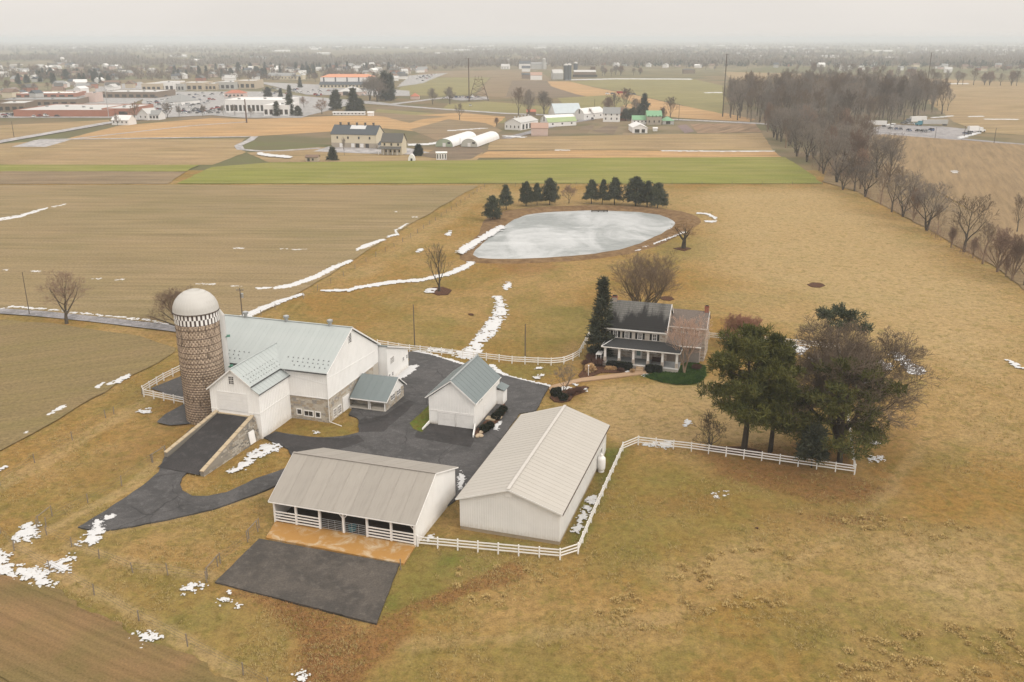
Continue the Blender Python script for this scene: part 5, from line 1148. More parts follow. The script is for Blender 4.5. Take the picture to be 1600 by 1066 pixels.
def conifer_meshes(name, H, W, seed, z0=.12, prof=None, whorls=16, per=6, size=.5, blades=8, slope=.15, mat=None, tr=.3, bend=0.0, gap=.15, bk=None, inner=.3, dens=1.0):
    rn = np.random.default_rng(seed); prof = prof or (lambda t: (1 - t) ** .8)
    ph = 0; wood = []; C, D = [], []
    nz = 10; ax = []
    for k in range(nz + 1):
        t = k / nz; ax.append((math.sin(t * 3.1 + seed) * bend * H * .04, math.cos(t * 2.3 + seed) * bend * H * .04, H * t))
    ax[0] = (0, 0, -.3)
    for k in range(nz): wood.append((*ax[k], *ax[k+1], tr * (1 - .9 * k / nz), tr * (1 - .9 * (k+1) / nz)))
    def at(z): f = min(max(z / H, 0), .9999) * nz; i = int(f); return np.array(ax[i]) + (np.array(ax[i+1]) - np.array(ax[i])) * (f - i)
    for i in range(whorls):
        t = (i + .5) / whorls; z = H * (z0 + (1 - z0) * t)
        for j in range(per):
            if rn.random() < gap: continue
            ph += 2.4 + rn.uniform(-.5, .5); L = W / 2 * prof(t) * rn.uniform(.65, 1.12)
            if L < .15: L = .15
            sl = slope + .5 * t * t + rn.uniform(-.12, .12); d = np.array([math.cos(ph), math.sin(ph), sl]); d /= np.linalg.norm(d); p0 = at(z + rn.uniform(-.3, .3) * H / whorls); p1 = p0 + d * L
            p1[2] -= L * .08; wood.append((*p0, *p1, max(.02, tr * .25 * (1 - t * .6)), .015))
            nt = max(2, int(L / size * 2.6 * dens)); side = np.array([-d[1], d[0], 0])
            for k in range(nt):
                f = inner + (1 - inner) * (k + rn.random()) / nt; w = (1 - f) * .55 + .12
                for s in (-1, 1, 0):
                    c = p0 + (p1 - p0) * f + side * s * L * w * rn.uniform(.2, .7) + np.array([0, 0, rn.uniform(-.1, .16) * size]); C.append(c); D.append(d + side * s * .7)
    top = at(H * .985)
    for k in range(5): C.append(top + rn.normal(0, .12 * size, 3)); D.append(np.array([0, 0, 1.0]))
    V, F = tufts(np.array(C), np.array(D), size, rn, blades); cr = np_mesh(name + '_crown', V, F, mat or M_pine)
    V, F = prisms(wood, 5); tk = np_mesh(name + '_trunk', V, F, bk or M_bark_d, True); return tk, cr
def conifer(name, label, px, py, top, wpx, seed, rz=0, group=None, **kw):
    g = G(px, py); H = HT(px, py, top); W = wpx * MPP(py); a, c = conifer_meshes(name, H, W, seed, **kw)
    return put_tree(name, label, (g[0], g[1], -.1), (('trunk', a), ('crown', c)), rz, group=group)
def pine_meshes(name, H, W, seed, z0=.35, prof=None, nb=34, pads=4, tuft=16, size=.6, blades=9, slope=.12, mat=None, tr=.4, bend=1.0, flat=.42, pad=.26, bk=None):
    """open-crowned pine: limbs that carry separate flat pads of needles with gaps between them"""
    rn = np.random.default_rng(seed); prof = prof or (lambda t: (1 - t ** 2.2) ** .6); nz = 10; wood = []
    ax = [(0, 0, -.3)] + [(math.sin(k / nz * 3.1 + seed) * bend * H * .035 - math.sin(seed) * bend * H * .035, math.cos(k / nz * 2.3 + seed) * bend * H * .035 - math.cos(seed) * bend * H * .035, H * .97 * k / nz) for k in range(1, nz + 1)]
    for k in range(nz): wood.append((*ax[k], *ax[k+1], tr * (1 - .88 * k / nz), tr * (1 - .88 * (k+1) / nz)))
    def at(z): f = min(max(z / (H * .97), 0), .9999) * nz; i = int(f); return np.array(ax[i]) + (np.array(ax[i+1]) - np.array(ax[i])) * (f - i)
    C, D = [], []; ph = rn.uniform(0, 6)
    def put(c, r):
        n = max(4, int(tuft * (r / 1.2) ** 1.6)); u = rn.normal(0, 1, (n, 3)); u /= np.linalg.norm(u, axis=1, keepdims=True); u *= rn.uniform(.45, 1, (n, 1)) ** .6
        C.append(c + u * np.array([r, r, r * flat])); D.append(u * np.array([1, 1, .6]) + np.array([0, 0, .25]))
    for i in range(nb):
        t = (i + rn.random()) / nb; ph += 2.399 + rn.uniform(-.5, .5); L = max(.5, W / 2 * prof(t) * rn.uniform(.6, 1.1)); sl = slope + .7 * t ** 2 + rn.uniform(-.15, .15)
        p0 = at(H * (z0 + (.97 - z0) * t)); d = np.array([math.cos(ph), math.sin(ph), sl]); d /= np.linalg.norm(d); p1 = p0 + d * L; m = (p0 + p1) / 2 - np.array([0, 0, L * .05])
        r0 = max(.04, tr * .3 * (1 - .6 * t)); wood += [(*p0, *m, r0, r0 * .6), (*m, *p1, r0 * .6, .02)]; side = np.array([-d[1], d[0], 0])
        put(p1, L * pad * rn.uniform(.8, 1.2) + .35)
        for k in range(pads):
            f = rn.uniform(.42, .98); w = side * rn.choice((-1, 1)) * L * rn.uniform(.12, .34); c = p0 + (p1 - p0) * f + w + np.array([0, 0, rn.uniform(-.05, .3)]); q = p0 + (p1 - p0) * f * .8; wood.append((*q, *c, r0 * .4, .015)); put(c, L * pad * rn.uniform(.5, .95) + .25)
    for k in range(4): put(at(H * .97) + rn.normal(0, .35, 3) * np.array([1.2, 1.2, .6]), .7)
    V, F = tufts(np.concatenate(C), np.concatenate(D), size, rn, blades, .15, .3); cr = np_mesh(name + '_crown', V, F, mat or M_pine); V, F = prisms(wood, 5); return np_mesh(name + '_trunk', V, F, bk or M_bark_d, True), cr
def pine(name, label, px, py, top, wpx, seed, rz=0, group=None, **kw):
    g = G(px, py); a, c = pine_meshes(name, HT(px, py, top), wpx * MPP(py), seed, **kw); return put_tree(name, label, (g[0], g[1], -.1), (('trunk', a), ('crown', c)), rz, group=group)
# ---------------------------------------------------------------- trees round the farm
bare_tree('bare_tree', 'round-crowned bare tree standing alone beside the lane left of the silo', 104, 505, 421, 96, 11, kids=(7,6,5), limbs=11, spread=58, trunk=.14, tr=.42, tw=.016, twmat=M_twig_r)
bare_tree('bare_tree', 'brown bare tree rising behind the silo beside the lane', 281, 516, 446, 108, 12, kids=(7,6,5), limbs=10, spread=52, trunk=.08, tr=.4, tw=.017, twmat=M_twig_r, stems=2, fan=.25)
bare_tree('bare_tree', 'sparse upright bare tree in a mulch ring between the pond and the barn', 686, 455, 376, 46, 13, kids=(5,4,3), limbs=9, spread=34, trunk=.10, tr=.34, tw=.02, twmat=M_bark, bkmat=M_bark_d, rise=.4)
bare_tree('willow_tree', 'stout bare willow with drooping twigs at the right end of the pond', 1068, 388, 342, 58, 14, kids=(6,5,4), limbs=8, spread=60, trunk=.28, tr=.75, tw=.022, twmat=bark('twig_willow', (.26,.165,.08), (.34,.22,.115)), droop=.2, bkmat=M_bark_d)
bare_tree('bare_tree', 'very large fan-shaped bare tree with many stems behind the farmhouse', 1006, 498, 390, 142, 15, kids=(7,6,5), limbs=7, spread=44, trunk=.14, stems=6, fan=.5, tr=.42, tw=.015, rise=.35, twmat=M_twig, bkmat=bark('bark_olive', (.10,.078,.045), (.15,.115,.07)))
conifer('spruce_tree', 'slender dark spruce close against the left end of the farmhouse', 939, 560, 436, 48, 16, whorls=20, per=6, size=.8, z0=.03, dens=.8, prof=lambda t: (1 - t) ** .75 * .95 + .06, mat=M_spruce, slope=-.15, tr=.22, gap=.2, blades=6)
bare_tree('bare_tree', 'pinkish bare ornamental tree in the green bed before the farmhouse corner', 1069, 583, 482, 82, 17, kids=(6,5,4), limbs=9, spread=46, trunk=.12, stems=2, fan=.15, tr=.22, tw=.015, twmat=bark('twig_pink', (.36,.235,.175), (.46,.32,.245)), bkmat=M_bark_t, rise=.35)
bare_tree('bare_tree', 'low reddish twiggy tree behind the tallest pine near the rear fence', 1160, 540, 488, 78, 18, kids=(8,7,5), limbs=9, spread=55, trunk=.08, stems=3, fan=.4, tr=.16, tw=.024, twmat=bark('twig_red', (.25,.125,.08), (.33,.175,.12)))
pine('pine_tree', 'tall shaggy pine with a forked leaning trunk, leftmost of the pines by the lawn fence', 1162, 703, 506, 130, 21, rz=1.0, z0=.28, nb=36, prof=lambda t: .98 * (1 - t ** 3) ** .6, bend=1.3, tr=.5)
pine('pine_tree', 'middle pine of the clump, its straight trunk just inside the white fence', 1203, 705, 524, 110, 22, rz=2.0, z0=.22, nb=36, prof=lambda t: (1 - t ** 2.4) ** .65, bend=.5, tr=.4)
pine('pine_tree', 'broad low pine whose boughs hang over the fence corner', 1312, 722, 566, 196, 23, rz=.4, z0=.14, nb=26, pads=4, prof=lambda t: (1 - t ** 2) ** .75, bend=.8, tr=.45, pad=.17)
pine('pine_tree', 'dark-topped pine poking above the big bare crown at the rear of the clump', 1297, 655, 486, 84, 24, rz=1.4, z0=.82, nb=8, prof=lambda t: (1 - t ** 2) ** .6, mat=M_bluepine, slope=.2, bend=.4)
bare_tree('bare_tree', 'huge wide-spreading bare tree among the pines right of the lawn', 1308, 690, 490, 268, 25, kids=(10,8,7), limbs=11, spread=56, trunk=.13, stems=3, fan=.32, tr=.5, tw=.026, twmat=bark('twig_oak', (.105,.078,.055), (.155,.118,.088)), bkmat=M_bark_d, rise=.22)
bare_tree('bare_tree', 'small crooked bare apple tree on the lawn before the fence', 1110, 701, 641, 58, 26, kids=(5,4,3), limbs=6, spread=60, trunk=.10, stems=3, fan=.35, tr=.15, tw=.018, wob=.3, twmat=M_bark_d, bkmat=M_bark)
bare_tree('bare_tree', 'thin spreading sapling in the island bed beside the brick path', 882, 612, 566, 52, 27, kids=(5,4,4), limbs=7, spread=52, trunk=.12, stems=2, fan=.3, tr=.1, tw=.012, twmat=M_twig_g, bkmat=M_bark)
conifer('young_pine', 'dark young evergreen under the big bare tree near the fence', 1268, 729, 668, 40, 28, whorls=9, per=6, size=.8, z0=.25, prof=lambda t: (1 - t ** 2) ** .6, mat=M_spruce, tr=.14, gap=.15)
# ring of evergreens beyond the pond
pv = [pine_meshes('pond_pine%d' % k, 10, w, 40 + k, z0=z0, nb=n, pads=4, tuft=15, size=.62, blades=8, prof=pf, mat=M_bluepine, slope=.1, tr=.22, bend=.4, flat=.55, pad=.27) for k, (w, z0, pf, n) in enumerate(
     ((8.5, .14, lambda t: (1 - t ** 1.8) ** .7, 40), (7.0, .2, lambda t: (1 - t ** 1.4) ** .8, 34), (4.2, .22, lambda t: (1 - t ** 2.2) ** .6, 30)))]
for px, py, top, w, k, lab in ((770,345,307,30,0,'dark round pine at the left end of the pond row, nearest the snowy inlet'), (791,327,290,26,1,'second pine from the left end of the row beyond the pond, touching its neighbour'), (822,321.5,285,26,0,'dark pine, third from the left in the row beyond the pond'),
    (839,320.5,287,20,1,'pine squeezed between two larger pines left of the bare tree beyond the pond'), (859,319.5,280,30,0,'big full pine just left of the leafless tree in the pond row'), (924,318,282,27,1,'pine just right of the leafless tree in the pond row'), (941,319,282,14,2,'thin columnar pine in the row beyond the pond'),
    (960,319.5,279,30,1,'tall layered pine beside the thin columnar one beyond the pond'), (993,322,278,44,0,'widest and tallest pine of the row beyond the pond'), (1011,323,284,28,1,'pine half hidden behind the widest pine of the pond row'), (1027,326,287,34,0,'pine at the right end of the row beyond the pond')):
    g = G(px, py); H = HT(px, py, top); W = w * MPP(py); b0 = (8.5, 7.0, 4.2)[k]; a, c = pv[k]
    put_tree('pine_tree', lab, (g[0], g[1], -.2), (('trunk', a), ('crown', c)), px * .7, (W / b0, W / b0, H / 10), 'evergreens beyond the pond')
bare_tree('bare_tree', 'small round leafless tree in the middle of the pine row beyond the pond', 889, 317.5, 286, 34, 45, kids=(6,5,4), limbs=9, spread=58, trunk=.12, tr=.2, tw=.03, twmat=M_twig_r)
# ---------------------------------------------------------------- shrubs and hedges
def leafball(name, boxes, n, size, mat, seed, per=5):
    rn = np.random.default_rng(seed); C, D = [], []
    for (cx, cy, cz, rx, ry, rz, sq) in boxes:
        d = rn.normal(0, 1, (n, 3)); d /= np.linalg.norm(d, axis=1, keepdims=True)
        if sq: m = np.abs(d).max(1, keepdims=True); d = d / m ** sq
        r = rn.uniform(.72, 1.0, (n, 1)); C.append(np.array([cx, cy, cz]) + d * r * np.array([rx, ry, rz])); D.append(d)
    V, F = tufts(np.concatenate(C), np.concatenate(D), size, rn, per, .35, .1); return np_mesh(name, V, F, mat)
def stemmesh(): b = MB(); [b.tube((0,0,-.2), (.25*math.cos(a), .25*math.sin(a), .6), .04, .02, 5) for a in (0, 2.1, 4.2)]; return b.mesh('stem', M_bark_d)
stem_me = stemmesh()
HR_ = Matrix.Rotation(AXIS, 3, 'Z')
def hedge(label, fr, u0, u1, v0, v1, z0, z1, seed):
    p = Vector(fr.o) + HR_ @ Vector(((u0+u1)/2, (v0+v1)/2, 0)); r = thing('clipped_hedge', label, 'hedge', p, AXIS)
    link('foliage', leafball('hedge_foliage', [(0,0,(z0+z1)/2,(u1-u0)/2,(v1-v0)/2,(z1-z0)/2,.8)], int(420*(u1-u0)), .16, M_yew, seed, 4), r)
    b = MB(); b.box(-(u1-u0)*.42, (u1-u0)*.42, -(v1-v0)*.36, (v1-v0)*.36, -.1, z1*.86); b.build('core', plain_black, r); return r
hedge('long dark clipped hedge in front of the left half of the porch', FH, .75, 5.6, -1.6, -.35, 0, 1.35, 1)
hedge('short dark clipped hedge right of the porch steps', FH, 8.0, 11.0, -1.35, -.2, 0, 1.3, 2)
sh_me = leafball('shrub_foliage', [(0,0,.5,.8,.8,.6,0)], 420, .18, M_yew, 4, 5)
for x, y, s, lab in ((757,674,.95,'round clipped shrub nearest the corner in the bed beside the garage'), (765,669,.9,'round clipped shrub next to the snow in the bed beside the garage'), (775,655,.95,'dark round shrub just past the doorstep beside the garage'), (781,649,.9,'dark round shrub second from the far end beside the garage'), (786,643,.85,'dark round shrub at the far end of the bed beside the garage'),
    (868,618,1.15,'large dark round shrub at the left tip of the island bed'), (880,625,1.0,'low dark shrub at the front of the island bed'), (872,612,.7,'small dark shrub behind the largest one in the island bed')):
    g = G(x, y); r = thing('round_shrub', lab, 'shrub', (g[0], g[1], .02)); r.scale = (s, s, s); r.rotation_euler[2] = x; link('foliage', sh_me, r); link('stem', stem_me, r)
tw_a, tw_c = bare_meshes('brown_shrub', 1.1, 2.6, 51, tr=.04, tw=.012, twmat=bark('twig_shrub', (.10,.05,.035), (.16,.085,.06)), kids=(6,5,4), limbs=9, spread=60, trunk=.02, stems=5, fan=.7)
for x, y, s, lab in ((925,563,1.3,'wide brown twiggy shrub at the back of the bed left of the porch'), (936,570,1.2,'brown twiggy shrub beside the left porch pillar'), (918,572,1.1,'brown shrub behind the tan grass left of the porch'), (1088,577,.9,'dark twiggy shrub at the foot of the pinkish tree'), (905,612,.8,'low brown shrub on the right half of the island bed'), (893,617,.8,'low brown shrub in the middle of the island bed'), (970,580,.6,'small brown shrub before the long porch hedge')):
    g = G(x, y); put_tree('brown_shrub', lab, (g[0], g[1], .02), (('stem', tw_a), ('twigs', tw_c)), x, (s, s, s), cat='shrub')
M_tangrass = leafmat('dry_plumes', (.40,.25,.12), (.50,.33,.17)); gr_me = leafball('grass_clump', [(0,0,.35,.9,.6,.4,0)], 260, .4, M_tangrass, 9, 5)
for x, y, s, lab in ((922,578,1.1,'tan clump of dry ornamental grass in the bed left of the porch'), (955,577,.7,'low tan grass clump before the long porch hedge'), (988,581,.5,'small tan grass clump by the path below the porch steps')):
    g = G(x, y); tag(link('ornamental_grass', gr_me, None, (g[0], g[1], .05), (0,0,x), (s*1.4,s,s*.8)), lab, 'plant')
M_groundcover = leafmat('ground_ivy', (.03,.075,.008), (.065,.12,.018)); rn = np.random.default_rng(3)
poly = np.array(GP([(1004,587),(1018,592),(1035,597),(1056,600.5),(1078,600.5),(1095,597),(1103,587),(1102,573),(1088,566),(1074,566),(1056,577),(1042,580),(1022,583.5)])); lo_, hi_ = poly.min(0), poly.max(0)
Q = rn.uniform(lo_, hi_, (9000, 2)); Q = Q[sdist(Q, poly) > 0]; Dd = np.tile([[0,0,1.0]], (len(Q), 1)); V, F = tufts(np.c_[Q, np.full(len(Q), -.05)], Dd, .22, rn, 4, .4, .5); tag(link('ground_ivy', np_mesh('ground_ivy', V, F, M_groundcover)), 'bright green low ground cover filling the bed by the porch', 'ground cover', kind='stuff')
pp = thing('lamp_post', 'slim white lamp post in the mulch bed beside the brick path', 'lamp', (*G(919.3,587), 0)); b = MB(); b.tube((0,0,-.2), (0,0,1.75), .06, n=8); b.build('post', M_white2, pp); b = MB(); b.lathe([(0,1.72),(.1,1.75),(.13,1.95),(.16,1.98),(0,2.1)], 8); b.build('lamp_head', M_white2, pp)
# ---------------------------------------------------------------- grass tufts in the rough pasture and verges
rn = np.random.default_rng(17); n = 90000; yy = 62 + 110 * rn.random(n) ** 1.5; xx = (rn.random(n) * 1.5 - .72) * (yy + 10); Pt = np.stack([xx, yy], 1)
clump = fbm(xx * .16, yy * .16, 61, 4) + .55 * fbm(xx * .7, yy * .7, 62, 2); keep = clump > .17
excl = [GP(q) for q in (DRIVE, [(336,910),(588,975),(624,882),(652,852),(712,774),(514,701),(424,782),(405,842)], [(-160,860),(0,897),(75,915),(140,957),(215,993),(330,1046),(420,1090),(300,1200),(-300,1200)],
    [(-80,502),(60,503),(200,522),(268,540),(262,556),(180,604),(90,655),(0,706),(-220,795)], [(858,604),(1000,575),(1120,560),(1330,560),(1335,735),(1000,692),(973,698),(948,700),(880,634),(840,640)], [(719,825),(874,847),(950,710),(812,640)], [(670,635),(640,662),(659,676),(785,640),(740,560)], [(410,690),(300,680),(255,715),(316,745),(515,665),(660,560),(560,500),(330,480),(290,560),(290,640)])]
for q in excl: keep &= sdist(Pt, q) < -.3
Pt = Pt[keep]; cl = clump[keep]; D3 = np.tile([[0,0,1.0]], (len(Pt), 1)); zz = -.16 + fbm(Pt[:,0]*.09, Pt[:,1]*.09, 3, 4) * .10 - .02
V, F = tufts(np.c_[Pt, zz], D3, .24, rn, 6, .16, .55); V[:, 2] = np.minimum(V[:, 2], .28)
t = NT('tuft_grass', 1.0, .05); p = t.pos(); n1 = t.noise(p, .16, 5, .6); n2 = t.noise(p, 1.2, 4); c = t.ramp(n1, [(.32, (.40,.29,.12)), (.5, (.46,.35,.16)), (.62, (.33,.27,.09)), (.75, (.42,.30,.11))]); t.color(t.mix(t.step(n2, .4, .7), c, (.44,.33,.15))); M_tuft = t.m
tag(link('grass_tufts', np_mesh('grass_tufts', V, F, M_tuft)), 'tufts of dry winter grass over the rough pasture', 'grass', kind='stuff')
rn = np.random.default_rng(27); Pm = MEADOW_P[(MEADOW_RUST > .55)]; Pm = np.repeat(Pm, 5, 0) + rn.normal(0, .35, (len(Pm) * 5, 2)); V, F = tufts(np.c_[Pm, np.full(len(Pm), -.14)], np.tile([[0,0,.2]], (len(Pm), 1)), .13, rn, 2, .5, .2)
t = NT('leaf_litter', 1.0, .05); n1 = t.noise(t.pos(), 6.0, 3); t.color(t.ramp(n1, [(.3, (.14,.07,.03)), (.5, (.28,.15,.065)), (.7, (.40,.25,.13))])); tag(link('leaf_litter', np_mesh('leaf_litter', V, F, t.m)), 'fallen brown leaves littering the grass', 'leaf litter', kind='stuff')
rn = np.random.default_rng(37); Cc = []
for q, n in (([(1040,880),(1180,850),(1270,880),(1290,930),(1120,965),(1040,930)], 240), ([(1330,1000),(1480,975),(1640,985),(1640,1075),(1300,1075)], 260), ([(960,930),(1040,920),(1010,985),(920,975)], 60), ([(1240,800),(1420,800),(1560,830),(1440,850)], 70), ([(690,880),(860,890),(830,960),(700,940)], 60)):
    Pq = np.array(GP(q)); lo_, hi_ = Pq.min(0), Pq.max(0); Q = rn.uniform(lo_, hi_, (n * 2, 2)); Q = Q[sdist(Q, Pq) > 0][:n]; Q = Q[fbm(Q[:,0] * .25, Q[:,1] * .25, 5, 2) > -.15]; Cc.append(Q)
Cc = np.concatenate(Cc); sel = rn.random(len(Cc)) < .34; Cc = Cc[sel]; r = rn.uniform(.18, .5, len(Cc)); m = 30; u = rn.normal(0, 1, (len(Cc), m, 3)); u[:, :, 2] = np.abs(u[:, :, 2]); u /= np.linalg.norm(u, axis=2, keepdims=True)
C3 = np.concatenate([np.repeat(Cc, m, 0), np.full((len(Cc) * m, 1), -.14)], 1) + (u * r[:, None, None] * np.array([1, 1, .4])).reshape(-1, 3)
V, F = tufts(C3, u.reshape(-1, 3), .2, rn, 4, .3, .1); tag(link('grass_clumps', np_mesh('grass_clumps', V, F, leafmat('clump_grass', (.38,.265,.105), (.46,.34,.145), (.40,.31,.11)))), 'pale domed clumps of ungrazed grass in the rough pasture', 'grass', kind='stuff')
dk = thing('dock', 'small dark wooden dock at the far edge of the frozen pond', 'dock', (*G(938, 331.5), 0)); w = MB(); w.box(-3.2, 2.6, -.5, .5, .45, .6); w.build('deck', M_bark_d, dk)
for x in (-3, -.8, 1.2, 2.4): w = MB(); w.box(x-.12, x+.12, -.5, -.3, -.1, .95 if x > 1 else .5); w.build('post', M_bark_d, dk)
# ---------------------------------------------------------------- fences
b = MB(); b.box(-.075,.075,-.075,.075,-.5,1.36); b.add([(-.085,-.085,1.36),(.085,-.085,1.36),(.085,.085,1.36),(-.085,.085,1.36),(0,0,1.42)], [(0,1,4),(1,2,4),(2,3,4),(3,0,4),(3,2,1,0)]); post_me = b.mesh('post', M_white2)
b = MB(); b.box(0,1,-.025,.025,-.08,.08); rail_me = b.mesh('rail', M_white2)
def plank_fence(label, pts, sp=2.45, world=False):
    L = [Vector((*p, 0)) for p in (pts if world else GP(pts))]; r = thing('plank_fence', label, 'fence', L[0]); ps = []
    for a, c in zip(L[:-1], L[1:]):
        n = max(1, round((c - a).length / sp)); ps += [a.lerp(c, k / n) for k in range(n)]
    ps.append(L[-1]); rn = random.Random(len(ps))
    for i, p in enumerate(ps):
        q = ps[min(i+1, len(ps)-1)] - ps[max(i-1, 0)]; link('post', post_me, r, p - L[0] + Vector((0,0,rn.uniform(-.03,.02))), (rn.uniform(-.015,.015), rn.uniform(-.015,.015), math.atan2(q.y, q.x)))
    for a, c in zip(ps[:-1], ps[1:]):
        d = c - a; ang = math.atan2(d.y, d.x); nn = Vector((-math.sin(ang), math.cos(ang), 0)) * -.0
        for z in (.38, .78, 1.18): link('rail', rail_me, r, a - L[0] + Vector((0,0,z + rn.uniform(-.015,.015))), (0, rn.uniform(-.006,.006), ang), (d.length - .02, 1, 1))
    return r
plank_fence('white three-rail fence running from the cattle shed round the corner of the machinery shed', [(653,852.5),(875,873),(903,864)])
plank_fence('white three-rail fence climbing beside the long wall of the machinery shed', [(903.5,863.5),(930,800),(973,704),(997,694)])
plank_fence('white three-rail fence along the lower edge of the lawn under the pines', [(997.5,694.5),(1080,704),(1335,740)])
plank_fence('white fence running back from the corner under the broad pine', [(1335.5,739),(1310,548)])
plank_fence('white fence behind the clump of trees and the farmhouse', [(1309,547),(1180,534),(1108,529),(1060,526)])
plank_fence('white fence curving from the barn yard up to the dark spruce by the farmhouse', [(590,541),(640,549),(690,554),(740,560),(800,567),(861,570),(881,568),(895,562.5),(905,556),(921,526),(936,525)])
plank_fence('white fence enclosing the small paved paddock left of the silo', [(284,580),(256,594),(223,614),(225,619),(288,632)])
b = MB(); b.tube((0,0,-.4), (0,0,1.3), .075, .065, 7); wpost_me = b.mesh('post', M_wood_grey)
M_wire = plain('fence_wire', (.10,.095,.09), .6)
def wire_fence(label, pts, sp=5.0, strands=3, given=False):
    L = [Vector((*p, 0)) for p in GP(pts)]; r = thing('wire_fence', label, 'fence', L[0]); ps = []
    for a, c in zip(L[:-1], L[1:]):
        n = 1 if given else max(1, round((c - a).length / sp)); ps += [a.lerp(c, k / n) for k in range(n)]
    ps.append(L[-1]); rn = random.Random(len(ps) + int(L[0].x))
    for p in ps: link('post', wpost_me, r, p - L[0], (rn.uniform(-.06,.06), rn.uniform(-.06,.06), rn.random() * 6), (1, 1, rn.uniform(.85, 1.1)))
    w = MB()
    for a, c in zip(ps[:-1], ps[1:]):
        for k in range(strands): z = 1.15 * (k + 1) / strands; w.bar(a - L[0] + Vector((0,0,z)), c - L[0] + Vector((0,0,z)), .014)
    w.build('wire', M_wire, r); return r
wire_fence('post and wire fence running diagonally from the barn up past the pond', [(385,503),(430,482),(474,466),(517,442),(572,409),(642,371),(713,322),(757,292)], 7)
wire_fence('wire fence on wooden posts between the brown field and the yard left of the silo', [(0,757),(54,722),(113,687),(165,652),(178,646),(222,616)], given=True)
wire_fence('wire fence from the foot of the ramp down to the bottom of the drive', [(258,712),(237,721),(190,757),(137,784),(72,822)], given=True)
wire_fence('wire fence past the tip of the drive to the feedlot corner', [(58,826),(73,835),(112,853),(155,871),(207,893),(262,897),(323,909)], given=True)
wire_fence('wire fence along the tilled field in the bottom left', [(0,832),(22,859),(78,890),(147,928),(217,968),(293,1008),(380,1053),(420,1075)], given=True)
wire_fence('short rail fence beside the black feedlot pad', [(323,908),(340,884),(387,846),(403,830)], given=True)
wire_fence('long wire fence at the far edge of the meadow below the green strip', [(757,291),(900,288.5),(1050,287.5),(1285,288)], 12)
for x0, y0, x1, y1, lab in ((322,903,342,880,'grey timber brace rail at the corner of the feedlot pad'), (58,821,79,805,'grey timber brace rail by the snow at the bottom of the drive'), (237,722,257,709,'grey timber brace rail against the foot of the ramp'), (387,842,403,825,'grey timber brace rail near the left end of the concrete apron')):
    a, c = GV(x0, y0), GV(x1, y1); o = thing('brace_rail', lab, 'fence rail', a); w = MB(); w.bar(Vector((0,0,1.1)), c - a + Vector((0,0,1.15)), .09); w.build('rail', M_wood_grey, o)
    for p in (Vector((0,0,0)), c - a): link('post', wpost_me, o, p + Vector((.12,.12,0)))
g = GV(626, 889); o = tag(link('corner_post', wpost_me, None, g), 'lone wooden post at the right corner of the concrete apron', 'post')
# ---------------------------------------------------------------- poles
M_pole = plain('pole_wood', (.12,.095,.075), .95, .25, 1); M_pole_b = plain('pole_brown', (.10,.06,.045), .9, .2, 1)
def pole(label, x, y, top, r=.15, arm=0, name='utility_pole', can=False, mat=None, lamp=False):
    h = HT(x, y, top); g = G(x, y); o = thing(name, label, 'pole', (*g, 0)); b = MB(); b.tube((0,0,-.5), (0,0,h), r, r * .7, 8); b.build('pole', mat or M_pole, o)
    if arm: b = MB(); b.box(-arm/2, arm/2, -.07, .07, h - .55, h - .4); b.build('crossarm', mat or M_pole, o); b = MB(); [b.tube((s*arm*.42,0,h-.4),(s*arm*.42,0,h-.15),.05,n=6) for s in (-1,0.0001,1)]; b.build('insulators', M_galv, o)
    if can: b = MB(); b.lathe([(0,h-2.2),(.28,h-2.2),(.28,h-1.2),(0,h-1.1)], 12, (.4,0)); b.build('transformer', M_galv, o)
    return o
pole('thin weathered pole beside the lane at the left edge of the stubble field', 46, 491, 425, .1)
pole('utility pole with a grey transformer can behind the barn ridge', 379, 497, 450, .14, 1.6, can=True)
pole('plain wooden pole on the grass behind the white barn lean-to', 648, 541, 476, .12); pole('plain wooden pole by the curved white fence before the farmhouse', 820.5, 565, 506, .12)
pole('very tall brown transmission pole beside the road junction', 733, 158, 91, .55, 7, 'transmission_pole', mat=M_pole_b)
pole('tall dark transmission pole in front of the left edge of the woodlot', 1129, 182, 84, .5, 3, 'transmission_pole', mat=M_pole); pole('tall transmission pole rising behind the right end of the woodlot', 1446.5, 150, 82, .55, 5, 'transmission_pole', mat=M_pole)
pole('leaning brown pole at the edge of the shopping strip behind the cornfield', 385.5, 191.5, 155, .55, 0, 'transmission_pole', mat=M_pole_b); pole('slim pale pole beside the long red brick building', 170, 183, 130, .25, 0, 'light_pole', mat=M_galv)
pole('roadside pole at the end of the far car park', 1506.5, 213, 197, .2, 2); pole('roadside pole right of the far car park', 1553, 224, 200, .2, 0); pole('thin pole at the left end of the far car park', 1372, 207, 196, .12); pole('thin pole at the near edge of the far car park', 1461, 216, 199, .14)
pole('thin pole in the meadow behind the white gambrel barn', 928.5, 183, 155, .18, 0); pole('pole at the roadside right of the green-roofed house', 1060.5, 187, 163, .18, 1.5); pole('thin pole in front of the greenhouses', 719, 230, 216, .12)
pole('short dark pole with a box at the hedge bottom near the green strip', 1262, 250, 236, .3, 0, can=True); pole('thin pole in the yellow field at the left edge', 22, 214, 190, .2)
g = G(748, 157.5); h = HT(748, 157.5, 124); lt = thing('lattice_tower', 'squat steel lattice tower beside the tall brown pole', 'pylon', (*g, 0)); b = MB(); w0, w1 = 9.5, 3.2; lv = [0, .3, .55, .78, 1]
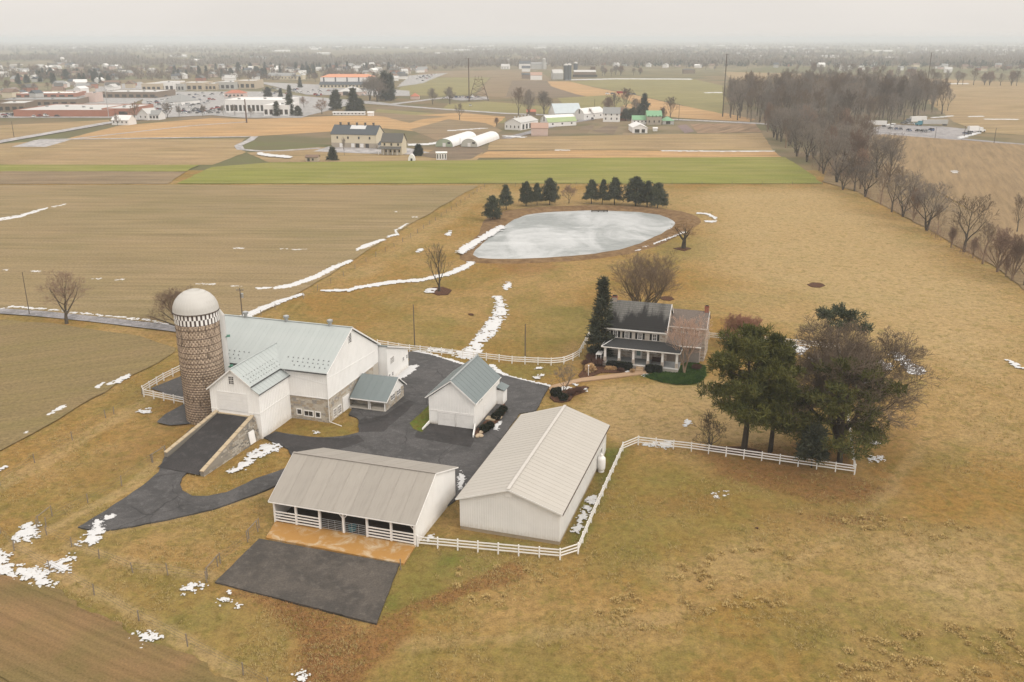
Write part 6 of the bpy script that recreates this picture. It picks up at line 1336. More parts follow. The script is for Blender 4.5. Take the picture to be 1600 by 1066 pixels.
for i in range(4):
    def cr(t): w = w0 + (w1 - w0) * t; return [Vector((sx*w, sy*w*.6, h*t)) for sx, sy in ((-1,-1),(1,-1),(1,1),(-1,1))]
    A, B_ = cr(lv[i]), cr(lv[i+1])
    for k in range(4): b.bar(A[k], B_[k], .26); b.bar(A[k], B_[(k+1)%4], .13); b.bar(A[(k+1)%4], B_[k], .13); b.bar(B_[k], B_[(k+1)%4], .16)
for s in (-1, 0, 1): b.bar((s*w1, 0, h), (s*w1, 0, h + 3), .25)
b.bar((-w1*1.5,0,h), (w1*1.5,0,h), .35); b.build('frame', M_pole_b, lt)
# ================================================================ HEDGEROW, WOODLOT, FAR FARMS AND TOWN
rnd = random.Random(99)
TV = [bare_meshes('wood_tree%d' % k, 18, w, 60 + k, tr=.3, tw=.028, kids=(7,6,4), limbs=9, spread=sp, trunk=.16, twmat=m, bkmat=M_bark, rise=.32) for k, (w, sp, m) in enumerate(((11, 46, M_twig_g), (10, 42, M_twig), (13, 54, M_twig_g), (11.5, 50, M_twig), (9, 40, M_twig_g)))]
HV_ = [bare_meshes('hedge_tree%d' % k, 14, w, 80 + k, tr=.34, tw=.026, kids=(6,5,4), limbs=9, spread=sp, trunk=tk, stems=st, fan=.22, twmat=m, bkmat=bb, rise=.28, wob=.2) for k, (w, sp, m, tk, st, bb) in enumerate(((11, 52, M_twig, .16, 1, M_bark), (12, 55, M_twig_g, .12, 2, M_bark), (9, 45, M_twig, .2, 1, M_bark_t), (10, 52, M_twig_r, .08, 3, M_bark_t), (13, 58, M_twig_g, .14, 2, M_bark_d)))]
def inst(name, label, x, y, top, parts, h0, group=None, wk=1.0, z=-.15):
    g = G(x, y); s = HT(x, y, top) / h0; k = s * wk * rnd.uniform(.88, 1.12)
    return put_tree(name, label, (g[0], g[1], z), (('trunk', parts[0]), ('crown', parts[1])), rnd.random() * 6.28, (k, k, s), group)
for x, y, top, k, wk, lab in ((1600,446,372,0,1,'bare hedgerow tree at the right edge, nearest the camera'), (1581,438,362,3,1,'reddish bushy tree next to the last one of the hedgerow at the right edge'), (1558,424,352,3,1.1,'rounded tan-twigged tree in the nearer part of the hedgerow'), (1535,412,345,2,1.1,'slim pale-trunked tree in the nearer part of the hedgerow'),
    (1506,393,301,0,1.25,'tall open-branched bare tree standing clear in the nearer hedgerow'), (1448,360,278,4,1.15,'massive leaning double-trunked bare tree in the middle of the hedgerow'), (1427,345,290,3,1,'brushy reddish tree left of the massive leaning one'), (1411,338,262,1,.9,'upright bare tree where the hedgerow opens to the tilled field'),
    (1393,331,254,0,.9,'tall bare tree left of the hedgerow gap'), (1376,319,252,2,1,'pale-trunked twin of slim trees in the hedgerow'), (1352,307,245,4,1,'dark spreading tree in the farther hedgerow'), (1335,298,238,0,1,'bare tree overhanging the corner of the green strip'), (1317,296,245,1,1.1,'leaning bare tree at the meadow corner of the hedgerow'),
    (1589,362,301,0,.8,'bare tree in the tilled field at the right edge'), (1604,362,298,2,1,'pale bare tree cut off by the right edge beyond the hedgerow'), (1486,386,352,3,.9,'small bush-like tree below the tall open one'), (1520,402,368,3,1,'small reddish thicket tree between two hedgerow trees'), (1571,432,398,3,.8,'low brushy tree near the right edge of the hedgerow'), (1465,365,318,2,1,'thin tree leaning out right of the massive double trunk')):
    inst('bare_tree', lab, x, y, top, HV_[k], 14, None, wk)
def scatter(poly, n, mind, seed, dens=None):
    rn = np.random.default_rng(seed); P_ = np.array(GP(poly)); lo, hi = P_.min(0), P_.max(0); out = []; tries = 0
    while len(out) < n and tries < 60:
        tries += 1; Q = rn.uniform(lo, hi, (400, 2)); Q = Q[sdist(Q, P_) > 0]
        for q in Q:
            if all((q[0]-a[0])**2 + (q[1]-a[1])**2 > mind * mind for a in out):
                out.append(q)
                if len(out) >= n: break
    return out
def stand(pts, h0, h1, lab, group, meshes=TV, base=18, wk=1.0, name='bare_tree'):
    for q in pts:
        s = rnd.uniform(h0, h1) / base; k = s * wk * rnd.uniform(.85, 1.2); p = rnd.choice(meshes)
        put_tree(name, lab, (q[0], q[1], -.2), (('trunk', p[0]), ('crown', p[1])), rnd.random() * 6.28, (k, k, s), group)
stand(scatter([(1140,186),(1190,194),(1250,203),(1330,206),(1368,200),(1405,193),(1478,178),(1484,166),(1400,154),(1280,152),(1180,155),(1132,170)], 225, 6.6, 5), 19, 32, 'tall grey leafless tree of the square woodlot behind the hedgerow', 'bare trees of the woodlot')
stand(scatter([(1186,200),(1330,210),(1352,225),(1372,250),(1395,282),(1345,303),(1305,285),(1262,256),(1220,226)], 66, 7, 6), 12, 22, 'leafless tree in the thicket between the woodlot and the green strip', 'bare trees of the thicket', HV_, 14, .95)
FV = [bare_meshes('farm_tree%d' % k, 18, w, 160 + k, tr=.45, tw=.05, kids=(6,5,4), limbs=9, spread=sp, trunk=tk, twmat=m, bkmat=M_bark, rise=.3, stems=st, fan=.2) for k, (w, sp, m, tk, st) in enumerate(((12, 50, M_twig, .22, 1), (11, 46, M_twig_g, .2, 1), (14, 56, M_twig_g, .14, 2), (13, 58, M_twig_r, .1, 3)))]
# ---------------------------------------------------------------- generic far building
WALLC = {n: plain('wall_' + n, c, .85, .1, .3) for n, c in dict(cream=(.58,.51,.38), white=(.72,.70,.68), tan=(.46,.38,.28), brick=(.34,.15,.10), grey=(.42,.41,.39), stone=(.36,.31,.25), pink=(.55,.42,.37), brown=(.20,.15,.11)).items()}
ROOFC = {n: plain('roof_' + n, c, .7, .12, .3) for n, c in dict(slate=(.075,.085,.095), dark=(.10,.095,.085), grey=(.26,.26,.255), pale=(.50,.49,.47), white=(.70,.69,.67), green=(.20,.37,.22), lime=(.34,.42,.22), red=(.42,.15,.09), orange=(.58,.26,.15), brown=(.19,.125,.09), blue=(.48,.53,.55), rust=(.40,.26,.20)).items()}
b = MB(); b.box(-.5,.5,-.06,.06,-.5,.5); win_me = b.mesh('window', M_glass); win_white = b.mesh('window_pale', WALLC['white'])
def gable(name, label, cat, x, y, wpx, ye, rise, dep, rot=0.0, wall='white', roof='grey', ends=False, win=(), doors=(), group=None, hip=False, eaves=.35, W=None, eh=None, base=None):
    """house or barn: (x, y) = middle of the front foot, wpx = front width in photo pixels, ye = row of the eave; ends = gable end faces the front"""
    g = G(x, y); m = MPP(y); W = W or wpx * m; eh = eh or max(1.5, (y - ye) * m); o = thing(name, label, cat, (g[0], g[1], 0), R(rot), group)
    wm = WALLC.get(wall, wall) if isinstance(wall, str) else wall; rm = ROOFC.get(roof, roof) if isinstance(roof, str) else roof
    b = MB()
    if ends: b.extrude_y([(-W/2,-.3),(W/2,-.3),(W/2,eh),(0,eh+rise),(-W/2,eh)], 0, dep)
    elif hip: b.box(-W/2, W/2, 0, dep, -.3, eh)
    else: b.extrude_x([(0,-.3),(dep,-.3),(dep,eh),(dep/2,eh+rise),(0,eh)], -W/2, W/2)
    b.build('wall', wm, o); b = MB(); e = eaves; t_ = .18
    if base: q = MB(); q.box(-W/2-.05, W/2+.05, -.06, dep+.05, -.3, base[0]); q.build('ground_storey', WALLC.get(base[1]), o)
    if ends:
        s = rise / (W/2)
        for sg in (-1, 1):
            P_ = [(0,-e,eh+rise+t_),(sg*(W/2+e),-e,eh-e*s+t_),(sg*(W/2+e),dep+e,eh-e*s+t_),(0,dep+e,eh+rise+t_)]; b.slab(*(P_ if sg > 0 else P_[::-1]), t_)
    elif hip:
        k = min(W, dep) * .45; b.add([(-W/2-e,-e,eh),(W/2+e,-e,eh),(W/2+e,dep+e,eh),(-W/2-e,dep+e,eh),(-W/2+k,dep/2,eh+rise),(W/2-k,dep/2,eh+rise)], [(0,1,5,4),(1,2,5),(2,3,4,5),(3,0,4),(3,2,1,0)])
    else:
        s = rise / (dep/2); b.slab((-W/2-e,-e,eh-e*s+t_), (W/2+e,-e,eh-e*s+t_), (W/2+e,dep/2,eh+rise+t_), (-W/2-e,dep/2,eh+rise+t_), t_)
        b.slab((W/2+e,dep+e,eh-e*s+t_), (-W/2-e,dep+e,eh-e*s+t_), (-W/2-e,dep/2+.02,eh+rise+t_), (W/2+e,dep/2+.02,eh+rise+t_), t_)
    b.build('roof', rm, o)
    for (n, z, w, h) in win:
        for k in range(n): link('window', win_me, o, (-W/2 + W*(k+.5)/n, -.02, z), None, (w, 1, h))
    for (u, z, w, h) in doors: link('door', win_me, o, (u*W, -.03, z + h/2), None, (w, 1, h))
    o['w'] = W; o['eh'] = eh; return o, W, eh
def flatb(name, label, cat, x, y, wpx, yt, dep, rot=0.0, wall='tan', roof='pale', group=None, win=0, glass=True):
    g = G(x, y); m = MPP(y); W = wpx * m; h = (y - yt) * m; o = thing(name, label, cat, (g[0], g[1], 0), R(rot), group)
    b = MB(); b.box(-W/2, W/2, 0, dep, -.3, h); b.build('wall', WALLC.get(wall, wall) if isinstance(wall, str) else wall, o)
    b = MB(); b.box(-W/2+.4, W/2-.4, .4, dep-.4, h, h+.12); b.build('roof', ROOFC[roof], o)
    b = MB(); b.box(-W/2-.1, W/2+.1, -.1, .35, h, h+.6); b.box(-W/2-.1, W/2+.1, dep-.35, dep+.1, h, h+.6); b.box(-W/2-.1, -W/2+.35, .35, dep-.35, h, h+.6); b.box(W/2-.35, W/2+.1, .35, dep-.35, h, h+.6); b.build('parapet', WALLC.get(wall, wall) if isinstance(wall, str) else wall, o)
    if glass:
        n = win or max(2, int(W / 9))
        for k in range(n): link('window', win_me, o, (-W/2 + W*(k+.5)/n, -.03, h*.38), None, (W/n*.62, 1, h*.5))
    nv = max(1, int(W / 14)); rr = random.Random(int(x))
    for k in range(nv): q = MB(); q.box(-1, 1, -.8, .8, 0, 1.1); u = -W/2 + W*(k+rr.uniform(.3,.7))/nv; q.build('roof_vent', ROOFC['grey'], o, (u, dep*rr.uniform(.25,.7), h+.1))
    return o, W, h
# ---- cream bank barn farm
o, W, eh = gable('cream_barn', 'long cream barn with slate roof and stone ground floor, five vents on its ridge', 'barn', 553, 230.5, 74, 210.5, 4.4, 13, -12, 'cream', 'slate', win=(), base=(2.4, 'stone'))
for k in range(4): link('window', win_me, o, (-W/2 + W*(.14 + .24*k), -.05, eh - 1.9), None, (.9, 1, 1.3))
for u, m_ in ((-.28, win_white), (-.02, win_white), (.18, win_white), (.3, win_me), (.08, win_me)): link('door', m_, o, (u*W, -.08, 1.1), None, (2.0, 1, 2.2))
for k in range(5): q = MB(); q.box(-.45,.45,-.45,.45,0,1.4); q.box(-.6,.6,-.6,.6,1.4,1.6); q.build('ridge_vent', ROOFC['dark'], o, (-W/2 + W*(.13 + .185*k), 6.5, eh + 4.3))
q = MB(); s = 4.4/6.5; q.slab((-W*.12, 3.6, eh + 3.6*s + .22), (W*.22, 3.6, eh + 3.6*s + .22), (W*.22, 6.2, eh + 6.2*s + .22), (-W*.12, 6.2, eh + 6.2*s + .22), .05); q.build('roof_snow', M_snow, o)
o, W, eh = gable('farm_house', 'cream two-storey farmhouse with dark roof beside the long cream barn', 'house', 612, 241, 33, 222.5, 4.0, 9, -10, 'cream', 'dark', win=((3, 5.0, .9, 1.3),))
q = MB(); q.slab((-W/2-1.5,-3.6,3.0), (W/2+.3,-3.6,3.0), (W/2,-.02,4.0), (-W/2-.5,-.02,4.0), .15); q.build('porch_roof', ROOFC['dark'], o); q = MB(); [q.box(u-.1,u+.1,-3.5,-3.3,0,2.9) for u in (-6,-3.5,-1,1.5,4)]; q.build('porch_posts', WALLC['white'], o)
for k in range(4): link('window', win_me, o, (-3 + 2.4*k, -.03, 1.6), None, (.8, 1, 1.3))
gable('lean_shed', 'small grey shed wedged between the cream barn and its farmhouse', 'shed', 596, 233, 9, 226, 1.2, 6, -12, 'grey', 'slate')
gable('stone_hut', 'low tan stone hut with two dark openings left of the small fir', 'hut', 487, 252, 19, 246, .9, 4, -5, 'tan', 'brown', doors=((-.25,0,1.2,1.5),(.1,.3,.9,1.1)))
conifer('fir_tree', 'small dark fir before the cream barn', 520, 249.5, 232.5, 15, 301, whorls=10, per=6, size=1.1, z0=.05, prof=lambda t: (1-t)*.95+.05, mat=M_spruce, tr=.15)
inst('bare_tree', 'thin young bare tree in front of the cream barn', 538, 242, 212, TV[4], 18, None, .6)
conifer('cedar_bush', 'dark rounded cedar right of the cream farmhouse', 654, 243, 228, 13, 302, whorls=8, per=6, size=1.0, z0=.05, prof=lambda t: (1-t**2)**.6, mat=M_yew, tr=.1)
gable('white_coop', 'white slatted wagon shed standing on the dug garden', 'shed', 690, 249, 16, 239.5, .5, 3, 5, 'white', 'white', win=((4,1.4,.5,2.2),))
o = thing('white_dome_tent', 'small white domed calf hutch below the cream farmhouse', 'hutch', (*G(643, 251.5), 0)); q = MB(); q.extrude_y([(1.7*math.cos(R(a)), 3.2*math.sin(R(a))) for a in range(0, 181, 15)], 0, 3); q.build('shell', WALLC['white'], o); q = MB(); q.box(-.5,.5,-.05,.02,0,1.2); q.build('opening', M_dark, o)
t = NT('greenhouse_film', .35, .4); n = t.noise(t.obj(), .3, 3); t.color(t.mix(n, (.70,.69,.67), (.80,.79,.77))); M_film = t.m
def greenhouse(label, x, y, wpx, yt, L, rot, endm):
    g = G(x, y); m = MPP(y); W = wpx * m; h = (y - yt) * m; o = thing('greenhouse', label, 'greenhouse', (*g, 0), R(rot)); pr = [(W/2*math.cos(R(a))*(1 if a in (0,180) else 1), h*math.sin(R(a))**.8) for a in range(0, 181, 12)]
    q = MB(); vs = [(p[0], yy_, p[1]) for yy_ in (0, L) for p in pr]; k = len(pr); q.add(vs, [(i, k+i, k+i+1, i+1) for i in range(k-1)]); q.build('film_cover', M_film, o, smooth=True)
    q = MB(); q.add([(p[0], .03, p[1]) for p in pr], [tuple(range(k))]); q.add([(p[0], L-.03, p[1]) for p in pr], [tuple(range(k-1,-1,-1))]); q.build('end_wall', endm, o)
    for j in range(9):
        q = MB()
        for (a, c) in zip(pr[:-1], pr[1:]): q.bar((a[0]*1.004, L*j/8, a[1]*1.004+.02), (c[0]*1.004, L*j/8, c[1]*1.004+.02), .14)
        q.build('hoop', M_galv if j in (0, 8) else M_film, o)
    q = MB(); q.box(-.9,.9,-.06,.0,0,2.1); q.build('door', WALLC['white'] if endm is not M_film else ROOFC['pale'], o); link('window', win_me, o, (W*.28, .0, h*.5), None, (1.6, 1, .9))
greenhouse('left of two white plastic greenhouses, its end wall greenish', 694, 229.5, 28, 217.5, 46, -15, plain('green_end', (.33,.38,.28), .6)); greenhouse('right of two white plastic greenhouses, its end wall pale', 733, 229.5, 26, 217.5, 46, -15, plain('pale_end', (.46,.45,.40), .6))
# ---- white farm
o, W, eh = gable('white_barn', 'low white barn with row of vents on its pale roof left of the gambrel barn', 'barn', 801, 202.5, 28, 192, 2.6, 26, -28, 'white', 'pale', ends=True, win=((4, 1.8, .7, 1.5),))
for k in range(3): link('door', win_me, o, (W/2 + .02, 4 + 5*k, 1.7), (0,0,math.pi/2), (2.6, 1, 3.2))
for k in range(5): q = MB(); q.box(-.35,.35,-.35,.35,0,1.2); q.build('ridge_vent', ROOFC['pale'], o, (0, 3 + 5*k, eh + 2.6))
gable('white_shed', 'white shed with rust-streaked corrugated roof in front of the white barns', 'shed', 843, 211.5, 26, 200.5, 2.8, 8, -2, 'pink', 'rust')
def gambrel(label, x, y, wpx, ye, dep, rot, roof, roof2, win=3):
    g = G(x, y); m = MPP(y); W = wpx * m; eh = (y - ye) * m; o = thing('gambrel_barn', label, 'barn', (*g, 0), R(rot)); h1, h2 = W*.26, W*.42; pr = [(-W/2,-.3),(W/2,-.3),(W/2,eh),(W*.3,eh+h1),(0,eh+h2),(-W*.3,eh+h1),(-W/2,eh)]
    q = MB(); q.extrude_y(pr, 0, dep); q.build('wall', WALLC['white'], o)
    for (a, c), mt in zip((((W/2+.4,eh-.4),(W*.3,eh+h1)), ((W*.3,eh+h1),(0,eh+h2)), ((0,eh+h2),(-W*.3,eh+h1)), ((-W*.3,eh+h1),(-W/2-.4,eh-.4))), (roof2, roof, roof, roof)):
        q = MB(); q.slab((a[0],-.3,a[1]+.2), (a[0],dep+.3,a[1]+.2), (c[0],dep+.3,c[1]+.2), (c[0],-.3,c[1]+.2), .15); q.build('roof', ROOFC[mt], o)
    link('window', win_me, o, (0, -.03, eh + h1*.7), None, (1.0, 1, 3.0))
    for k in range(win): link('window', win_me, o, (W/2 + .03, dep*(k+.5)/win, eh*.5), (0,0,math.pi/2), (1.2, 1, 1.1))
    return o
gambrel('white gambrel-roofed barn with a lime-green lower roof slope', 850, 197, 22, 190.5, 24, -58, 'white', 'lime')
gable('white_barn', 'largest white barn with pale blue roof and six ridge vents', 'barn', 888, 186, 44, 177, 6.5, 15, 17, 'white', 'blue', win=((6, 1.6, 1.0, 1.1),), doors=((.45,0,2.2,3.6),))
gambrel('white rounded barn adjoining the right end of the blue-roofed barn', 905, 187, 18, 178, 26, -40, 'white', 'white', 3)
gable('farm_house', 'white farmhouse with grey hipped roof among bare trees', 'house', 955, 190, 26, 178, 4, 10, -8, 'white', 'grey', win=((3, 2.0, .9, 1.4), (3, 5.0, .9, 1.4)))
gable('brick_house', 'brown brick house half hidden by trees right of the white farmhouse', 'house', 972, 188, 14, 177, 3.5, 9, -8, 'brick', 'brown', win=((2, 2.0, .9, 1.4),))
o, W, eh = gable('green_roofed_house', 'tall stone house with bright green metal roof', 'house', 1022, 194.5, 23, 182, 3.4, 9, 0, 'stone', 'green', win=((4, 5.6, .8, 1.1), (3, 2.0, .9, 1.5)))
gable('green_roofed_wing', 'lower wing with green roof joined to the left of the tall stone house', 'house', 1000, 194, 23, 187.5, 2.6, 8, 0, 'white', 'green', win=((4, 1.8, .8, 1.0),))
gable('green_roofed_wing', 'low hipped green-roofed wing on the right of the tall stone house', 'house', 1044, 194, 18, 189, 2.6, 9, 0, 'grey', 'green', hip=True, doors=((0,0,3,2),))
gable('white_shop', 'white low-gabled workshop with timber front before the green-roofed house', 'shed', 1000, 207.5, 23, 200, 2.0, 22, 0, 'white', 'white', ends=True, doors=((-.2,0,3,2.2),(.22,0,2.2,2.2)))
gable('white_hut', 'small white hutch right of the timber-fronted workshop', 'hutch', 1024, 204.5, 6, 202, .6, 3, 0, 'white', 'white'); gable('red_roofed_shed', 'small red-roofed shed under the bare trees left of the white barns', 'shed', 830, 180, 14, 175, 1.5, 6, 0, 'brown', 'red')
for x, y, top, k, wk, lab in ((810,182,135,0,.9,'tall forked bare tree left of the white barns'), (826,184,137,2,.8,'second tall bare tree left of the white barns'), (850,178,140,2,1.1,'broad bare tree behind the gambrel barn'), (978,176,136,0,1.1,'tallest bare tree behind the white farmhouse'), (950,178,148,3,1.2,'round bare tree left of the white farmhouse'), (960,176,143,1,1,'bare tree behind the white farmhouse roof'),
    (993,180,152,2,1.1,'bare tree between the farmhouse and the green-roofed house'), (1047,187,150,0,1,'big forked bare tree behind the green-roofed wing'), (718,187,160,1,1.1,'lone bare tree beside the main road'), (1035,190,165,3,1,'reddish bare tree right of the stone house'), (920,186,168,3,1.1,'low bare tree beside the pole behind the white barns'), (776,196,182,3,1,'small bare tree beside the low white barn'), (676,163,136,2,1.1,'round bare tree at the road junction hedge'), (703,163,134,2,1.1,'grey round tree on the field edge behind the junction')):
    inst('bare_tree', lab, x, y, top, FV[k], 18, None, wk)
conifer('pine_tree', 'open dark pine behind the green-roofed house', 1006, 186, 148, 20, 303, whorls=9, per=5, size=1.6, z0=.25, prof=lambda t: (1-t**2)**.6*(.7+.3*math.sin(t*20)), mat=M_spruce, tr=.3, gap=.3)
stand(scatter([(985,184),(1005,180),(1008,187),(970,190)], 9, 5, 12), 6, 9, 'dark evergreen bush beside the white farmhouse', 'evergreen bushes by the white farmhouse', [pv[0], pv[1]], 10, 1.2, 'evergreen_bush')
# ---- hill farm with silos
for x, y, top, r, lab in ((884,125,100,3.4,'left of a pair of dark tower silos on the hill farm'), (889,125,99.5,3.4,'right of a pair of dark tower silos on the hill farm'), (899,118,97,3.4,'dark tower silo standing apart at the end of the long cattle shed'), (850,108,91,3.2,'pale distant silo behind the hill farm')):
    h = HT(x, y, top); o = thing('tower_silo', lab, 'silo', (*G(x, y), 0)); q = MB(); q.lathe([(r,-.3),(r,h-r*.6),(0,h-r*.6)], 16); q.build('barrel', ROOFC['slate'] if y > 110 else WALLC['grey'], o, smooth=False); q = MB(); q.lathe([(r*1.03, h-r*.62),(r*.85,h-r*.25),(r*.5,h),(0,h+.3)], 16); q.build('dome', ROOFC['pale'], o)
gable('cattle_shed', 'long dark open cattle shed with pale roof on the hill farm', 'barn', 914, 121, 34, 113, 2.5, 24, 0, 'brown', 'pale', doors=((0,.5,38,3.5),)); gable('farm_barn', 'pink-roofed white barn of the hill farm', 'barn', 838, 125, 18, 118, 4, 14, 0, 'white', 'rust'); gable('farm_barn', 'grey jumbled barn at the left of the silos on the hill farm', 'barn', 872, 124, 16, 115, 5, 14, 10, 'grey', 'pale')
gable('farm_barn', 'grey-roofed barn at the back of the hill farm', 'barn', 842, 108, 24, 101, 4, 16, 0, 'grey', 'grey'); gable('farm_house', 'dark-roofed house at the left of the hill farm', 'house', 820, 108, 18, 100, 5, 12, 0, 'white', 'slate'); gable('farm_house', 'white gabled house below the dark-roofed one of the hill farm', 'house', 822, 112, 13, 107, 4, 12, 0, 'white', 'slate')
gable('tall_shed', 'dark green sheds beside the pink-roofed barn', 'shed', 822, 123, 14, 117, 2, 12, 0, 'brown', 'slate'); gable('farm_house', 'white house with dark roof on the hill left of the farm', 'house', 789, 108, 13, 104, 4, 12, -10, 'white', 'pale', win=((3,2,1.6,2),)); gable('barn', 'big pale barn with wide roof behind the hill house', 'barn', 786, 99, 20, 96, 5, 20, -10, 'white', 'pale')
gable('school_block', 'dark blue long block on the far field edge', 'building', 1077, 115, 18, 109, 1.2, 15, 0, 'brown', 'slate', hip=True)
# ---- vehicles
CARC = {n: plain('car_' + n, c, .3, .05, 1, .5) for n, c in dict(white=(.72,.72,.71), black=(.02,.02,.022), blue=(.03,.06,.15), silver=(.38,.39,.40), red=(.30,.03,.025), grey=(.12,.125,.13), teal=(.05,.2,.25)).items()}
M_tyre = plain('tyre', (.02,.02,.02), .9)
def car_mesh(col, van=False):
    q = MB(); h = 1.35 if van else .78; q.extrude_y([(-2.15,.3),(2.15,.3),(2.2,.6),(2.05,h),(-2.1,h),(-2.2,.6)], -.88, .88); q.cur = 1
    pr = [(-2.0,h),(1.2,h),(.9,1.95),(-1.9,1.95)] if van else [(-1.5,h),(1.15,h),(.45,1.42),(-1.0,1.42)]; q.extrude_y(pr, -.78, .78); q.cur = 0; q.box(pr[3][0]+.05, pr[2][0]-.05, -.76, .76, pr[2][1], pr[2][1]+.03); q.cur = 2
    for x in (-1.35, 1.35):
        for y in (-.82, .82): q.tube((x,y-.1,.33), (x,y+.1,.33), .33, n=10)
    return q.mesh('car', [CARC[col], M_glass, M_tyre])
CARS = {(c, v): car_mesh(c, v) for c in CARC for v in (False, True)}
def car(label, x, y, rz, col, van=False, group=None, world=None, z=.2): 
    g = world or G(x, y); return tag(link('parked_van' if van else 'parked_car', CARS[(col, van)], None, (g[0], g[1], z), (0,0,rz)), label, 'van' if van else 'car', group)
for x, y, c, v, lab in ((1391,202.5,'grey',0,'grey car at the left end of the parked row in the far car park'), (1393,199,'white',1,'white van behind the left end of the parked row'), (1400,203,'blue',0,'second car from the left in the parked row, dark blue'), (1407,203.3,'black',0,'black car third from the left in the parked row'), (1420,205,'blue',0,'blue car standing alone in the middle of the parked row'),
    (1434,205.8,'black',0,'black car right of the gap in the parked row'), (1441,206.3,'black',0,'second black car right of the gap in the parked row'), (1448,206.3,'silver',0,'silver car near the right end of the parked row'), (1455,205.2,'blue',1,'blue van at the right end of the parked row'), (1410,194,'grey',0,'grey car in the back row left of the pale trailer'), (1418,194.2,'silver',0,'silver car in the back row beside the pale trailer'), (1427,195,'white',0,'white car under the pale trailer in the far car park'),
    (1508,210,'blue',0,'blue car by the snowbank at the right end of the far car park'), (1514,210.5,'black',0,'dark car by the snowbank at the right end'), (925.5,187,'black',0,'dark car on the drive of the white farm'), (735,166,'white',0,'white car turning at the road junction')): car(lab, x, y, R(80 + (x % 7) * 3), c, bool(v))
def truck(label, x, y, rz, L, cab, box, hgt=3.9):
    o = thing('parked_truck', label, 'truck', (*G(x, y), .1), rz); q = MB(); q.box(-L/2, L/2, -1.25, 1.25, 1.1, hgt); q.build('trailer', WALLC[box], o); q = MB(); q.extrude_y([(L/2+.4,.5),(L/2+4.6,.5),(L/2+4.6,1.7),(L/2+3.0,1.9),(L/2+2.6,3.1),(L/2+.4,3.2)], -1.2, 1.2); q.build('cab', CARC[cab], o)
    q = MB()
    for u in (-L/2+1, -L/2+2.2, L/2+1.2, L/2+3.8):
        for s in (-1.1, 1.1): q.tube((u, s-.15, .5), (u, s+.15, .5), .5, n=12)
    q.build('wheels', M_tyre, o)
truck('white lorry at the left end of the far car park by the trees', 1369, 198, R(168), 13, 'white', 'white'); truck('pale box trailer at the back of the far car park before the woodlot', 1434, 192.5, R(190), 12, 'grey', 'white', 4.6); truck('long grey lorry with blue cab in the far car park', 1460, 196.5, R(178), 17, 'teal', 'grey'); truck('white lorry beside the snowbank at the right end of the far car park', 1520, 207, R(10), 7, 'white', 'white')
for x, y, c, lab in ((831,None,None,''),):
    pass
for x, y, c, lab in ((949,148,'white','white vehicle at the left of the field machinery row'), (957,148,'grey','grey machine second in the field machinery row'), (983,148.5,'silver','silver vehicle near the right end of the field machinery row'), (990,148.5,'grey','grey vehicle at the right end of the field machinery row')): car(lab, x, y, .2, c, True)
o = thing('red_trailer', 'red farm trailer in the row of machines on the hill field', 'trailer', (*G(971, 148), .2)); q = MB(); q.hexa([(-5,-1.5,1.2),(5,-1.5,1.2),(5,1.5,1.2),(-5,1.5,1.2)], [(-5.6,-1.9,3.4),(5.6,-1.9,3.4),(5.6,1.9,3.4),(-5.6,1.9,3.4)]); q.build('body', CARC['red'], o); q = MB(); [q.tube((u,s-.2,.6),(u,s+.2,.6),.6,n=12) for u in (-3,3) for s in (-1.4,1.4)]; q.build('wheels', M_tyre, o)
# ---------------------------------------------------------------- the town
M_pave = asphalt('town_paving', (.27,.26,.255), False)
for pts, z in (([(0,184),(0,176),(180,176),(240,184),(170,184)], .2), ([(210,186),(225,150),(240,143),(420,143),(470,150),(600,160),(640,166),(560,160),(470,184),(380,184),(330,180)], .22), ([(400,128),(560,135),(640,142),(640,150),(480,148)], .24), ([(20,150),(220,128),(250,143),(200,165),(0,170)], .25), ([(640,118),(700,114),(660,130),(620,136)], .2)):
    flat('paving', pts, M_pave, z, 12, 2)
flatb('brick_warehouse', 'long low red-brick warehouse with pale flat roof at the left edge of town', 'warehouse', 97, 182, 150, 173.5, 70, 0, 'brick', 'pale', glass=False)
flatb('brick_block', 'shorter brick building right of the long warehouse with a dark doorway', 'building', 182, 180.5, 44, 171, 50, 0, 'brick', 'pale', win=2)
flatb('roof_house', 'cream plant room box behind the long warehouse', 'building', 142, 160, 15, 147, 18, 0, 'pink', 'pale', glass=False); flatb('brown_block', 'long brown flat-roofed store behind the warehouse', 'building', 60, 165, 116, 157, 40, 9, 'brown', 'grey', win=9)
flatb('brown_block', 'brown-fronted store with pale roof at the far left', 'building', 18, 174, 40, 163, 40, 12, 'brown', 'pale', win=4); flatb('flat_store', 'long brick and white store with snow on its roof', 'building', 70, 152, 90, 147, 40, 8, 'brick', 'white', win=7)
flatb('flat_store', 'dark-fronted wide store with grey roof right of the cream box', 'building', 200, 153, 90, 145, 50, -3, 'brown', 'pale', win=8)
for k, (x, w, yt, c) in enumerate(((237,30,132,'tan'),(258,28,130,'white'),(278,20,132,'grey'),(300,34,130.5,'tan'),(326,24,132,'tan'),(352,30,129.5,'grey'),(383,32,127.5,'tan'))):
    flatb('strip_shop', ('tan shop at the left end of the shopping strip', 'white-fronted shop of the shopping strip', 'grey shop with dark windows in the shopping strip', 'widest tan shop with arched fronts in the shopping strip', 'low tan shop right of the arched one', 'grey shop with a pale sign in the shopping strip', 'tan corner shop with a turret at the right end of the shopping strip')[k], 'shop', x, 143 - (x - 237) * .03, w, yt, 40, 0, c, 'pale', win=4)
flatb('white_store', 'broad white building with rows of windows at the field edge', 'building', 400, 176, 96, 158, 40, -3, 'white', 'white', win=14); flatb('white_store', 'white annex with rounded roof right of the broad white building', 'building', 432, 181, 40, 166, 30, -3, 'white', 'white', win=5)
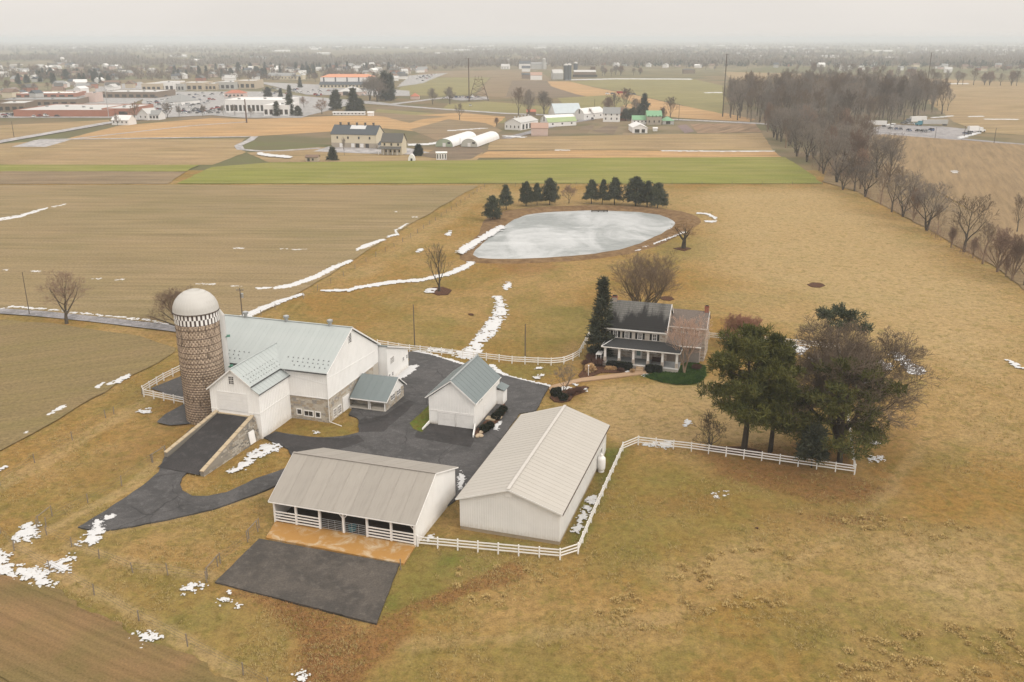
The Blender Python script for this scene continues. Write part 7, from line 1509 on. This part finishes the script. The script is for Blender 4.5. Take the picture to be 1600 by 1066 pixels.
gable('restaurant', 'red-roofed restaurant between the shopping strip and the broad white building', 'restaurant', 366, 152, 30, 146, 3, 14, 0, 'pink', 'red', win=((5,1.8,2,1.6),), hip=True)
gable('bank_building', 'pale-walled building with big grey roof and skylights', 'building', 268, 163, 36, 159, 6, 28, -18, 'white', 'grey', hip=True)
o, W, eh = gable('motel', 'three-storey motel with long orange roof', 'motel', 543, 137, 84, 121.5, 3.5, 20, -2, 'white', 'orange', hip=True, win=((14, 5.5, 2.2, 2.6),))
q = MB(); q.slab((-W/2-.5,-7,3.9), (W/2+.5,-7,3.9), (W/2+.5,-.05,7.0), (-W/2-.5,-.05,7.0), .3); q.build('lower_roof', ROOFC['slate'], o); q = MB(); q.box(-W/2,W/2,-6,-.06,-.3,3.8); q.build('ground_floor', WALLC['cream'], o)
for k in range(15): link('window', win_me, o, (-W/2 + W*(k+.5)/15, -6.03, 1.9), None, (2.2, 1, 2.2))
for k in range(5): q = MB(); q.box(-.8,.8,-.3,-.02,7.1,eh); q.build('pier', ROOFC['slate'], o, (-W/2 + W*(k+.3)/4.6, 0, 0))
gable('long_inn', 'long cream building with grey roof left of the motel', 'building', 444, 124, 54, 119, 4, 15, -8, 'cream', 'grey', win=((10,2,1.6,1.6),)); gable('gabled_hall', 'cream gabled hall at the right end of the long cream building', 'building', 466, 124, 14, 118, 5, 14, -8, 'cream', 'tan' if False else 'pale', ends=True)
gable('pale_hall', 'pale wide-roofed hall in front of the motel', 'building', 546, 149, 38, 144, 5, 24, -5, 'pink', 'pale', hip=True, doors=((-.15,0,6,4),)); gable('red_roofed_house', 'small red-roofed pavilion at the road junction', 'house', 648, 155, 13, 151, 3, 10, 0, 'pink', 'red', hip=True)
gable('white_house', 'white house with shallow roof behind trees at the end of the town road', 'house', 188, 195, 30, 188, 3, 9, -14, 'white', 'white', win=((4,1.8,.9,1.2),)); gable('white_house', 'white gabled house right of the big reddish tree', 'house', 224, 187, 18, 178, 3.5, 12, -20, 'white', 'pale', ends=True, win=((2,2.0,.9,1.3),)); gable('white_house', 'white house with three dark bays next to the gabled one', 'house', 241, 187, 16, 180, 3, 10, -8, 'white', 'grey', win=((3,1.8,1.6,1.8),))
gable('sales_shed', 'row of low white sheds at the field edge below the dark evergreens', 'shed', 545, 179.5, 50, 176.5, .8, 4, -1, 'white', 'pale', win=((9,.9,.9,.8),)); gable('white_shed', 'white box shed at the right end of the low sheds', 'shed', 579, 181, 9, 176.5, .8, 4, 0, 'white', 'white')
bare_w = [bare_meshes('town_tree%d' % k, 10, w, 90 + k, tr=.25, tw=.07, kids=(5,4,3), limbs=9, spread=sp, trunk=.15, twmat=m) for k, (w, sp, m) in enumerate(((8, 55, M_twig), (7, 48, M_twig_g), (9, 58, M_twig_r)))]
ever_w = [conifer_meshes('town_fir%d' % k, 10, w, 95 + k, whorls=9, per=6, size=1.1, blades=5, z0=.05, prof=pf, mat=M_spruce, tr=.2, gap=.05, dens=.8) for k, (w, pf) in enumerate(((5.5, lambda t: (1-t)*.95+.05), (7, lambda t: (1-t**2)**.65), (4, lambda t: (1-t)*.8+.12)))]
for x, y, top, k, wk, lab in ((211,188,158,2,1.0,'big reddish round tree between the white houses at the field edge'), (184,197,175,2,.8,'reddish tree before the white house at the end of the town road'), (262,184,160,0,1.1,'bushy bare tree right of the white houses'), (280,183,164,1,1,'dark bare tree at the edge of the town car park'), (317,182,163,1,1,'bare tree by the town car park'), (349,180,163,1,1,'round bare tree left of the red sign'), (367,180,162,1,1,'round bare tree right of the red sign'), (475,168,150,2,1.2,'reddish round tree before the motel'), (503,178,153,2,1.2,'wide tan bare tree at the field edge'), (392,182,168,0,1,'bare tree at the left of the white annex')):
    inst('town_tree', lab, x, y, top, bare_w[k], 10, None, wk)
for x, y, top, k, wk, lab in ((419,153,137,1,1.2,'broad evergreen behind the white annex'), (439,156.5,139,0,1.1,'dark pointed fir right of the broad evergreen'), (453,158,135,2,1.2,'tall narrow fir beside the pointed one'), (453,180,150,2,1.3,'greenish spruce in front of the white annex'), (466,181,166,1,1.2,'low dark evergreen at the field edge by the annex'), (525,172,142,1,1.0,'large dark evergreen before the pale hall'), (553,176,140,0,1.2,'tallest dark evergreen below the pale hall'), (563,175,155,1,1.3,'wide dark evergreen at the right of the tallest one'), (469,137,121,0,1,'fir beside the long cream building'), (602,157,115,2,1.3,'tall pine group left member by the junction'), (611,157,118,2,1.2,'tall pine by the junction, right of its twin'), (433,181,160,2,1.4,'thin spruce left of the greenish spruce')):
    inst('fir_tree', lab, x, y, top, ever_w[k], 10, None, wk)
for x, y, top, w_, lab in ((578,157,117,1,'dense grey bare tree clump by the road junction'), (590,158,116,1,'second dense grey bare tree by the road junction'), (585,152,118,1,'third dense grey bare tree by the road junction')): inst('bare_tree', lab, x, y, top, FV[2], 18, None, 1.2)
def ring(label, poly, n, mind, seed, fn):
    for q in scatter(poly, n, mind, seed): fn(label, q)
def town_house(label, q):
    W = rnd.uniform(9, 16); D = rnd.uniform(8, 11); eh = rnd.uniform(3, 5.5); o = thing('town_house', label, 'house', (q[0], q[1], 0), rnd.choice((0, .3, -.3, 1.5, 1.2)) + rnd.uniform(-.1, .1), 'houses of the far town'); k = rnd.choice(HM); link('wall', k[0], o, None, None, (W, D, eh)); link('roof', k[1], o, (0, 0, eh), None, (W, D, rnd.uniform(2.2, 4)))
b = MB(); b.extrude_x([(-.5,-.1),(.5,-.1),(.5,1),(-.5,1)], -.5, .5); 
rb = MB(); rb.extrude_x([(-.55,0),(.55,0),(0,1)], -.53, .53)
HM = [(b.mesh('wall', WALLC[w]), rb.mesh('roof', ROOFC[r_])) for w, r_ in (('white','grey'),('white','dark'),('white','pale'),('cream','brown'),('pink','grey'),('brick','dark'),('tan','brown'),('grey','slate'),('white','white'))]
LBL_H = 'small pale gabled house among the trees of the far town'
ring(LBL_H, [(-40,128),(60,128),(120,122),(230,128),(240,112),(120,100),(-60,104)], 60, 26, 21, town_house); ring(LBL_H, [(240,128),(410,126),(520,113),(620,112),(640,102),(420,104),(240,108)], 55, 28, 22, town_house); ring(LBL_H, [(590,150),(640,118),(680,112),(640,106),(560,112),(590,130)], 26, 24, 23, town_house)
ring(LBL_H, [(0,140),(60,135),(200,128),(230,140),(120,148),(20,158)], 24, 18, 24, town_house); ring(LBL_H, [(930,104),(1130,108),(1130,96),(950,94)], 26, 35, 25, town_house); ring(LBL_H, [(1200,108),(1600,118),(1640,100),(1250,96)], 45, 35, 26, town_house); ring(LBL_H, [(690,102),(800,100),(930,98),(900,92),(700,94)], 24, 35, 27, town_house)
def white_shed(label, q):
    L = rnd.uniform(30, 90); o = thing('long_shed', label, 'shed', (q[0], q[1], 0), rnd.uniform(-.15, .15), 'long pale sheds in the hazy distance'); k = HM[8] if rnd.random() < .7 else HM[0]; link('wall', k[0], o, None, None, (L, 16, 4)); link('roof', k[1], o, (0,0,4), None, (L, 16, 3))
ring('long pale shed lying in the hazy distance', [(-200,96),(1800,100),(1800,72),(-200,72)], 95, 90, 31, white_shed)
def town_bare(label, q):
    p = rnd.choice(bare_w); s = rnd.uniform(.8, 1.5); put_tree('town_tree', label, (q[0], q[1], 0), (('trunk', p[0]), ('crown', p[1])), rnd.random()*6, (s*rnd.uniform(.9,1.3), s*1.1, s), 'bare trees of the far town')
def town_fir(label, q):
    p = rnd.choice(ever_w); s = rnd.uniform(.8, 1.5); put_tree('fir_tree', label, (q[0], q[1], 0), (('trunk', p[0]), ('crown', p[1])), rnd.random()*6, (s*1.1, s*1.1, s), 'evergreens of the far town')
LB, LF = 'grey leafless tree among the houses of the far town', 'dark evergreen among the houses of the far town'
ring(LB, [(-40,160),(20,150),(240,128),(420,126),(600,136),(640,112),(640,104),(-60,106)], 150, 16, 41, town_bare); ring(LF, [(20,132),(60,118),(170,118),(175,134),(60,136)], 28, 12, 42, town_fir); ring(LF, [(270,124),(330,122),(420,122),(560,112),(640,108),(400,106),(270,112)], 52, 18, 43, town_fir)
ring(LB, [(930,106),(1130,112),(1330,112),(1600,124),(1640,104),(1130,96),(930,96)], 85, 22, 44, town_bare); ring(LF, [(1190,100),(1420,103),(1600,108),(1600,98),(1190,94)], 34, 25, 45, town_fir); ring(LB, [(700,106),(820,104),(930,100),(900,94),(660,96)], 45, 24, 46, town_bare)
stand([G(x, y) for x, y in [(1420 + 14*k + (k % 3) * 3, 131 + k*.25) for k in range(14)] + [(1270 + 12*k, 116.5 + k*.9) for k in range(14)]], 14, 22, 'thin bare tree in the row along the far field edge', 'bare trees along the far field edge', FV)
stand([G(x, y) for x, y in ((926,119),(941,119),(955,119),(970,118),(990,118),(1000,117),(945,118),(962,117))], 12, 18, 'round bare tree on the skyline of the hill field', 'bare trees behind the hill field', FV, wk=1.2)
cols = ['white', 'silver', 'grey', 'black', 'blue', 'red', 'white']
def town_car(label, q): car(label, 0, 0, rnd.choice((0, 1.57)) + rnd.uniform(-.1, .1), rnd.choice(cols), rnd.random() < .2, 'cars parked in the town', (q[0], q[1]), .3)
LC = 'car parked among rows of cars in the town'
ring(LC, [(225,178),(230,152),(245,146),(400,146),(340,158),(300,175)], 75, 4.5, 51, town_car); ring(LC, [(280,180),(345,178),(350,170),(300,170)], 26, 4, 52, town_car); ring(LC, [(405,148),(560,152),(590,146),(470,140),(410,138)], 48, 6, 53, town_car); ring(LC, [(5,184),(90,183),(90,179),(5,180)], 16, 4, 54, town_car); ring(LC, [(690,155),(750,154.5),(755,152),(705,151.5)], 16, 4, 55, town_car); ring(LC, [(640,120),(690,115),(660,128)], 20, 6, 56, town_car)
wt = thing('water_tower', 'white water tower far behind the red-brick warehouse', 'water tower', (*G(98.5, 101), 0)); h = HT(98.5, 101, 89); q = MB(); [q.bar((4*math.cos(a),4*math.sin(a),0), (3*math.cos(a),3*math.sin(a),h*.62), .8) for a in (0,1.57,3.14,4.71)]; q.build('legs', WALLC['white'], wt); q = MB(); q.lathe([(0,h*.58),(4,h*.62),(5,h*.75),(4,h*.92),(0,h)], 14); q.build('tank', WALLC['white'], wt)
# ---- brambles and saplings along the hedgerow and under the woodlot
def brush(label, poly, n, hh, mat, seed):
    rn = np.random.default_rng(seed); P_ = np.array(GP(poly)); lo, hi = P_.min(0), P_.max(0); Q = rn.uniform(lo, hi, (n, 2)); Q = Q[sdist(Q, P_) > 0]; Q = Q[fbm(Q[:,0]*.12, Q[:,1]*.12, seed, 3) > -.12]
    V, F = tufts(np.c_[Q, np.full(len(Q), .1)], np.tile([[0,0,.8]], (len(Q), 1)), hh, rn, 7, .018, .7); V[:, 2] = np.maximum(V[:, 2], -.1); tag(link('undergrowth', np_mesh('undergrowth', V, F, mat)), label, 'undergrowth', kind='stuff')
brush('brown brambles and saplings along the foot of the hedgerow', [(1240,240),(1290,276),(1340,303),(1440,362),(1520,410),(1620,470),(1620,440),(1530,396),(1450,345),(1380,305),(1300,250)], 2600, 2.6, M_twig_r, 91)
brush('grey brush under the woodlot trees', [(1140,186),(1190,196),(1330,212),(1400,193),(1478,178),(1400,170),(1200,172)], 2600, 4.0, M_twig_g, 92)
# ---- far woods that read as one mass
def mass(name, label, n, seed, mat, ymin, ymax, hh, per, dens, wid=.12, lift=.9):
    rn = np.random.default_rng(seed); py = ymin + (ymax - ymin) * rn.random(n) ; px_ = rn.uniform(-250, 1850, n); P_ = np.array([G(a, c) for a, c in zip(px_, py)])
    k = fbm(P_[:,0] / 420., P_[:,1] / 520., seed, 3); P_ = P_[k > dens]
    ok = np.ones(len(P_), bool)
    for q in ([(610,152),(640,112),(760,106),(1140,108),(1340,112),(1700,134),(1700,240),(600,240)], [(200,86),(480,80),(480,86),(200,91)], [(-60,98),(80,95),(100,108),(-60,112)], [(500,84),(640,80),(640,88),(500,92)]): ok &= sdist(P_, GP(q)) < 0
    P_ = P_[ok]; h = hh * rn.uniform(.7, 1.3, len(P_)); C = np.repeat(np.c_[P_, h * .30], 5, 0) + np.concatenate([rn.normal(0, hh * .26, (len(P_) * 5, 2)), rn.normal(0, hh * .14, (len(P_) * 5, 1))], 1); D = np.tile([[0,0,.6]], (len(C), 1)); V, F = tufts(C, D, hh * .55, rn, per, wid, lift); V[:, 2] = np.maximum(V[:, 2], 0)
    tag(link(name, np_mesh(name, V, F, mat)), label, 'woods', kind='stuff')
mass('far_woods', 'grey leafless woods fading into the haze', 12500, 71, M_twig_g, 63.5, 104, 13, 5, -.12, .16); mass('far_evergreens', 'dark evergreens mixed into the far woods', 3200, 72, M_spruce, 66, 106, 11, 4, .12, .25, .5); mass('town_thickets', 'grey brush between the far houses', 4200, 73, M_twig, 88, 126, 8, 5, .06)
# ---------------------------------------------------------------- winter air
t = bpy.data.materials.new('haze'); t.use_nodes = True; tn, tl = t.node_tree.nodes, t.node_tree.links; tn.clear(); mo = tn.new('ShaderNodeOutputMaterial'); pvn = tn.new('ShaderNodeVolumePrincipled')
pvn.inputs['Color'].default_value = (.81, .872, .93, 1); pvn.inputs['Density'].default_value = HAZE; pvn.inputs['Anisotropy'].default_value = 0.0; tl.new(pvn.outputs[0], mo.inputs['Volume'])
b = MB(); b.box(-17000, 17000, -500, 27000, -2.2, 68.0); tag(b.build('haze', t), 'thin winter haze over the whole plain', 'haze', kind='stuff')
